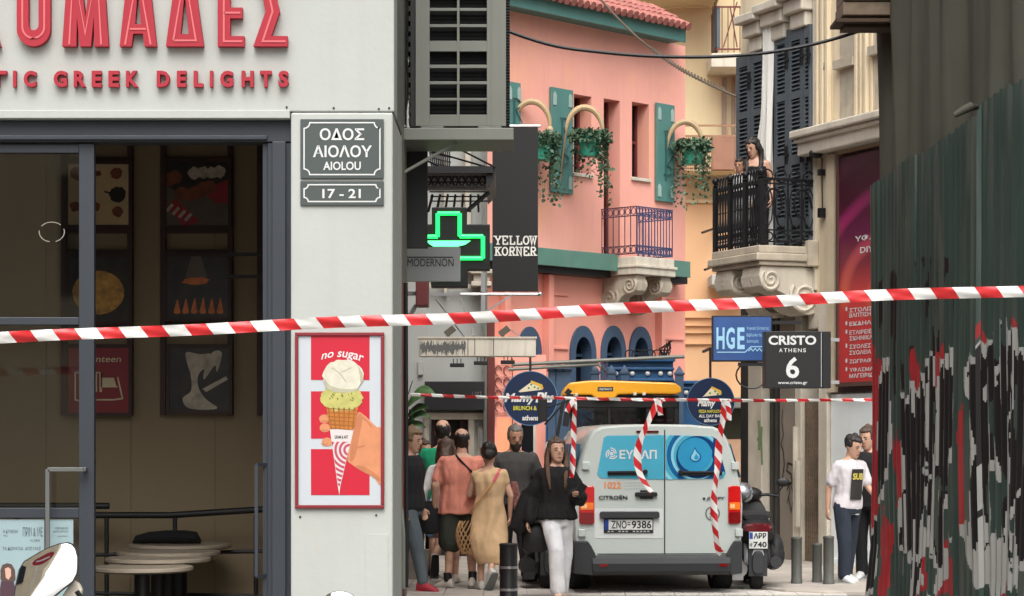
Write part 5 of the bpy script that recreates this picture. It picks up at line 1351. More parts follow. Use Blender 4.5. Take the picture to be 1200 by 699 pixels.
blk = np.zeros(xx.shape, bool)
letters_ = [[(1034,440),(1046,430),(1047,520),(1040,575),(1033,570)],
 [(1060,462),(1072,470),(1080,450),(1086,500),(1079,560),(1066,630),(1058,640),(1062,560)],
 [(1086,430),(1098,425),(1104,470),(1098,560),(1086,540)], [(1106,440),(1122,418),(1124,480),(1114,600),(1104,560)],
 [(1064,520),(1090,560),(1112,540),(1112,660),(1098,640),(1086,560),(1076,650),(1060,650)],
 [(1140,430),(1158,400),(1166,410),(1160,520),(1156,640),(1142,650),(1148,520)],
 [(1150,440),(1176,385),(1186,392),(1178,520),(1190,650),(1176,640),(1166,520),(1152,560)],
 [(1184,400),(1220,405),(1220,640),(1200,660),(1190,560)], [(1172,500),(1200,470),(1206,560),(1180,600)],
 [(1020,640),(1032,600),(1034,680),(1020,699)], [(1072,650),(1084,655),(1078,710),(1070,710)]]
for l in letters_: blk |= inside(l)
wht = dil(blk, 4, 9) & ~blk
slot_ = (vnoise(5, 2.2, 80, 1) > .22) & dil(blk, 0, 0); wht |= slot_ & (vnoise(6, 9, 60, 1) > -.05)
low = (wy > 622) & (wy < 690) & (vnoise(9, 7, 45, 1) > .0) & (xx > 1060); wht |= low & ~blk
red = np.zeros(xx.shape, bool)
for l in [[(1018,398),(1034,410),(1036,560),(1031,650),(1018,690),(1014,410)], [(1050,505),(1064,520),(1064,580),(1056,600),(1050,560)], [(1071,415),(1080,410),(1080,460),(1074,480)], [(1100,410),(1112,400),(1114,440),(1104,470)], [(1128,470),(1138,480),(1136,640),(1130,620)],
          [(1150,385),(1158,380),(1158,420),(1152,430)], [(1186,380),(1192,378),(1192,410)], [(1040,600),(1050,620),(1047,700),(1040,700)], [(1076,660),(1090,640),(1094,700),(1078,700)], [(1104,650),(1120,630),(1124,700),(1108,700)], [(1176,600),(1190,640),(1186,700),(1174,700)], [(1140,650),(1152,640),(1150,690)], [(1200,650),(1215,640),(1215,700)]]: red |= inside(l)
cls = np.zeros(xx.shape, int); cls[red] = 3; cls[wht] = 2; cls[blk & ~(slot_ & wht)] = 1
cls[(vnoise(12, 2.4, 90, 1) > .33) & (wy < 640)] = 0
stk = (vnoise(21, 2.0, 55, 1) > .16) & (yy+vnoise(22, 2.5, 40, 60) < 440) & (yy+vnoise(23, 2.5, 40, 70) > 318) & (xx > 1034) & (xx < 1124); cls[stk & (cls == 0)] = 1
thin_ = (vnoise(31, 1.5, 70, 1) > .30) & blk & (vnoise(32, 14, 70, 1) > -.12); cls[thin_] = 2; cls[(yy < 372) & (cls > 1)] = 0
hx = fr(XH, 9.6, 90)                                           # local x runs away from the camera along +Y, local -y... street side is -X
NY, NZ = 900, 320; Ya, Yb = 9.6, 20.05
def edge_top(y):
    k = math.floor((y-9.6)/.83); r_ = random.Random(k); return 3.93+r_.uniform(-.07,.09)
vs = []; fs = []; mi = []
prm = []
for i in range(NY+1):
    Y = Ya+(Yb-Ya)*i/NY
    ph = (Y/.19) % 1.0; ph += 0
    tr = min(1, max(0, (abs(ph-.5)*2-.25)/.5))                 # trapezoid wave
    k = math.floor((Y-9.6)/.83); r_ = random.Random(k+50); sheet_off = r_.uniform(-.02,.02); tilt = r_.uniform(-.012,.012)
    prm.append((Y, tr, sheet_off, tilt, edge_top(Y)))
rr = random.Random(9)
for i, (Y, tr, so_, tl, zt) in enumerate(prm):
    for j in range(NZ+1):
        zz_ = (zt)*j/NZ
        bulge = .03*math.sin(Y*2.1+zz_*1.3)*max(0, 1-zz_/3) + tl*zz_ - (.10*max(0, .7-zz_))*(1 if Y > 19 else .3)
        vs.append((Y-Ya, XH-(XH-.032*tr+so_+bulge), zz_))
for i in range(NY):
    Ym = (prm[i][0]+prm[i+1][0])/2; px_ = 600+F*XH/Ym
    jit = int(5*math.sin(Ym/.19*6.28))
    for j in range(NZ):
        a = i*(NZ+1)+j; fs.append((a, a+NZ+1, a+NZ+2, a+1))
        zm = prm[i][4]*(j+.5)/NZ; py = HZ-(zm-CZ)/Ym*F
        ci = 0; X_ = int((px_-960)*2); Y_ = int((py-300)*2)+jit
        if 0 <= X_ < 520 and 0 <= Y_ < 820: ci = int(cls[Y_, X_])
        mi.append(ci)
me = bpy.data.meshes.new('hoarding'); me.from_pydata(vs, [], fs)
for k in (M('green_corrugated_steel', srgb(60,78,72), .5, .25, var=.12, scale=1.2, streak=.35, bump=.05), MS('black_spray', 24,22,22, rough=.6, var=.2), MS('white_spray', 168,168,164, rough=.6, var=.1, streak=.2), MS('red_spray', 158,36,42, rough=.6, var=.12, streak=.2)): me.materials.append(k)
me.polygons.foreach_set('material_index', mi); me.update()
ho = bpy.data.objects.new('hoarding', me); COL.objects.link(ho); ho.matrix_world = hx.M
tag(ho, 'dark green corrugated steel hoarding covered in black white and red graffiti', 'hoarding')
mod = ho.modifiers.new('thickness', 'SOLIDIFY'); mod.thickness = .004; mod.offset = 0
# tarpaulin over the scaffold
def tarp(y0, y1, x, z0, z1, sd, label, mat_):
    n, k = 160, 24; vs = []; fs = []; r_ = random.Random(sd); ph = [r_.uniform(0,6.28) for _ in range(6)]
    for i in range(n+1):
        Y = y0+(y1-y0)*i/n
        for j in range(k+1):
            zz_ = z0+(z1-z0)*j/k + (.05*math.sin(Y*3+ph[4]) if j == 0 else 0)
            fold = .14*abs(math.sin(Y*3.7+ph[0]+.3*math.sin(zz_*1.1)))+.07*abs(math.sin(Y*8.9+ph[1]+.2*zz_))-.08+.05*math.sin(Y*2.3+zz_*.4+ph[2])+.012*math.sin(Y*41+ph[3])
            vs.append((Y-y0, -fold, zz_-z0))
    for i in range(n):
        for j in range(k): a = i*(k+1)+j; fs.append((a, a+k+1, a+k+2, a+1))
    m = MB().add(vs, fs); o = m.build('tarpaulin', mat_, f=fr(x, y0, 90, z0), smooth=True, angle=180)
    tag(o, label, 'tarpaulin'); md = o.modifiers.new('thickness', 'SOLIDIFY'); md.thickness = .004
tm = MS('grey_brown_tarpaulin', 84,84,72, rough=.85, var=.15, scale=1.0, bump=.2, bscale=30)
tarp(13.6, 21.0, 3.49, 3.45, 9.5, 1, 'dark olive grey tarpaulin hanging in folds above the far end of the hoarding', tm)
tarp(8.5, 15.6, 3.56, 3.45, 9.5, 2, 'nearer dark tarpaulin sheet lapped over the other above the hoarding', MS('dark_tarpaulin', 66,70,64, rough=.85, var=.15, bump=.2, bscale=30))
c = P(1140, 128, 16.3); m = MB(); m.tube([(-.09,-.02,-.05),(-.03,-.03,-.015),(.03,-.02,.015),(.09,.05,.02)], [.02,.03,.034,.02], 10)
tag(m.build('tarpaulin_roll', tm, f=fr(c.x-.05, c.y, 0, c.z), smooth=True), 'rolled end of dark tarpaulin sticking out over the hoarding top edge', 'tarpaulin')
q = fr(0, 20.4); q = q.sub(q.u(1012), 0, q.hit(600,30)[1]); z = lambda y: q.hit(600, y)[1]
t = thing('scaffold_planks', 'weathered timber planks jutting from the scaffold top', 'planks', q)
for k, (a, b_, y0, y1) in enumerate(((988,1040,18,2),(989,1040,1,-14),(987,1040,-15,-40))): MB().box(q.u(a), q.u(b_)+.3, -.02*k, .5, z(y0), z(y1)).build('plank', mt['wood_dark'] if k == 3 else MS('grey_timber', 132,116,98, rough=.9, var=.25, scale=8, streak=.3), t, bevel=.01)
MB().box(q.u(978), q.u(1040)+.3, -.1, .3, z(28), z(24)).build('bearer', MS('dark_timber', 84,68,54, rough=.9, var=.25), t); MB().box(q.u(990), q.u(1040)+.3, .02, .3, z(32), z(28.5)).build('bearer', MS('dark_timber', 84,68,54, rough=.9), t)

# ================================================================ pavement edge at the right, bollards
m = MB(); pts = []
c0 = [(-.3,0),(0,.35),(.6,.55),(1.3,.5)]
kx = P(905,690,24).x
poly = [(kx, 24.6),(kx-.1,24.2),(kx+.1,23.75),(kx+.5,23.5),(kx+1.0,23.55),(kx+1.25,23.8),(kx+3.5,23.9),(kx+3.5,34),(kx-.6,34),(kx-.1,25)]
b_ = MB(); n = len(poly); zc = .045
b_.add([(x,y,-.05) for x,y in poly]+[(x,y,zc) for x,y in poly], [tuple(range(n,2*n))]+[(i,(i+1)%n,n+(i+1)%n,n+i) for i in range(n)])
tag(b_.build('right_pavement', mt['paving'], bevel=.015), kind='structure')
def bollard(x, yt, ybase, D, label, w, mat_, band=False):
    c = P(x, ybase, D); q = fr(c.x, c.y, 0, max(0, c.z)); k = D/F; h = CZ-(yt-HZ)*k-max(0,c.z); r = w/2*k
    t = thing('bollard', label, 'bollard', q, 'bollards on the pavement')
    MB().lathe([(.001,0),(r*1.08,0),(r*1.08,.04),(r,.05),(r,h-.03),(r*1.06,h-.025),(r*1.06,h-.008),(r*.95,h),(.001,h+.004)], n=20).build('post', mat_, t, smooth=True)
    if band:
        for yy_ in (665, 691): zb_ = q.hit(600, yy_)[1]; MB().lathe([(r*.98,zb_-.012),(r*1.08,zb_-.012),(r*1.08,zb_+.012),(r*.98,zb_+.012)], n=20).build('grey_band', mt['steel'], t, smooth=True)
bm_ = MS('weathered_bollard', 74,76,72, rough=.6, var=.25, streak=.25)
bollard(933.5, 629.5, 684, 24.7, 'leftmost of the three grey bollards before the roller grille', 12.5, bm_)
bollard(957.5, 637, 684, 24.9, 'shortest grey bollard in the middle of three', 11.5, bm_)
bollard(971, 628.5, 685, 24.6, 'rightmost of the three grey bollards, nearest the man in a white t-shirt', 12.5, bm_)
bollard(596, 637, 715, 21.2, 'black bollard with grey bands in front of the beige dress', 21, mt['black'], True)
# cables over the street
def cable(l, r, label, col=None):
    global thin
    pts = [P(*p) for p in l]; o = pts[0]; m = MB(); m.tube([p-o for p in pts], r, 6); thin = m.build('overhead_cable', col or mt['black'], f=fr(o.x, o.y, 0, o.z), smooth=True); tag(thin, label, 'cable')
def spl(p, n=40):
    out = []
    for i in range(n+1):
        s = i/n*(len(p)-1); k = min(int(s), len(p)-2); f = s-k
        p0, p1, p2, p3 = p[max(k-1,0)], p[k], p[k+1], p[min(k+2,len(p)-1)]
        out.append(tuple(.5*((2*b)+(-a+c)*f+(2*a-5*b+4*c-d)*f*f+(-a+3*b-3*c+d)*f**3) for a, b, c, d in zip(p0,p1,p2,p3)))
    return out
cable(spl([(560,20,21),(600,38.5,21),(650,54,21),(700,61,21),(760,66,21),(830,67,21),(900,62,21),(970,48,21),(1035,27,21),(1050,20,21)]), .017, 'thick black cable sagging across the street from the air conditioner to the scaffold')
cable(spl([(695,-10,40),(730,28,40),(760,55,40),(800,83,40),(850,108,40),(875,117,40)]), .022, 'thin twisted cable slanting down in front of the pink house roof', MS('grey_cable', 96,84,70, rough=.7))
m = MB(); l = spl([(762,57,40),(800,83,40),(850,107,40)], 60); pts = [P(*p) for p in l]; o = pts[0]
for i in range(2, 60, 2): m.bar(pts[i]-o+Vector((0,0,.05)), pts[i]-o+Vector((.03,0,-.05)), .03, .03)
m.v = [tuple(Vector(p)+o-P(695,-10,40)) for p in m.v]; m.build('spiral_wrap', MS('grey_cable_wrap', 96,84,70, rough=.7), thin)
# ================================================================ van
vc = P(771, 697, 23.57); V = Fr(Matrix.Translation((vc.x, vc.y, 0)) @ Matrix.Rotation(R(3.0), 4, 'Z'))
van = thing('utility_van', 'white utility van seen from behind with blue window graphics and tape hanging before it', 'van', V)
HW = 1.0
def vsec(f, y, k=1.0, zb=.34):
    half = [(.80,zb),(.885,zb+.05),(.905,.62),(.915,.95),(.895,1.14),(.855,1.32),(.80,1.52),(.745,1.66),(.69,1.745),(.60,1.785),(.35,1.805),(0,1.81)]
    pts = [(x*k, y, zb+(z_-zb)*f) for x, z_ in half]
    return pts + [(-x, yy_, z_) for x, yy_, z_ in pts[-2::-1]]
m = MB(); m.loft([vsec(.985,.0,.965), vsec(.995,.02,.985), vsec(1,.07,1), vsec(1.0,.6,1.01), vsec(1.01,2.2,1.02), vsec(1.0,3.3,1.01), vsec(.96,3.75,.98), vsec(.62,4.3,.95), vsec(.5,4.75,.88), vsec(.3,4.95,.75)])
body = m.build('body', mt['van'], van, smooth=True, angle=35)
u = V.u; z = lambda y, v=0: V.hit(771, y, v)[1]
vp = lambda l, v=0: [V.hit(x, y, v) for x, y in l]
# rear window glass with film
lw = vp([(707.5,513),(712,510.8),(778,510.2),(778,562.2),(704,560.6),(699.8,556)]); rw = vp([(780,510.2),(834,511.5),(839,514.5),(850.5,555),(847,561),(780,562.2)])
film = MS('pale_cyan_film', 74,164,190, rough=.18, var=.08, scale=1.2, coat=.3)
m = MB(); m.poly(lw, -.006, .02); wl = m.build('rear_window', film, van)
m = MB(); m.poly(rw, -.006, .02); wr_ = m.build('rear_window', film, van)
c_ = vp([(815,534)])[0]; k = 23.57/F
cy1 = MS('film_light_cyan', 132,196,214, rough=.2); cy2 = MS('film_blue', 22,92,146, rough=.2); cy3 = MS('film_mid', 48,142,184, rough=.2); cy4 = MS('film_dark', 18,60,110, rough=.2)
m = MB(); ringquads(c_[0]-.02, c_[1], 37*k, 41*k, rw, m, -.0085); ringquads(c_[0], c_[1], 26*k, 29*k, rw, m, -.0085); m.build('film_ring', cy1, wr_)
m = MB(); ringquads(c_[0], c_[1], 29*k, 34*k, rw, m, -.0075); m.build('film_ring', cy2, wr_)
m = MB(); ringquads(c_[0]+2*k, c_[1]-2*k, 19*k, 25*k, rw, m, -.0095); m.build('film_ring', cy4, wr_)
m = MB(); ringquads(c_[0]-1*k, c_[1]+1*k, 0, 20*k, rw, m, -.0105); m.build('film_disc', cy3, wr_)
m = MB(); m.poly(clip(vp([(836,512),(839,514.5),(850,553),(842,553),(834,535)]), rw), -.0113); m.build('film_edge', cy4, wr_)
def drop(s, cx, cy, v):
    return [(c_[0]+(cx+s*a)*k, c_[1]-(cy+s*b_)*k) for a, b_ in ((-.1,-1.15),(.2,-.6),(.75,0),(.8,.5),(.45,.9),(0,1),(-.45,.9),(-.8,.5),(-.72,.1),(-.35,-.55))]
m = MB(); m.poly(drop(8.5,0,-.5,0), -.0115); m.build('drop_mark', cy2, wr_)
m = MB(); m.poly(drop(6.5,-.3,-.2,0), -.0125); m.build('drop_mark', cy1, wr_)
m = MB(); m.poly(drop(3.4,1,1.5,0), -.0135); m.build('drop_mark', cy3, wr_)
m = MB(); m.text('ΕΥΔΑΠ', u(726), u(769.5), z(538), z(527.5), -.009, off=.025)
cc = vp([(716.5,532)])[0]
for r0, r1 in ((3.2,4.2),(5.2,6.8)): 
    for a0 in (0, 120, 240): m.stroke([(cc[0]+(r0+(r1-r0)*t_/10)*k*math.cos(R(a0+t_*10)), cc[1]+(r0+(r1-r0)*t_/10)*k*math.sin(R(a0+t_*10))) for t_ in range(11)], 1.3*k, -.009)
ringquads(cc[0], cc[1], 0, 2*k, None, m, -.009, 14)
m.build('lettering', mt['white'], wl)
# wipers
def wiper(x0, y0, x1, y1, par):
    m = MB(); a = V.hit(x0,y0); b_ = V.hit(x1,y1); m.bar((a[0],-.03,a[1]),(b_[0],-.03,b_[1]), .03,.022); m.bar((a[0],-.02,a[1]-.02),(b_[0],-.02,b_[1]-.02), .015,.03); m.cyl((b_[0],-.045,b_[1]),(b_[0],0,b_[1]), .025); m.build('wiper', mt['black'], van, bevel=.003)
wiper(712, 553.5, 756, 553, wl); wiper(846, 553.5, 797, 553.5, wr_)
# door seam, pressings, handle, number plate
m = MB(); m.box(u(778.3), u(779.5), -.006, .02, z(650), z(504)); m.box(u(700), u(855), -.0045, .02, z(649.8), z(648.8)); m.build('door_gap', mt['black'], van)
m = MB(); a = rrect(u(697), u(777), z(631), z(596), .02); m.poly(a, -.004, .02); m.build('plate_recess', MS('van_paint_shade', 206,210,208, rough=.35, var=.02), van)
m = MB(); m.prism(rrect(u(702.5), u(772.5), z(607.5), z(599.5), .025), -.05, 0); m.build('plate_trim', mt['plastic'], van, bevel=.008)
m = MB(); m.prism(rrect(u(744), u(770), z(582), z(577), .015), -.04, 0); m.box(u(750), u(765), -.02, -.001, z(585), z(574.5)); m.build('door_handle', mt['black'], van, bevel=.005)
pa = MS('plate_white', 206,208,204, rough=.4)
m = MB(); m.box(u(707.5), u(765.5), -.018, -.004, z(624.5), z(607.8)); npf = m.build('number_plate', mt['black'], van, bevel=.003)
MB().box(u(713), u(764.3), -.022, -.0185, z(621), z(609)).build('plate_face', pa, npf); MB().box(u(708.5), u(712.8), -.022, -.0185, z(621), z(609)).build('eu_band', MS('eu_blue', 30,60,140, rough=.4), npf)
m = MB(); m.text('ΖΝΟ', u(716.5), u(734), z(619.5), z(610.3), -.024, off=.02); m.text('9386', u(740), u(763), z(619.5), z(610.3), -.024, off=.02); m.box(u(735), u(738.5), -.024,-.0225, z(615.5), z(614.3)); m.box(u(735), u(738.5), -.024,-.0225, z(613), z(612)); m.text('GR', u(709.3), u(712), z(620), z(617.5), -.024); m.build('lettering', mt['black'], npf)
m = MB()
for k_ in range(12): m.box(u(712+k_*4.2), u(714.5+k_*4.2), -.0195,-.0182, z(623.6), z(622.2)) if k_ not in (2,6) else None
m.build('dealer_print', mt['lightgrey'], npf)
og = MS('orange_decal', 222,138,84, rough=.5); gr = MS('grey_decal', 170,176,176, rough=.5)
m = MB(); m.text('1022', u(708), u(728), z(573), z(565), -.004, off=.03); m.build('phone_number', og, van)
m = MB(); m.box(u(729.5), u(730), -.004,-.001, z(573), z(564))
for yy_, b_ in ((566,752),(569.5,760),(573,757)):
    x = 732
    while x < b_: m.box(u(x), u(x+2.2), -.004, -.001, z(yy_+.5), z(yy_-.6)); x += 3.2
m.build('fine_print', gr, van)
m = MB(); m.text('CITROËN', u(701.5), u(735), z(585.5), z(580), -.012, off=.02, depth=.006); m.build('maker_badge', MS('badge_grey', 62,66,68, rough=.3, metal=.6), van)
m = MB(); m.text('JUMPY', u(828), u(849), z(587), z(582.5), -.012, off=.02, depth=.006, shear=.2); m.poly(circ(*V.hit(825,584.6), .014, 12), -.01, .006); m.build('model_badge', MS('badge_grey2', 62,66,68, rough=.3, metal=.6), van)
m = MB(); cc = V.hit(835, 602); ringquads(cc[0], cc[1], .066, .078, None, m, -.006, 28)
for dz in (-.02, .02): m.stroke([(cc[0]-.03, cc[1]-.025+dz),(cc[0],cc[1]+.01+dz),(cc[0]+.03,cc[1]-.025+dz)], .013, -.006)
m.build('emblem', MS('emblem_grey', 110,114,112, rough=.3, metal=.5), van)
# rear lights
tr_ = M('tail_light_red', srgb(196,24,24), .15, var=.1, scale=8, coat=.6); am = M('tail_light_amber', srgb(240,120,40), .15, var=.12, scale=14, coat=.6); dk = M('tail_light_deep', srgb(120,14,18), .15, var=.1, coat=.6)
for side, x0, x1 in ((-1, 678.5, 696.5), (1, 853, 868)):
    o = MB(); pl_ = rrect(u(x0), u(x1), z(614.5), z(569.5), .03)
    o.prism(pl_, -.03, .1); lo = o.build('tail_light', tr_, van, bevel=.012)
    o = MB(); o.prism(rrect(u(x0+1.2), u(x1-1.2), z(597.5), z(589), .01), -.036, -.0305); o.build('indicator', am, lo)
    o = MB()
    for k_ in range(4): o.box(u(x0+2+k_*(x1-x0-4)/4+.4), u(x0+2+(k_+1)*(x1-x0-4)/4), -.039, -.0365, z(595.5), z(591)) if k_ < 2 else None
    o.build('reversing_lens', MS('lens_pale', 250,190,140, rough=.2), lo)
    o = MB(); o.prism(rrect(u(x0+1), u(x1-1), z(613.3), z(600.5), .012), -.034, -.0305); o.build('lower_lens', dk, lo)
m = MB()
for x0, y0 in ((682,541.5),(857,541.5),(677.5,620),(861.5,620)): m.box(u(x0), u(x0+8.5), -.035, .04, z(y0+9), z(y0))
m.build('door_hinge', mt['van'], van, bevel=.006)
m = MB(); m.prism(rrect(u(745.5), u(772), z(507.5), z(505), .01), -.012, .05); m.build('high_brake_light', MS('brake_lens', 84,24,22, rough=.2), van)
# bumper
m = MB()
prof = [(-.09,z(654)),(-.11,z(660)),(-.10,z(670)),(-.02,z(674)),(.15,z(674)),(.15,z(651)),(-.06,z(650.5))]
m.prismx(prof, u(693), u(855)); 
m.build('bumper', mt['plastic'], van, bevel=.01)
m = MB()
for xa, xb, xc in ((671.5,694.5,698),(868.5,854,850)):
    m.prism([(u(xa),z(672)),(u(xb),z(674)),(u(xc),z(651)),(u(xb-(1 if xb<700 else -1)*2),z(640)),(u(xb-(1 if xb<700 else -1)*6),z(634)),(u(xa),z(634))], -.085, .75)
m.build('bumper_corner', mt['plastic'], van, bevel=.012)
m = MB(); m.box(u(701), u(711), -.115, -.09, z(663.5), z(660.5)); m.box(u(841), u(851), -.115, -.09, z(663.5), z(660.5)); m.build('reflector', dk, van)
m = MB(); m.box(-.8, .8, .15, 4.6, .25, .36); m.cyl((-.6,.78,.33),(.6,.78,.33), .06); m.build('underbody', mt['black'], van)
def wheel(x, y, nm='wheel', r=.33, w=.215, par=van):
    m = MB(); n = 32
    prof = [(.62*r,-w*.42),(.93*r,-w*.5),(r,-w*.36),(r,w*.36),(.93*r,w*.5),(.62*r,w*.42)]
    m.loft([[(x+c, y+rr_*math.cos(2*math.pi*j/n), r+rr_*math.sin(2*math.pi*j/n)) for j in range(n)] for rr_, c in prof])
    o = m.build(nm, mt['rubber'], par, smooth=True)
    k = MB(); k.loft([[(x+c, y+rr_*math.cos(2*math.pi*j/n), r+rr_*math.sin(2*math.pi*j/n)) for j in range(n)] for rr_, c in ((.62*r,-w*.45),(.5*r,-w*.3),(.1*r,-w*.3),(.1*r,w*.3),(.5*r,w*.3),(.62*r,w*.45))]); k.build('rim', mt['steel'], o, smooth=True)
for x, y in ((-.78,.8),(.78,.8),(-.78,4.05),(.78,4.05)): wheel(x, y)
# side windows, mirror
for s in (-1, 1):
    m = MB()
    for a, b_ in ((.10,1.6),(1.7,3.1)):
        m.add([(s*.905,a,1.24),(s*.912,b_,1.24),(s*.815,b_-.08,1.6),(s*.805,a+.08,1.6)], [(0,1,2,3)])
    m.build('side_window', MS('side_film', 58,132,170, rough=.35, var=.1), van)
    m = MB()
    for a in (.6,1.1,1.6,2.2): m.add([(s*.912,a,1.25),(s*.914,a+.25,1.25),(s*.822,a+.5,1.59),(s*.82,a+.3,1.59)], [(0,1,2,3)])
    m.build('side_film_stripe', cy2, van)
    m = MB(); m.obox((s*1.02,3.6,1.15), (.2,.12,.24), Matrix.Identity(3)); m.build('wing_mirror', mt['black'], van, bevel=.03)

# ================================================================ yellow machine behind the van
L_ = fr(P(729,515,33.5).x, 33.5); u = L_.u; z = lambda y: L_.hit(729, y)[1]
ld = thing('backhoe_loader', 'yellow roofed excavator loader with dark glazed cab behind the white van', 'loader', L_)
m = MB()
out = [(659,464),(661,456),(667,449),(690,446.5),(712,446.3),(790,449),(797.5,454),(798,461),(790,462.5),(752,462),(724,463),(719,469),(699,469.5),(693,463.5),(676,463.5),(671,465)]
m.prism([(u(a), z(b_)) for a, b_ in out], -.12, 1.7); roof = m.build('cab_roof', mt['yellow'], ld, bevel=.025)
m = MB(); m.box(u(668), u(795), -.02, 1.6, z(478), z(464)); m.build('roof_rail', mt['black'], ld, bevel=.01)
m = MB(); m.box(u(700), u(718), -.125,-.121, z(459), z(454)); m.build('badge', mt['dark'], roof); m = MB(); m.text('UNITRACO', u(701.5), u(716.5), z(457.8), z(455.2), -.128, off=.02); m.build('badge_lettering', mt['white'], roof)
m = MB()
for x, y, w_ in ((669,461.5,4),(675,461.5,4),(743.5,460.5,4),(754,460.5,4)): m.box(u(x-w_/2), u(x+w_/2), -.15, -.06, z(y+3.5), z(y)) 
m.build('work_light', MS('lamp_glass', 196,192,178, rough=.2), ld, bevel=.008)
m = MB()
for x0, x1 in ((671,677),(712,716),(757,762),(790,796)): m.box(u(x0), u(x1), 0, .09, .9, z(464))
for x0, x1 in ((671,677),(790,796)): m.box(u(x0), u(x1), 1.4, 1.5, .9, z(464))
m.box(u(677), u(790), 0, .07, .9, 1.1); m.build('cab_pillar', mt['black'], ld, bevel=.01)
m = MB(); m.add([(u(677),.04,1.1),(u(790),.04,1.1),(u(790),.04,z(464)),(u(677),.04,z(464))], [(0,1,2,3)]); m.add([(u(671)+.02,.1,1.1),(u(671)+.02,1.4,1.1),(u(671)+.02,1.4,z(464)),(u(671)+.02,.1,z(464))], [(0,1,2,3)]); m.build('cab_glass', glass('cab_glass', (.2,.23,.22), .06), ld)
m = MB(); m.box(u(700), u(790), 1.3, 1.38, .9, z(478)); m.box(u(756), u(793), .3, .36, .9, z(474)); m.build('cab_dark_fill', mt['black'], ld)  # black sheets added to make the cab interior look dark
m = MB(); m.box(u(725), u(752), .6, .75, 1.2, z(478)); m.box(u(725), u(752), .5, 1.0, 1.1, 1.25); m.build('seat', mt['black'], ld, bevel=.03)
m = MB(); m.tube([(u(692),.3,1.1),(u(693),.25,z(496))], .03, 8); m.tube([(u(706),.3,1.1),(u(705),.25,z(492))], .025, 8); m.ell((u(705),.25,z(490)), (.05,.05,.07)); m.ell((u(706),.3,z(493)), (.06,.03,.03)); m.build('control_lever', mt['lightgrey'], ld, smooth=True)
m = MB(); m.box(u(722), u(757), 1.45, 1.5, z(500), z(470)); m.build('front_window', MS('green_tint', 54,84,72, rough=.2), ld)
m = MB(); m.box(u(665), u(796), 0.1, 3.4, .55, .9); m.box(u(675), u(788), 1.6, 3.6, .9, 1.5); m.build('chassis', mt['yellow'], ld, bevel=.03)
for x, y in ((-.78,.9),(.78,.9)): 
    r = .62; m = MB(); n = 30; w_ = .4
    m.loft([[(x+c, y+rr_*math.cos(2*math.pi*j/n), r+rr_*math.sin(2*math.pi*j/n)) for j in range(n)] for rr_, c in ((.55*r,-w_*.45),(.95*r,-w_*.5),(r,-w_*.38),(r,w_*.38),(.95*r,w_*.5),(.55*r,w_*.45))]); m.build('wheel', mt['rubber'], ld, smooth=True)
for x, y in ((-.75,3.0),(.75,3.0)): wheel(x, y, 'wheel', .45, .3, ld)
m = MB()
for pts_, w_ in (([(662,500),(668,462),(663,458)], .09), ([(645,560),(651,520),(657,486),(660,470)], .05), ([(641,575),(655,560),(668,540),(672,505)], .045), ([(650,585),(660,560),(671,548)], .06), ([(638,498),(657,477),(661,468)],.03)):
    for a, b_ in zip(pts_, pts_[1:]): pa_ = L_.hit(*a); pb_ = L_.hit(*b_); m.bar((pa_[0],-.25,pa_[1]),(pb_[0],-.25,pb_[1]), w_, w_)
m.build('boom_arm', mt['black'], ld, bevel=.008)
m = MB(); pa_ = L_.hit(636,476); m.box(u(630), u(641), -.3,-.26, z(494.5), z(467.5)); m.bar((u(641),-.28,z(478)),(u(668),-.1,z(470)), .025,.025); m.build('side_mirror', mt['black'], ld, bevel=.01)
m = MB(); m.box(u(638.5), u(641), -.3, -.2, z(538), z(519)); m.box(u(644), u(646), -.3,-.2, z(536), z(524)); m.box(u(640), u(647), -.3,-.24, z(521), z(518)); m.build('hose_bracket', mt['lightgrey'], ld, bevel=.005)
rr = random.Random(12); m = MB()
for k_ in range(8):
    x = rr.uniform(684, 700); y = rr.uniform(478, 500); m.tube([(*[u(x)], .5, z(y)), (u(x+8), .55, z(y+6)), (u(x+18), .5, z(y+16))], .012, 5)
m.build('cab_hose', MS('khaki_hose', 110,96,60, rough=.7), ld)

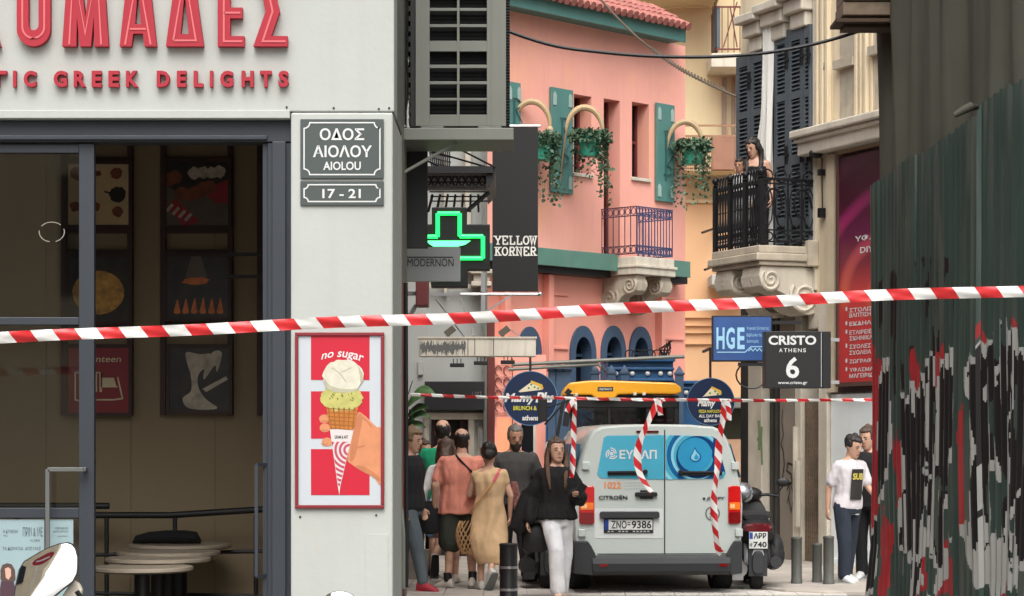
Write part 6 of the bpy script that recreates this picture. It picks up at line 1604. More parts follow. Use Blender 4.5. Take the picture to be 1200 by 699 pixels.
# ================================================================ scooters
def scooter(f, label, plate=None, accent=None, mir=((-.38,1.12),(.38,1.12)), simple=False):
    t = thing('motor_scooter', label, 'scooter', f)
    def whl(y, r=.25, w=.13):
        n = 28; m = MB(); m.loft([[(c, y+rr_*math.cos(2*math.pi*j/n), r+rr_*math.sin(2*math.pi*j/n)) for j in range(n)] for rr_, c in ((.6*r,-w*.42),(.9*r,-w*.5),(r,-w*.2),(r,w*.2),(.9*r,w*.5),(.6*r,w*.42))])
        o = m.build('wheel', mt['rubber'], t, smooth=True); m = MB(); m.cyl((-w*.3,y,r),(w*.3,y,r), .6*r, n=24); m.build('rim', mt['steel'], o)
    whl(-.05); whl(1.3)
    def ring(y, z0, z1, w):  # rounded section
        c = (z0+z1)/2; h = (z1-z0)/2
        return [(w*math.copysign(abs(math.cos(a))**.7, math.cos(a)), y, c+h*math.copysign(abs(math.sin(a))**.7, math.sin(a))) for a in [2*math.pi*i/18 for i in range(18)]]
    m = MB(); m.loft([ring(-.30,.60,.72,.10), ring(-.22,.52,.78,.17), ring(0,.45,.80,.20), ring(.3,.40,.78,.21), ring(.55,.30,.70,.19), ring(.62,.25,.5,.17)]); m.build('tail_body', mt['black'], t, smooth=True)
    m = MB(); m.loft([ring(-.18,.77,.83,.13), ring(0,.78,.87,.17), ring(.3,.78,.86,.18), ring(.6,.72,.82,.13), ring(.68,.70,.78,.08)]); m.build('seat', MS('scooter_seat', 26,26,27, rough=.75), t, smooth=True)
    m = MB(); m.loft([ring(.55,.22,.32,.17), ring(.95,.2,.3,.16)]); m.loft([ring(.95,.25,.55,.2), ring(1.03,.35,.95,.22), ring(1.12,.6,1.0,.17), ring(1.2,.7,.95,.08)]); m.build('leg_shield', mt['black'], t, smooth=True)
    m = MB(); m.tube([(0,1.3,.25),(0,1.12,.75),(0,1.02,1.0)], .035, 8); m.tube([(-.34,.93,1.0),(-.2,1.0,1.02),(0,1.03,1.0),(.2,1.0,1.02),(.34,.93,1.0)], .018, 8); m.build('handlebar', mt['black'], t, smooth=True)
    m = MB(); m.ell((0,1.05,1.02), (.16,.12,.09)); m.build('instrument_cowl', mt['black'], t, smooth=True)
    m = MB(); m.loft([ring(-.33,.64,.72,.13), ring(-.27,.62,.74,.16)]); m.build('tail_light', accent or MS('dark_red_lens', 96,16,26, rough=.15, coat=.5), t, smooth=True)
    m = MB(); m.box(-.1, .1, -.36, -.345, .17, .6); m.loft([ring(-.4,.2,.42,.06), ring(-.3,.2,.5,.075)]); m.build('rear_mudguard', mt['plastic'], t, smooth=True)
    m = MB(); m.tube([(.19,-.4,.33),(.19,.0,.29),(.15,.4,.25)], [.065,.075,.03], 10); m.tube([(.12,-.32,.3),(.11,-.02,.62)], .03, 8); m.build('exhaust', mt['dark'], t, smooth=True)
    m = MB(); m.tube([(-.2,-.2,.24),(-.19,.15,.26)], [.1,.1], 12); m.tube([(-.12,-.25,.3),(-.11,-.02,.65)], .028, 8); m.box(-.27,-.15,-.24,-.2,.12,.2); m.build('engine', mt['dark'] if not plate else mt['steel'], t, smooth=True)
    for s, (mx, mz) in zip((-1, 1), mir):
        m = MB(); m.tube([(s*.26,.97,1.0),(mx*.9,.95,mz-.06),(mx,.93,mz)], .009, 6); st = m.build('mirror_stem', mt['black'], t, smooth=True)
        if not simple:
            m = MB(); m.ell((mx,.93,mz+.04), (.075,.02,.05)); m.build('mirror', mt['black'], t, smooth=True)
    if plate:
        q = f.sub(0,-.38,.42); m = MB(); m.box(-.1,.1,-.4,-.39,.47,.65); pf = m.build('number_plate', pa, t, bevel=.003)
        m = MB(); m.box(-.095,-.06,-.402,-.4005,.575,.645); m.build('eu_band', MS('eu_blue2', 40,70,150, rough=.4), pf)
        m = MB(); m.text(plate[0], -.05, .085, .58, .64, -.403, off=.03); m.text(plate[1], -.055, .09, .485, .545, -.403, off=.03); m.text('ΗΡ', -.092,-.065,.49,.53,-.403,off=.02); m.build('lettering', mt['dark'], pf)
        m = MB(); m.prism([(-.05,.46),(.05,.46),(.065,.40),(.045,.36),(-.045,.36),(-.065,.40)], -.37, -.345); m.build('reflector', mt['lightgrey'], t, bevel=.005)
    return t
c = P(890, 694, 23.95); sc1 = scooter(fr(c.x, c.y+.38, -2), 'black scooter with dark red tail light and plate ΑΡΡ 740 parked beside the white van', ('ΑΡΡ','740'))
q = fr(c.x, c.y+.38, -2)
m = MB(); m.ell((-.1,.75,1.04), (.13,.15,.13)); tag(m.build('helmet', M('chrome_helmet', (.35,.36,.38), .12, .8, var=.2), f=q, smooth=True), 'shiny grey helmet resting on the parked black scooter', 'helmet')
m = MB(); m.ell((.22,.1,.42), (.1,.25,.2)); m.ell((.2,0,.38), (.12,.16,.16)); tag(m.build('saddle_bag', MS('black_bag', 24,24,25, rough=.7, bump=.3), f=q, smooth=True), 'rounded black pannier hanging on the right of the parked scooter', 'bag')
c = P(640, 694, 24.1); scooter(fr(c.x, c.y+.38, 6), 'black scooter half hidden behind the woman in the black sweater')
# foreground scooter whose mirrors show at the bottom edge
D = 7.0; cx = P(226,600,D).x
t = scooter(fr(cx, D-.93), 'dark scooter in front of the shop whose mirrors rise into view', None, None, ((P(90,699,D).x-cx, 1.17), (P(398,699,D).x-cx, 1.10)), simple=True)
q = fr(cx, D-.93)
mz = [(18,712),(18.5,695),(20,684),(23,668),(28.5,658.5),(42.5,649.5),(55,642.5),(68,637.5),(78,636),(83.5,638),(87.5,643),(90.3,652.5),(90.6,662),(90,672),(85.5,681.5),(75,690),(64.5,699),(50,708),(36,716),(24,718)]
def mirror(pts, tilt, par, q):
    w_ = [P(x, y, D) for x, y in pts]; c_ = sum(w_, Vector())/len(w_); Rt = Matrix.Rotation(R(tilt[0]), 3, 'X') @ Matrix.Rotation(R(tilt[1]), 3, 'Z')
    L = [(p-c_) for p in w_]; c_l = q.I @ c_
    def put(s, dv): return [tuple(c_l + Rt @ Vector((p.x*s, dv, p.z*s))) for p in L]
    m = MB(); m.loft([put(1.02,-.004), put(1.03,.008), put(.9,.04), put(.4,.06)]); 
    h_ = m.build('mirror_housing', mt['black'], par, smooth=True)
    m = MB(); n = len(pts); m.loft([put(s_, -.0055-(1-s_*s_)*.0045) for s_ in (.975,.85,.7,.55,.4,.25,.12,.03)]); m.f = m.f[:-2]+[m.f[-1]]; m.m = m.m[:-1]; m.build('mirror_glass', mt['mirror'], h_, smooth=True, angle=180)
mirror(mz, (-9, 4), t, q)
mirror([(374+24*1+24*math.cos(R(a))*1.0, 715-22*math.sin(R(a))) for a in range(0,360,18)], (-10, 2), t, q)
m = MB(); pz = [P(x,y,D+.03) for x,y in ((84,680),(92,684),(96,692),(94,702),(80,708),(72,700))]; m.prism([((q.I@p).x, (q.I@p).z) for p in pz], (q.I@pz[0]).y, (q.I@pz[0]).y+.03); m.build('mirror_back', mt['stonew'], t, bevel=.006)
# what the mirror sees: the house across the crossing behind the camera
q = fr(-8.5, -16, 180); t = thing('house_opposite', 'pale ornate house across the crossing, seen only in the scooter mirror', 'building', q)
m = MB(); m.box(-4.5, 6, 0, 6, 0, 14.5); m.build('wall', mt['oldcream'], t)
for zz_ in (4.2, 7.6, 11):
    for k_ in range(3): m = MB(); m.box(-1.5+k_*2.6, -.4+k_*2.6, -.05, -.001, zz_, zz_+2.2); m.build('window', mt['glassdark'], t)
m = MB(); m.box(-4.7, 6.2, -.4, 0, 14, 14.4); m.box(-3.1,6.1,-.2,0,3.4,3.7); m.build('cornice', mt['stonew'], t)
q = fr(-3.0, -2.5, 180); t = thing('no_entry_sign', 'round red traffic sign on a post, seen in the scooter mirror', 'traffic sign', q)
m = MB(); m.poly(circ(0,5.2,.45,40), -.02, .02); m.build('disc', mt['red'], t); m = MB(); m.cyl((0,.03,0),(0,.03,5.6), .03); m.build('post', mt['steel'], t); m = MB(); m.poly([(-.28,5.13),(.28,5.13),(.28,5.27),(-.28,5.27)], -.024); m.build('white_bar', mt['white'], t)

# ================================================================ barrier tape
tw = MS('tape_white', 226,226,222, rough=.35, var=.03); trd = MS('tape_red', 196,40,44, rough=.35, var=.08, scale=6)
def ribbon(top, D, width, period, slant, label, lim=None, twist=None, lay=0.0):
    """top: photo points of the tape centre; striped ribbon with one material per stripe"""
    pts = spl(top, 220); W3 = [P(p[0], p[1], (D if not callable(D) else D(p[0]))) for p in pts]
    o = W3[0]; s = 0; S_ = [0]
    for a, b_ in zip(W3, W3[1:]): s += (b_-a).length; S_.append(s)
    L = S_[-1]
    def at(x):
        x = max(0, min(L, x))
        i = min(len(S_)-2, max(0, int(np.searchsorted(S_, x)-1))); f = (x-S_[i])/max(1e-9, S_[i+1]-S_[i])
        p = W3[i].lerp(W3[i+1], f); t_ = (W3[i+1]-W3[i]).normalized(); return p, t_
    m = MB(); k = 0; x = -period; sub = 6; rows = 4
    def pt(x, j):
        r = j/rows-.5
        p, t_ = at(x - r*slant)
        side = Vector((0,0,1)) - t_*t_.z; side.normalize()
        if abs(t_.z) > .7: side = Vector((1,0,0)) - t_*t_.x; side.normalize()
        nrm = t_.cross(side)
        if twist: a = twist(x/L); side = side*math.cos(a)+nrm*math.sin(a)
        w_ = width
        return p + side*r*w_ + nrm*(.006*math.sin(x*9+j*.4) + .003*math.sin(x*31+j*2) + width*(-.45*max(0, -r-.08) - .15*max(0, r-.3))*(1+.5*math.sin(x*2.3))) + side*width*.05*math.sin(x*5.1) - o
    while x < L+period:
        m.mat(k % 2)
        g_ = [[pt(x+period/2*i/sub, j) for j in range(rows+1)] for i in range(sub+1)]
        vs = [p for r in g_ for p in r]; fs = [(i*(rows+1)+j, (i+1)*(rows+1)+j, (i+1)*(rows+1)+j+1, i*(rows+1)+j+1) for i in range(sub) for j in range(rows)]
        m.add(vs, fs); x += period/2; k += 1
    ob = m.build('barrier_tape', [tw, trd], f=fr(o.x, o.y, 0, o.z), smooth=True, angle=180); tag(ob, label, 'tape')
    return ob
k = 10.0/F
ribbon([(-320,412),(-60,400),(0,396),(120,391),(240,385.5),(340,380.5),(470,375.5),(600,369.5),(720,362.5),(830,357),(950,350.5),(1060,345.5),(1200,341),(1290,339),(1449,337)], 10.0, 13.2*k, 51.5*k, 9*k, 'wide red and white barrier tape stretched across the whole street in front')
k = 22.0/F
ribbon([(480,462.5),(560,465.5),(640,466.5),(760,468.5),(900,469.5),(1022,468.5),(1050,466)], 22.0, 3.6*k, 26*k, 2*k, 'thin far barrier tape strung across the street before the white van')
ribbon([(774,468),(765,482),(757,500),(750,518),(747,535),(749,553),(756,566),(764,577)], 21.95, 9*k, 22*k, -10*k, 'middle tape end hanging from the thin tape over the left van window', twist=lambda s: .9*math.sin(s*5))
ribbon([(850,469),(847,490),(843,515),(841,545),(838,575),(837,605),(839,630),(842,645),(846,649)], 21.95, 8.5*k, 20*k, -9*k, 'longest tape end hanging from the thin tape in front of the right van door', twist=lambda s: .8*math.sin(s*9))
ribbon([(672,468),(673,485),(672,505),(672,525),(671,545),(670,560)], 21.95, 7*k, 19*k, -8*k, 'tape end hanging from the thin tape beside the head of the woman in black', twist=lambda s: .8*math.sin(s*8))
for (x, pts_, lb) in ((672,[(673,468),(668,475),(664,483)],'short loose tape flap at the left knot of the thin tape'), (770,[(771,468),(773,478),(774,487)],'short loose tape flap at the middle knot of the thin tape'), (852,[(851,469),(854,480),(854,493)],'short loose tape flap at the right knot of the thin tape')):
    ribbon(pts_, 21.9, 6*k, 16*k, -5*k, lb)
# ================================================================ people
from mathutils import noise as mnoise
def voxel(mb, name, mat, parent, vs=.011, fold=0.0, fs=14, smooth_it=2, mats=None):
    me = bpy.data.meshes.new('tmp'); me.from_pydata(mb.v, [], mb.f); me.update()
    bm = bmesh.new(); bm.from_mesh(me); bmesh.ops.recalc_face_normals(bm, faces=bm.faces); bm.to_mesh(me); bm.free()
    o = bpy.data.objects.new('tmp', me); COL.objects.link(o)
    md = o.modifiers.new('r', 'REMESH'); md.mode = 'VOXEL'; md.voxel_size = vs
    sm = o.modifiers.new('s', 'SMOOTH'); sm.iterations = smooth_it; sm.factor = .5
    dg = bpy.context.evaluated_depsgraph_get(); m2 = bpy.data.meshes.new_from_object(o.evaluated_get(dg))
    bpy.data.objects.remove(o); bpy.data.meshes.remove(me)
    if fold:
        n = len(m2.vertices); co = np.empty(n*3); no = np.empty(n*3); m2.vertices.foreach_get('co', co); m2.vertices.foreach_get('normal', no)
        co = co.reshape(-1,3); no = no.reshape(-1,3)
        for i in range(n):
            c = co[i]; d = mnoise.noise((c[0]*fs+3, c[1]*fs, c[2]*fs*.32+.4*c[0]*fs)) + .35*mnoise.noise((c[0]*fs*2.3, c[1]*fs*2.3+9, c[2]*fs*.9))
            co[i] += no[i]*fold*d
        m2.vertices.foreach_set('co', co.ravel())
    m2.name = name
    for k in (mat if isinstance(mat, (list,tuple)) else [mat]): m2.materials.append(k)
    m2.polygons.foreach_set('use_smooth', [True]*len(m2.polygons)); m2.update()
    r = bpy.data.objects.new(name, m2); COL.objects.link(r); r.parent = parent
    return r
def ellring(c, rx, ry, n=20, M3=None, sq=1.0):
    out = []
    for i in range(n):
        a = 2*math.pi*i/n; ca, sa = math.cos(a), math.sin(a)
        v = Vector((rx*math.copysign(abs(ca)**sq, ca), ry*math.copysign(abs(sa)**sq, sa), 0))
        if M3: v = M3 @ v
        out.append(Vector(c)+v)
    return out
def limb(m, pts, rs, n=12):
    P_ = [Vector(p) for p in pts]; q = []; r = []
    for i in range(len(P_)-1):
        for k in range(4):
            f = k/4; q.append(P_[i].lerp(P_[i+1], f)); r.append(rs[i]+(rs[i+1]-rs[i])*f)
    q.append(P_[-1]); r.append(rs[-1])
    m.tube(q, r, n); m.ell(P_[0], (rs[0],)*3, 10, 7); m.ell(P_[-1], (rs[-1],)*3, 10, 7)
    for i in range(1, len(P_)-1): m.ell(P_[i], (rs[i],)*3, 10, 7)
def hand(m, w, d, palm, curl=.5, s=1.0):
    """w wrist, d direction of the hand, palm = direction the palm faces"""
    w = Vector(w); d = Vector(d).normalized(); pl = Vector(palm); pl = (pl-d*pl.dot(d)).normalized(); sd = d.cross(pl)
    M3 = Matrix((sd, pl, d)).transposed()
    m.ell(w+d*.05*s, (.042*s,.018*s,.055*s), 12, 8, M3)
    for k, (off, L) in enumerate(((-.03,.07),(-.01,.08),(.011,.075),(.03,.058))):
        p0 = w+d*.085*s+sd*off*s; a = curl
        d1 = (d*math.cos(a)+pl*math.sin(a)); d2 = (d*math.cos(2*a)+pl*math.sin(2*a)); d3 = (d*math.cos(2.8*a)+pl*math.sin(2.8*a))
        p1 = p0+d1*L*.45*s; p2 = p1+d2*L*.32*s; p3 = p2+d3*L*.25*s
        m.tube([p0-d*.03*s, p0, p1, p2, p3], [.0095*s,.0095*s,.009*s,.0085*s,.007*s], 8)
    t0 = w+d*.03*s-sd*.03*s; m.tube([t0, t0+(-sd*.7+d*.6+pl*.3)*.035*s, t0+(-sd*.6+d*1.2+pl*.6)*.055*s], [.013*s,.011*s,.009*s], 8)

def person(label, f, H=1.75, skin='skin', bulk=1.0, belly=0.0, shoulder=1.0, legs=None, arms=None, lean=0.0, leanx=0.0, head=(0,0), top=None, bottom=None, shoes=None, hair=None, dress=None, face=True, group=None, base=0.0, hips=None):
    """local: faces -Y, +X its left. legs/arms: lists of joint points, reference height 1.75"""
    S_ = H/1.75; sk = mt[skin]
    t = thing('person', label, 'person', f, group)
    X = Matrix.Scale(S_, 4)
    def lw(p):                                                    # lean the upper body about the hips
        p = Vector(p); h = max(0, p.z-.92); return Vector((p.x+leanx*h, p.y-lean*h, p.z))
    def fin(m): m.v = [tuple(Vector(v)*S_) for v in m.v]; return m
    legs = legs or [[(.09,0,.92),(.10,-.02,.5),(.10,.02,.09)], [(-.09,0,.92),(-.10,-.02,.5),(-.10,.02,.09)]]
    arms = arms or [[(.19,0,1.42),(.235,.03,1.13),(.23,-.05,.89)], [(-.19,0,1.42),(-.235,.03,1.13),(-.23,-.05,.89)]]
    arms = [[((p[0]*shoulder*.93 if i==0 else p[0]),p[1],p[2]-(.04 if i==0 else .01)) for i,p in enumerate(a)] for a in arms]
    tors = [(1.475,.058,.058,.01),(1.45,.10,.07,.01),(1.415,.165*shoulder,.088,.008),(1.34,.185*shoulder,.108,.0),(1.25,.172,.115,0),(1.14,.152,.107+belly*.4,-belly*.4),(1.05,.148+belly*.2,.105+belly*.6,-belly*.6),(.97,.165+belly*.1,.112+belly*.35,-belly*.3),(.89,.17,.115,.005),(.83,.12,.10,.01)]
    def torso(m, inf=0.0, zmin=0, zmax=2, wide=1.0):
        rr_ = [ellring(lw((0,y,z_)), (rx*bulk+inf)*wide, ry*bulk+inf, 24, None, .85) for z_, rx, ry, y in tors if zmin <= z_ <= zmax]
        m.loft(rr_)
    hp = lw((0,-.005,1.475)); 
    Hm = Matrix.Rotation(R(head[0]), 3, 'Z') @ Matrix.Rotation(R(head[1]), 3, 'X')
    hc = lw((0,-.0,1.485))
    hd = lambda p: hc + Hm @ (Vector(p)*1.13)
    hrings = [(0.0,.026,.03,-.05),(.02,.043,.05,-.038),(.05,.057,.07,-.02),(.09,.066,.084,-.008),(.13,.072,.092,0),(.17,.072,.094,.006),(.2,.064,.084,.009),(.225,.046,.062,.011),(.24,.018,.026,.012)]
    b = MB(); torso(b)
    b.tube([hp, hd((0,.012,.02)), hd((0,.012,.08))], [.058*min(bulk,1.1),.053*min(bulk,1.1),.05], 14)
    b.loft([[hd((rx*math.cos(2*math.pi*i/20), y+ry*math.sin(2*math.pi*i/20), z_)) for i in range(20)] for z_, rx, ry, y in hrings])
    b.ell(hd((0,-.097,.095)), (.013,.02,.016), 10, 7, Hm); b.tube([hd((0,-.088,.135)), hd((0,-.104,.098))], [.009,.013], 8)
    b.ell(hd((0,-.075,.02)), (.02,.018,.016), 10, 6, Hm)
    for s in (-1, 1): b.ell(hd((s*.073,.012,.11)), (.01,.02,.032), 10, 7, Hm); b.ell(hd((s*.03,-.078,.132)), (.02,.012,.008), 8, 6, Hm)
    for j, (a, s) in enumerate(zip(arms, (1, -1))):
        pts = [lw(p) for p in a[:3]] if not (len(a) > 3 and a[3] == 'abs') else [lw(a[0]), Vector(a[1]), Vector(a[2])]
        limb(b, pts, [.052*bulk,.04*bulk,.026])
        d = (pts[2]-pts[1]); hand(b, pts[2], d, (-s, -.2, 0) if abs(d.normalized().z) > .5 else (0,0,1), .45)
    for l in legs:
        limb(b, l[:3], [.085*bulk,.055*min(bulk,1.15),.038]); k_, a_ = Vector(l[1]), Vector(l[2]); c_ = k_.lerp(a_, .32); dd = (a_-k_).normalized(); bk = Vector((0,1,0)); bk = (bk-dd*bk.dot(dd)); b.ell(c_+bk*.02, (.05,.052,.12), 10, 8)
        d = l[3] if len(l) > 3 else (0,-1,-.1)
        d = Vector(d).normalized(); b.tube([a_+Vector((0,0,-.01)), a_+d*.06+Vector((0,0,-.035)), a_+d*.15+Vector((0,0,-.055))], [.036,.036,.025], 10)
    voxel(fin(b), 'body', sk, t, .0115*S_)
    if top:
        m = MB(); inf = top.get('inf', .014); zm = top.get('hem', .95)
        rr_ = [ellring(lw((0,y,z_)), rx*bulk+inf+(top.get('flare',0)*max(0,1.2-z_)), ry*bulk+inf+(top.get('flare',0)*max(0,1.2-z_))*.6, 24, None, .85) for z_, rx, ry, y in tors if z_ > zm+.02 and z_ < top.get('top', 1.47)]
        yl = [y for z_, rx, ry, y in tors if z_ > zm+.02][-1]
        l_ = [(rx, ry, y) for z_, rx, ry, y in tors if z_ > zm+.02][-1]
        rr_.append(ellring(lw((0,l_[2],zm)), l_[0]*bulk+inf+.008+top.get('flare',0)*max(0,1.2-zm), l_[1]*bulk+inf+.006+top.get('flare',0)*max(0,1.2-zm)*.6, 24, None, .85))
        m.loft(rr_)
        for a in arms:
            pts = [lw(p) for p in a[:3]] if not (len(a) > 3 and a[3] == 'abs') else [lw(a[0]), Vector(a[1]), Vector(a[2])]
            sl_ = top.get('sleeve', 1.0)
            if sl_ == 0: continue
            w0 = .056*bulk+inf*.5; w1 = top.get('cuff', .05); 
            if sl_ <= 1: limb(m, [pts[0], pts[0].lerp(pts[1], sl_)], [w0, w1])
            else: limb(m, [pts[0], pts[1], pts[1].lerp(pts[2], sl_-1)], [w0, w1+.006, top.get('cuff2', .042)])
        voxel(fin(m), top.get('name','shirt'), top['mat'], t, .012*S_, top.get('fold', .008)*S_)
    if bottom:
        m = MB(); inf = bottom.get('inf', .014)
        m.loft([ellring((0,.0,z_), rx*bulk+inf, ry*bulk+inf+ (belly*.12), 24, None, .85) for z_, rx, ry in ((.97,.14,.095),(.92,.158,.106),(.86,.165,.113),(.8,.13,.10))])
        for l in legs:
            L3 = [Vector(p) for p in l[:3]]; q_ = bottom.get('len', 2.0); w = bottom.get('w', (.1,.075,.06))
            if q_ <= 1: limb(m, [L3[0], L3[0].lerp(L3[1], q_)], [w[0]*bulk, w[1]*bulk])
            else:
                limb(m, [L3[0], L3[1], L3[1].lerp(L3[2], q_-1)], [w[0]*bulk, w[1]*bulk, w[2]])
        voxel(fin(m), bottom.get('name','trousers'), bottom['mat'], t, .012*S_, bottom.get('fold', .007)*S_)
    if dress:
        m = MB(); rings = []
        for z_, rx, ry, x, y in dress['rings']: c_ = lw((x,y,z_)); rings.append(ellring(c_, rx, ry, 28, None, .9))
        m.loft(rings)
        for a in arms:
            pts = [lw(p) for p in a[:3]]; limb(m, [pts[0], pts[0].lerp(pts[1], dress.get('sleeve', .5))], [.066,.06])
        voxel(fin(m), 'dress', dress['mat'], t, .012*S_, dress.get('fold', .012)*S_, dress.get('fs', 9))
    if shoes:
        for l in legs:
            a_ = Vector(l[2]); d = Vector(l[3] if len(l) > 3 else (0,-1,-.1)).normalized(); up = Vector((0,0,1)); up = (up-d*up.dot(d)).normalized(); sd = d.cross(up)
            M3 = Matrix((sd, d, up)).transposed(); hl = a_ - up*.05 - d*.02
            def rg(y, w, z0, z1): 
                out = []
                for i in range(16):
                    an = 2*math.pi*i/16; out.append(hl + M3 @ Vector((w*math.cos(an), y, (z0+z1)/2+(z1-z0)/2*math.sin(an))))
                return out
            m = MB(); m.loft([rg(-.055,.02,-.03,.03), rg(-.045,.036,-.035,.07), rg(.02,.042,-.035,.085), rg(.08,.047,-.035,.06), rg(.14,.05,-.035,.035), rg(.185,.042,-.035,.018), rg(.205,.02,-.03,.005)])
            o = fin(m).build('shoe', shoes[0], t, smooth=True, angle=60)
            if len(shoes) > 1:
                m = MB()
                prof = [(-.06,.02),(-.045,.04),(.02,.045),(.08,.05),(.14,.053),(.19,.044),(.21,.018)]
                m.loft([[hl+M3@Vector((w,y,-.05)), hl+M3@Vector((-w,y,-.05)), hl+M3@Vector((-w,y,-.026)), hl+M3@Vector((w,y,-.026))] for y, w in prof]); fin(m).build('sole', shoes[1], o)
            if len(shoes) > 2:
                m = MB(); m.tube([a_+up*.09, a_-up*.01], [.047,.046], 12); fin(m).build('sock', shoes[2], t, smooth=True)
    if hair:
        m = MB(); kind = hair['kind']; hm = hair['mat']
        if kind in ('short','bald','long','bun'):
            th = hair.get('th', .005 if kind == 'bald' else .012)
            rings = []
            for z_, rx, ry, y in hrings[1:]:
                if z_ < (.015 if kind == 'bald' else .075): continue
                ring = []
                for i in range(24):
                    an = 2*math.pi*i/24; sy = math.sin(an)                 # +y is the back of the head
                    lim = .175 if sy < -.35 else (.13 if sy < .1 else ((-.02 if sy > .3 else .04) if kind == 'bald' else .08))
                    if kind == 'long': lim = .2 if sy < -.45 else .08
                    zz_ = max(z_, lim); kx = 1+th/ .07
                    ins = z_ < lim
                    k2 = .9 if ins else kx
                    ring.append(hd((rx*k2*math.cos(an), y+ry*k2*math.sin(an), z_)))
                rings.append(ring)
            if kind == 'bald':
                rings = rings[:5]; rings.append([hd((.058*math.cos(2*math.pi*i/24), .012+.07*math.sin(2*math.pi*i/24), .208)) for i in range(24)])
            else: rings.append([hd((.014*math.cos(2*math.pi*i/24), .012+.02*math.sin(2*math.pi*i/24), .25+th*.6)) for i in range(24)])
            if kind == 'bald':
                m.loft(rings)
            else: m.loft(rings)
        if kind == 'bun': m.ell(hd((0,.06,.2)), (.085,.075,.075), 14, 9, Hm); m.ell(hd((0,.09,.13)), (.07,.05,.08), 14, 9, Hm)
        if kind == 'long':
            for s in (-1, 1):
                L_ = hair.get('len', .33)
                m.tube([hd((s*.05,-.02,.21)), hd((s*.085,.0,.13)), hd((s*.096,-.0,.02)), hc+Vector((s*.105,-.05,-.09)), hc+Vector((s*.085,-.115,-L_*.75)), hc+Vector((s*.08,-.12,-L_))], [.03,.028,.03,.036,.03,.012], 10)
            m.tube([hd((0,.05,.17)), hd((0,.07,.05)), hc+Vector((0,.085,-.08)), hc+Vector((0,.11,-.3))], [.075,.085,.095,.05], 12)
        voxel(fin(m), 'hair', hm, t, .010*S_, .008, 40, 1)
        if hair.get('beard'):
            m = MB(); m.loft([[hd((rx*1.08*math.cos(an), y-.003+ry*1.08*math.sin(an), z_)) for an in [R(200+140*i/14) for i in range(15)]]+[hd((rx*.8*math.cos(an), y+ry*.8*math.sin(an), z_)) for an in [R(340-140*i/14) for i in range(15)]] for z_, rx, ry, y in ((-.012,.028,.032,-.048),(.02,.045,.053,-.037),(.05,.059,.073,-.019),(.062,.062,.077,-.015))])
            m.tube([hd((-.03,-.086,.06)), hd((0,-.098,.068)), hd((.03,-.086,.06))], [.006,.009,.006], 6)
            fin(m).build('beard', hair['beard'], t, smooth=True)
    if face:
        ey = MB(); br = MB(); mo = MB()
        for s in (-1, 1):
            ey.ell(hd((s*.030,-.083,.118)), (.013,.006,.006), 10, 6, Hm)
            br.tube([hd((s*.014,-.091,.137)), hd((s*.03,-.088,.141)), hd((s*.047,-.076,.135))], [.004,.0045,.003], 6)
        mo.tube([hd((-.022,-.083,.048)), hd((0,-.093,.05)), hd((.022,-.083,.048))], [.004,.0075,.004], 8)
        fin(ey).build('eye', mt['black'], t, smooth=True); fin(br).build('eyebrow', mt['hairdark'], t, smooth=True); fin(mo).build('mouth', MS('lips', 150,78,72, rough=.5), t, smooth=True)
    t['S'] = S_; del t['S']
    return t, S_, lw, hd
def strap(t, S_, pts, w, mat_, name='strap'):
    m = MB(); P_ = [Vector(p)*S_ for p in pts]
    m.tube(spl([tuple(p) for p in P_], 24), w, 6)
    return m.build(name, mat_, t, smooth=True)
def spot(x, D): c = P(x, 515, D); return c.x, c.y
cloth = lambda n, r, g, b, **k: MS(n, r, g, b, rough=.9, var=.14, scale=7, bump=.25, bscale=26, **k)
# man in the orange shirt, from behind
x, y = spot(541, 24.5); f = fr(x, y, 180)
t, s, lw, hd = person('balding man from behind in salmon orange polo shirt and dark shorts', f, 1.76, bulk=1.30, belly=.06, shoulder=1.0, head=(0,0),
  legs=[[(.10,0,.92),(.12,.0,.5),(.15,.03,.09),(.75,-.55,-.05)], [(-.09,0,.92),(-.10,-.06,.5),(-.12,.10,.1),(-.1,-1,-.25)]],
  arms=[[(.2,0,1.42),(.285,.06,1.14),(.30,-.02,.87)], [(-.2,0,1.42),(-.24,-.1,1.15),(-.12,-.28,1.08)]],
  top=dict(mat=cloth('salmon_cotton', 216,138,118), inf=.026, hem=.82, sleeve=.72, cuff=.072, fold=.017), bottom=dict(name='shorts', mat=cloth('olive_shorts', 52,54,46), len=.95, w=(.115,.105)), shoes=(MS('pale_trainer', 190,182,172, rough=.7), MS('trainer_sole', 96,94,90, rough=.8), mt['black']), hair=dict(kind='bald', mat=mt['hairdark']))
strap(t, s, [(-.10,.10,1.45),(-.05,.155,1.40),(.03,.19,1.30),(.06,.17,1.24)][:0] or [(.06,.09,1.47),(.02,.145,1.42),(-.08,.17,1.32),(-.16,.15,1.24)], .012, mt['black'], 'bag_strap')
q = f.sub(.36, -.02, .60); m = MB(); m.loft([ellring((0,0,z_), rx, ry, 18) for z_, rx, ry in ((0,.03,.02),(.02,.13,.06),(.12,.15,.07),(.24,.12,.06),(.36,.06,.035),(.37,.02,.01))])
tag(m.build('hand_bag', MS('black_bag_cloth', 16,16,18, rough=.85, bump=.3), f=q, smooth=True), 'soft black bag hanging from the hand of the man in orange', 'bag')
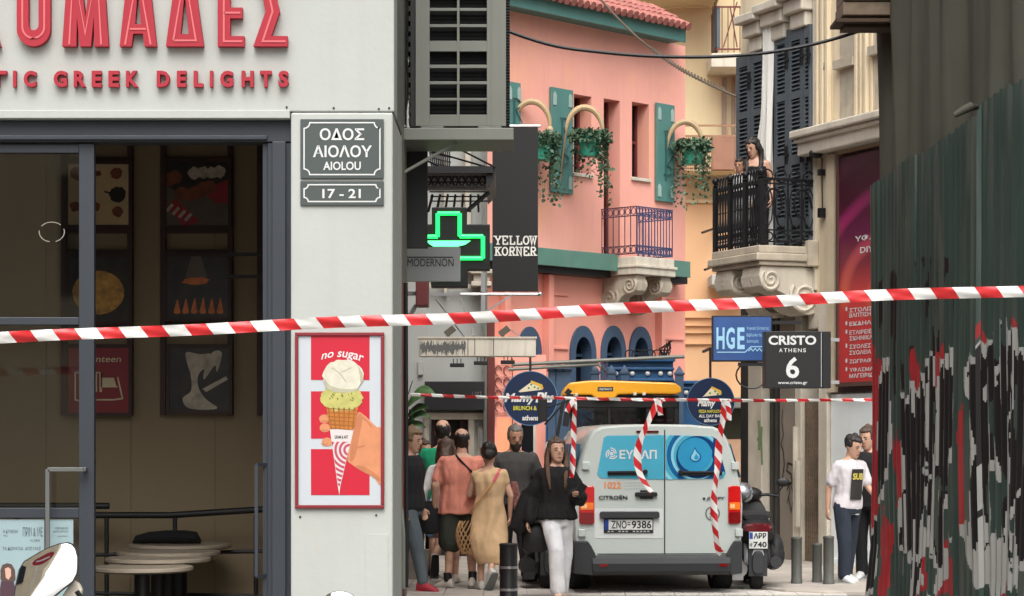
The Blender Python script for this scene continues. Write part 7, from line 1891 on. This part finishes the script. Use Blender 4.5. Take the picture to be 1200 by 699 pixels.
# woman in the beige dress
x, y = spot(573, 24.2); f = fr(x, y, 180)
t, s, lw, hd = person('woman from behind in long beige dress with dark bun and pink strap', f, 1.60, shoulder=.97,
  legs=[[(.08,0,.92),(.09,-.03,.5),(.10,.0,.09),(.3,-.95,-.05)], [(-.08,0,.92),(-.07,-.06,.52),(-.02,.22,.22),(.3,-.5,-.8)]],
  arms=[[(.185,0,1.41),(.235,-.05,1.15),(.16,-.26,1.12)], [(-.185,0,1.41),(-.26,.02,1.14),(-.25,-.06,.89)]],
  dress=dict(mat=cloth('beige_linen', 204,170,130), sleeve=.3, rings=[(1.46,.07,.065,0,.01),(1.44,.12,.085,0,.01),(1.40,.178,.125,0,.0),(1.3,.19,.145,0,.01),(1.12,.175,.135,0,0),(1.0,.20,.14,0,0),(.85,.225,.155,0,0),(.6,.235,.17,-.01,.02),(.42,.22,.17,-.03,.02),(.33,.20,.15,-.05,.02)], fold=.034, fs=7),
  shoes=(MS('grey_trainer', 184,182,176, rough=.7), MS('grey_sole', 104,106,106, rough=.8)), hair=dict(kind='bun', mat=mt['hairdark']))
strap(t, s, [(-.13,.08,1.44),(-.10,.13,1.38),(-.06,.155,1.30)], .02, MS('pink_strap', 214,96,110, rough=.7), 'bag_strap')
strap(t, s, [(-.06,.155,1.30),(.06,.17,1.15),(.16,.15,1.02),(.23,.08,.93)], .011, MS('tan_strap', 190,140,90, rough=.7), 'bag_strap')
q = f.sub(.22, .02, .40); m = MB(); rr = random.Random(5)
for i in range(9):
    for sg in (-1, 1):
        l = []
        for k in range(9): a = -.5+i*.24+sg*k*.12; zz_ = k*.045; r = .05+.09*math.sin(math.pi*(k+1)/11); l.append((r*math.cos(a*1.6), r*.8*math.sin(a*1.6), zz_))
        m.tube(l, .006, 5)
tag(m.build('net_bag', MS('straw_net', 176,136,92, rough=.9), f=q, smooth=True), 'open straw net bag at the left side of the beige dress', 'bag')
m = MB(); l = [(-.30,.0,1.30),(-.33,.02,1.1),(-.36,.0,.9),(-.37,.0,.72)]
m.loft([ellring((a*s, b_*s, c_*s), w_, .02, 12) for (a,b_,c_), w_ in zip(l, (.035,.05,.045,.03))]); m.build('patterned_scarf', MS('patterned_scarf', 120,78,72, rough=.9, var=.6, scale=22), t, smooth=True)
# man in green
x, y = spot(519, 26.0); f = fr(x, y, 176)
person('tall balding man from behind in a green shirt with patterned shorts', f, 1.87, bulk=1.16, arms=[[(.2,0,1.42),(.26,.02,1.14),(.26,-.06,.9)], [(-.2,0,1.42),(-.25,.02,1.14),(-.2,-.2,.95)]],
  top=dict(mat=cloth('green_cotton', 18,140,98), inf=.02, hem=.9, sleeve=.7, cuff=.075), bottom=dict(name='shorts', mat=MS('blue_white_print', 110,150,190, rough=.9, var=.9, scale=16), len=.85, w=(.115,.10)), shoes=(MS('dark_shoe', 60,58,56, rough=.7), mt['lightgrey']), hair=dict(kind='bald', mat=mt['hairdark']),
  legs=[[(.09,0,.92),(.10,-.03,.5),(.10,.04,.09)], [(-.09,0,.92),(-.10,-.1,.52),(-.10,.12,.14),(0,-1,-.5)]])
# woman with white top
x, y = spot(523, 25.2); f = fr(x, y, 172)
person('dark haired woman from behind in a white long sleeved top, mostly hidden', f, 1.66, shoulder=.95,
  legs=[[(.08,0,.92),(.09,-.05,.5),(.10,.30,.32),(.1,-.25,-1)], [(-.08,0,.92),(-.09,-.14,.52),(-.09,-.12,.09)]], arms=[[(.185,0,1.41),(.27,.03,1.14),(.32,-.02,.9)], [(-.185,0,1.41),(-.24,-.05,1.14),(-.2,-.16,.9)]],
  top=dict(mat=cloth('white_cotton', 216,216,212), inf=.02, hem=.8, sleeve=1.9, cuff=.06, cuff2=.05, flare=.12), bottom=dict(name='shorts', mat=mt['black'], len=.6), shoes=(MS('white_shoe', 206,196,180, rough=.7), mt['black']), hair=dict(kind='long', mat=mt['hairbrown'], len=.2))
# dark figure at the left edge
x, y = spot(479, 24.1); f = fr(x, y, 65)
person('person in black jacket, grey jeans and red shoes at the shop corner', f, 1.78, head=(5,10), bulk=1.05, lean=.02,
  legs=[[(.08,0,.92),(.09,.10,.5),(.09,.26,.12),(0,-1,-.25)], [(-.08,0,.92),(-.09,-.14,.52),(-.09,-.22,.09),(0,-1,-.08)]],
  top=dict(name='jacket', mat=cloth('black_jacket', 26,27,30), inf=.028, hem=.78, sleeve=1.9, cuff=.065, cuff2=.05), bottom=dict(name='jeans', mat=cloth('grey_jeans', 84,94,100), w=(.105,.078,.055), len=1.95), shoes=(MS('red_shoe', 164,44,58, rough=.7), MS('pink_sole', 200,120,116, rough=.8)), hair=dict(kind='short', mat=MS('ash_hair', 120,98,72, rough=.7, var=.3, scale=40), th=.02))
x, y = spot(497, 26.6); f = fr(x, y, 40)
person('passer-by in a dusky brown top, a sliver between black jacket and green shirt', f, 1.64, top=dict(mat=cloth('mauve_cloth', 96,72,66), sleeve=.6, cuff=.07), bottom=dict(mat=cloth('dark_trousers', 50,48,50)), shoes=(mt['dark'],), hair=dict(kind='short', mat=mt['hairbrown']))
# man in the dark t-shirt, facing
x, y = spot(603, 25.7); f = fr(x, y, 6)
t, s, lw, hd = person('bearded man facing us in charcoal t-shirt and black trousers', f, 1.82, skin='skintan', bulk=1.06, shoulder=1.06, head=(8,14),
  legs=[[(.09,0,.92),(.11,-.08,.5),(.12,-.06,.09)], [(-.09,0,.92),(-.10,.02,.5),(-.10,.12,.09)]], arms=[[(.2,0,1.42),(.275,.03,1.14),(.22,-.12,.92)], [(-.2,0,1.42),(-.27,.04,1.14),(-.26,-.06,.89)]],
  top=dict(mat=cloth('charcoal_cotton', 62,60,58), inf=.022, hem=.86, sleeve=.78, cuff=.078), bottom=dict(mat=cloth('black_cotton', 24,24,26)), shoes=(mt['dark'], mt['rubber']), hair=dict(kind='short', mat=mt['hairgrey'], th=.006, beard=MS('beard', 58,48,42, rough=.9)))
q = f.sub(.22, -.16, .62); m = MB(); m.loft([ellring((.0,0,0),.07,.03,14,None,.5), ellring((0,0,.2),.075,.035,14,None,.5), ellring((0,0,.27),.05,.02,14), ellring((0,0,.33),.02,.012,14)]); m.build('x', mt['white'], None, q) if False else None
tag(m.build('carrier_bag', MS('white_pink_bag', 224,196,196, rough=.6, var=.2, scale=9), f=q, smooth=True), 'white and pink carrier bag in the hand of the bearded man', 'bag')
# woman in the black sweater
x, y = spot(652, 22.75); f = fr(x, y, 4)
sweat = cloth('black_knit', 12,11,12); 
t, s, lw, hd = person('young woman in loose black sweater and white jeans walking towards us with a phone', f, 1.66, shoulder=.92, head=(14,-2),
  legs=[[(.085,0,.92),(.10,.06,.5),(.075,.17,.10),(0,-1,-.25)], [(-.08,0,.92),(-.02,-.20,.54),(.0,-.20,.09),(-.1,-1,-.05)]],
  arms=[[(.18,0,1.40),(.25,.02,1.12),(.20,-.2,1.14)], [(-.18,0,1.40),(-.27,.05,1.13),(-.31,-.04,.88)]],
  top=dict(name='sweater', mat=sweat, inf=.03, hem=.88, sleeve=1.92, cuff=.09, cuff2=.08, fold=.018, flare=.1), bottom=dict(name='jeans', mat=cloth('white_denim', 214,214,216), w=(.108,.085,.082), len=1.93, inf=.018, fold=.009), shoes=(MS('sand_shoe', 190,160,136, rough=.7), mt['white']), hair=dict(kind='long', mat=mt['hairbrown'], len=.30))
m = MB(); m.loft([ellring((-.30*s,.05*s,1.15*s),.08,.07,14), ellring((-.36*s,.02*s,.95*s),.10,.08,14), ellring((-.40*s,.0,.78*s),.09,.07,14), ellring((-.40*s,.0,.7*s),.02,.02,14)]); m.build('wide_sleeve', sweat, t, smooth=True)
m = MB(); m.tube([hd((.085,.0,.12))*s, hd((.10,-.02,0))*s, (.09*s,-.13*s,1.34*s), (.075*s,-.16*s,1.22*s)], [.016,.022,.022,.008], 8); m.tube([hd((-.088,-.01,.10))*s, hd((-.105,-.03,0))*s, (-.10*s,-.13*s,1.34*s), (-.08*s,-.16*s,1.20*s)], [.016,.024,.024,.008], 8); m.build('hair_strand', MS('light_brown_hair', 88,64,46, rough=.6, var=.35, scale=50), t, smooth=True)
q = f.sub(.20*s, -.30*s, 1.15*s); m = MB(); m.obox((.03,0,.04), (.075,.009,.15), Matrix.Rotation(R(35), 3, 'Y')); tag(m.build('mobile_phone', MS('phone_black', 20,20,22, rough=.2), f=q, bevel=.004), 'black mobile phone in the hand of the woman in black', 'phone')
q = f.sub(-.22*s, .08, .52*s); m = MB(); m.loft([ellring((0,0,z_), rx, ry, 18, None, .6) for z_, rx, ry in ((0,.1,.05),(.03,.14,.06),(.22,.15,.06),(.28,.1,.04),(.30,.03,.02))]); m.tube([(-.1,0,.26),(.02,-.02,.6),(.06,-.02,.8)], .008, 6)
tag(m.build('shoulder_bag', mt['black'], f=q, smooth=True), 'black shoulder bag behind the woman in white jeans', 'bag')
# balcony people
x, y = P(887,515,29.75).x, 29.75; zf = zk(925, 288.5, -.4)
c = P(887, 166, 29.75); f = fr(x, y, -25, c.z-1.62)
person('woman with long black hair standing on the stone balcony looking down', f, 1.66, shoulder=.92, head=(-20,22), lean=.12, top=dict(mat=cloth('black_top', 22,20,22), inf=.012, sleeve=0, top=1.36, hem=.9), bottom=dict(mat=cloth('dark_trousers2', 30,30,34)), hair=dict(kind='long', mat=mt['hairdark'], len=.42), skin='skin')
c = P(869, 193, 29.55); f = fr(c.x, c.y, 20, c.z-1.70+.02)
f2 = fr(c.x, c.y, -30, zf-.0)
person('dark haired person in white shirt leaning behind the balcony railing', f2, 1.24, head=(0,10), lean=.1, skin='skintan', top=dict(mat=mt['white'], inf=.02, sleeve=1.8, hem=.8), bottom=dict(mat=mt['lightgrey']), hair=dict(kind='short', mat=mt['hairdark'], th=.012))
# right hand pair
x, y = spot(993, 24.9); f = fr(x, y, 34, .045)
t, s, lw, hd = person('man in white printed t-shirt and dark jeans by the pale wall', f, 1.66, skin='skin', head=(8,18), lean=.10,
  arms=[[(.19,0,1.42),(.235,-.08,1.14),(.2,-.26,1.02)], [(-.19,0,1.42),(-.225,.10,1.14),(-.22,.10,.88)]],
  legs=[[(.09,0,.92),(.10,.06,.5),(.10,.12,.09)], [(-.09,0,.92),(-.10,-.06,.5),(-.10,-.05,.09)]],
  top=dict(mat=cloth('white_tee', 208,202,205), inf=.022, hem=.8, sleeve=.75, cuff=.07, fold=.012), bottom=dict(name='jeans', mat=cloth('dark_denim', 34,42,54), w=(.108,.085,.07)), shoes=(mt['white'], mt['lightgrey']), hair=dict(kind='short', mat=mt['hairdark'], th=.014))
m = MB(); 
def chest(a, zz_): return (a*s, (-.152 - .10*(zz_-.92) + 1.6*a*a)*s, zz_*s)
g_ = [[chest(-.09+.18*i/6, .98+.36*j/6) for i in range(7)] for j in range(7)]
vs = [p for r in g_ for p in r]; fs = [(j*7+i, j*7+i+1, (j+1)*7+i+1, (j+1)*7+i) for i in range(6) for j in range(6)]
m.add(vs, fs); pr = m.build('shirt_print', MS('print_black', 40,38,36, rough=.8, var=.4, scale=9), t, smooth=True)
m = MB(); vv, ff = text_geo('SUB', .04); xs = [v[0] for v in vv]; X0, X1 = min(xs), max(xs)
m.add([tuple(Vector(chest(-.08+.16*(v[0]-X0)/(X1-X0), 1.22+.1*v[1]))+Vector((0,-.006,0))) for v in vv], ff); m.build('print_lettering', MS('print_yellow', 206,190,90, rough=.8), pr)
x, y = spot(1019, 25.4); f = fr(x, y, -35, .045)
person('man in black jacket and trousers beside the man in the white t-shirt', f, 1.76, head=(-10,12), top=dict(name='jacket', mat=cloth('black_nylon', 26,25,26), inf=.03, hem=.82, sleeve=1.9, cuff=.07, cuff2=.055), bottom=dict(mat=cloth('black_trousers', 24,26,30), w=(.105,.08,.065)), shoes=(mt['white'], mt['lightgrey']), hair=dict(kind='short', mat=mt['hairbrown'], th=.014),
  arms=[[(.19,0,1.42),(.24,.03,1.14),(.2,-.14,.95)], [(-.19,0,1.42),(-.25,-.05,1.15),(-.14,-.25,1.12)]])
c = P(1008, 672, 25.6); q = fr(c.x, c.y, 0, .045); m = MB(); m.box(-.05,.05,-.04,.04,0,.28); m.box(-.03,.03,-.03,.03,.28,.34)
tag(m.build('orange_bag', MS('orange_cloth', 206,146,70, rough=.8), f=q, bevel=.03), 'small orange bag on the pavement between the two men', 'bag')
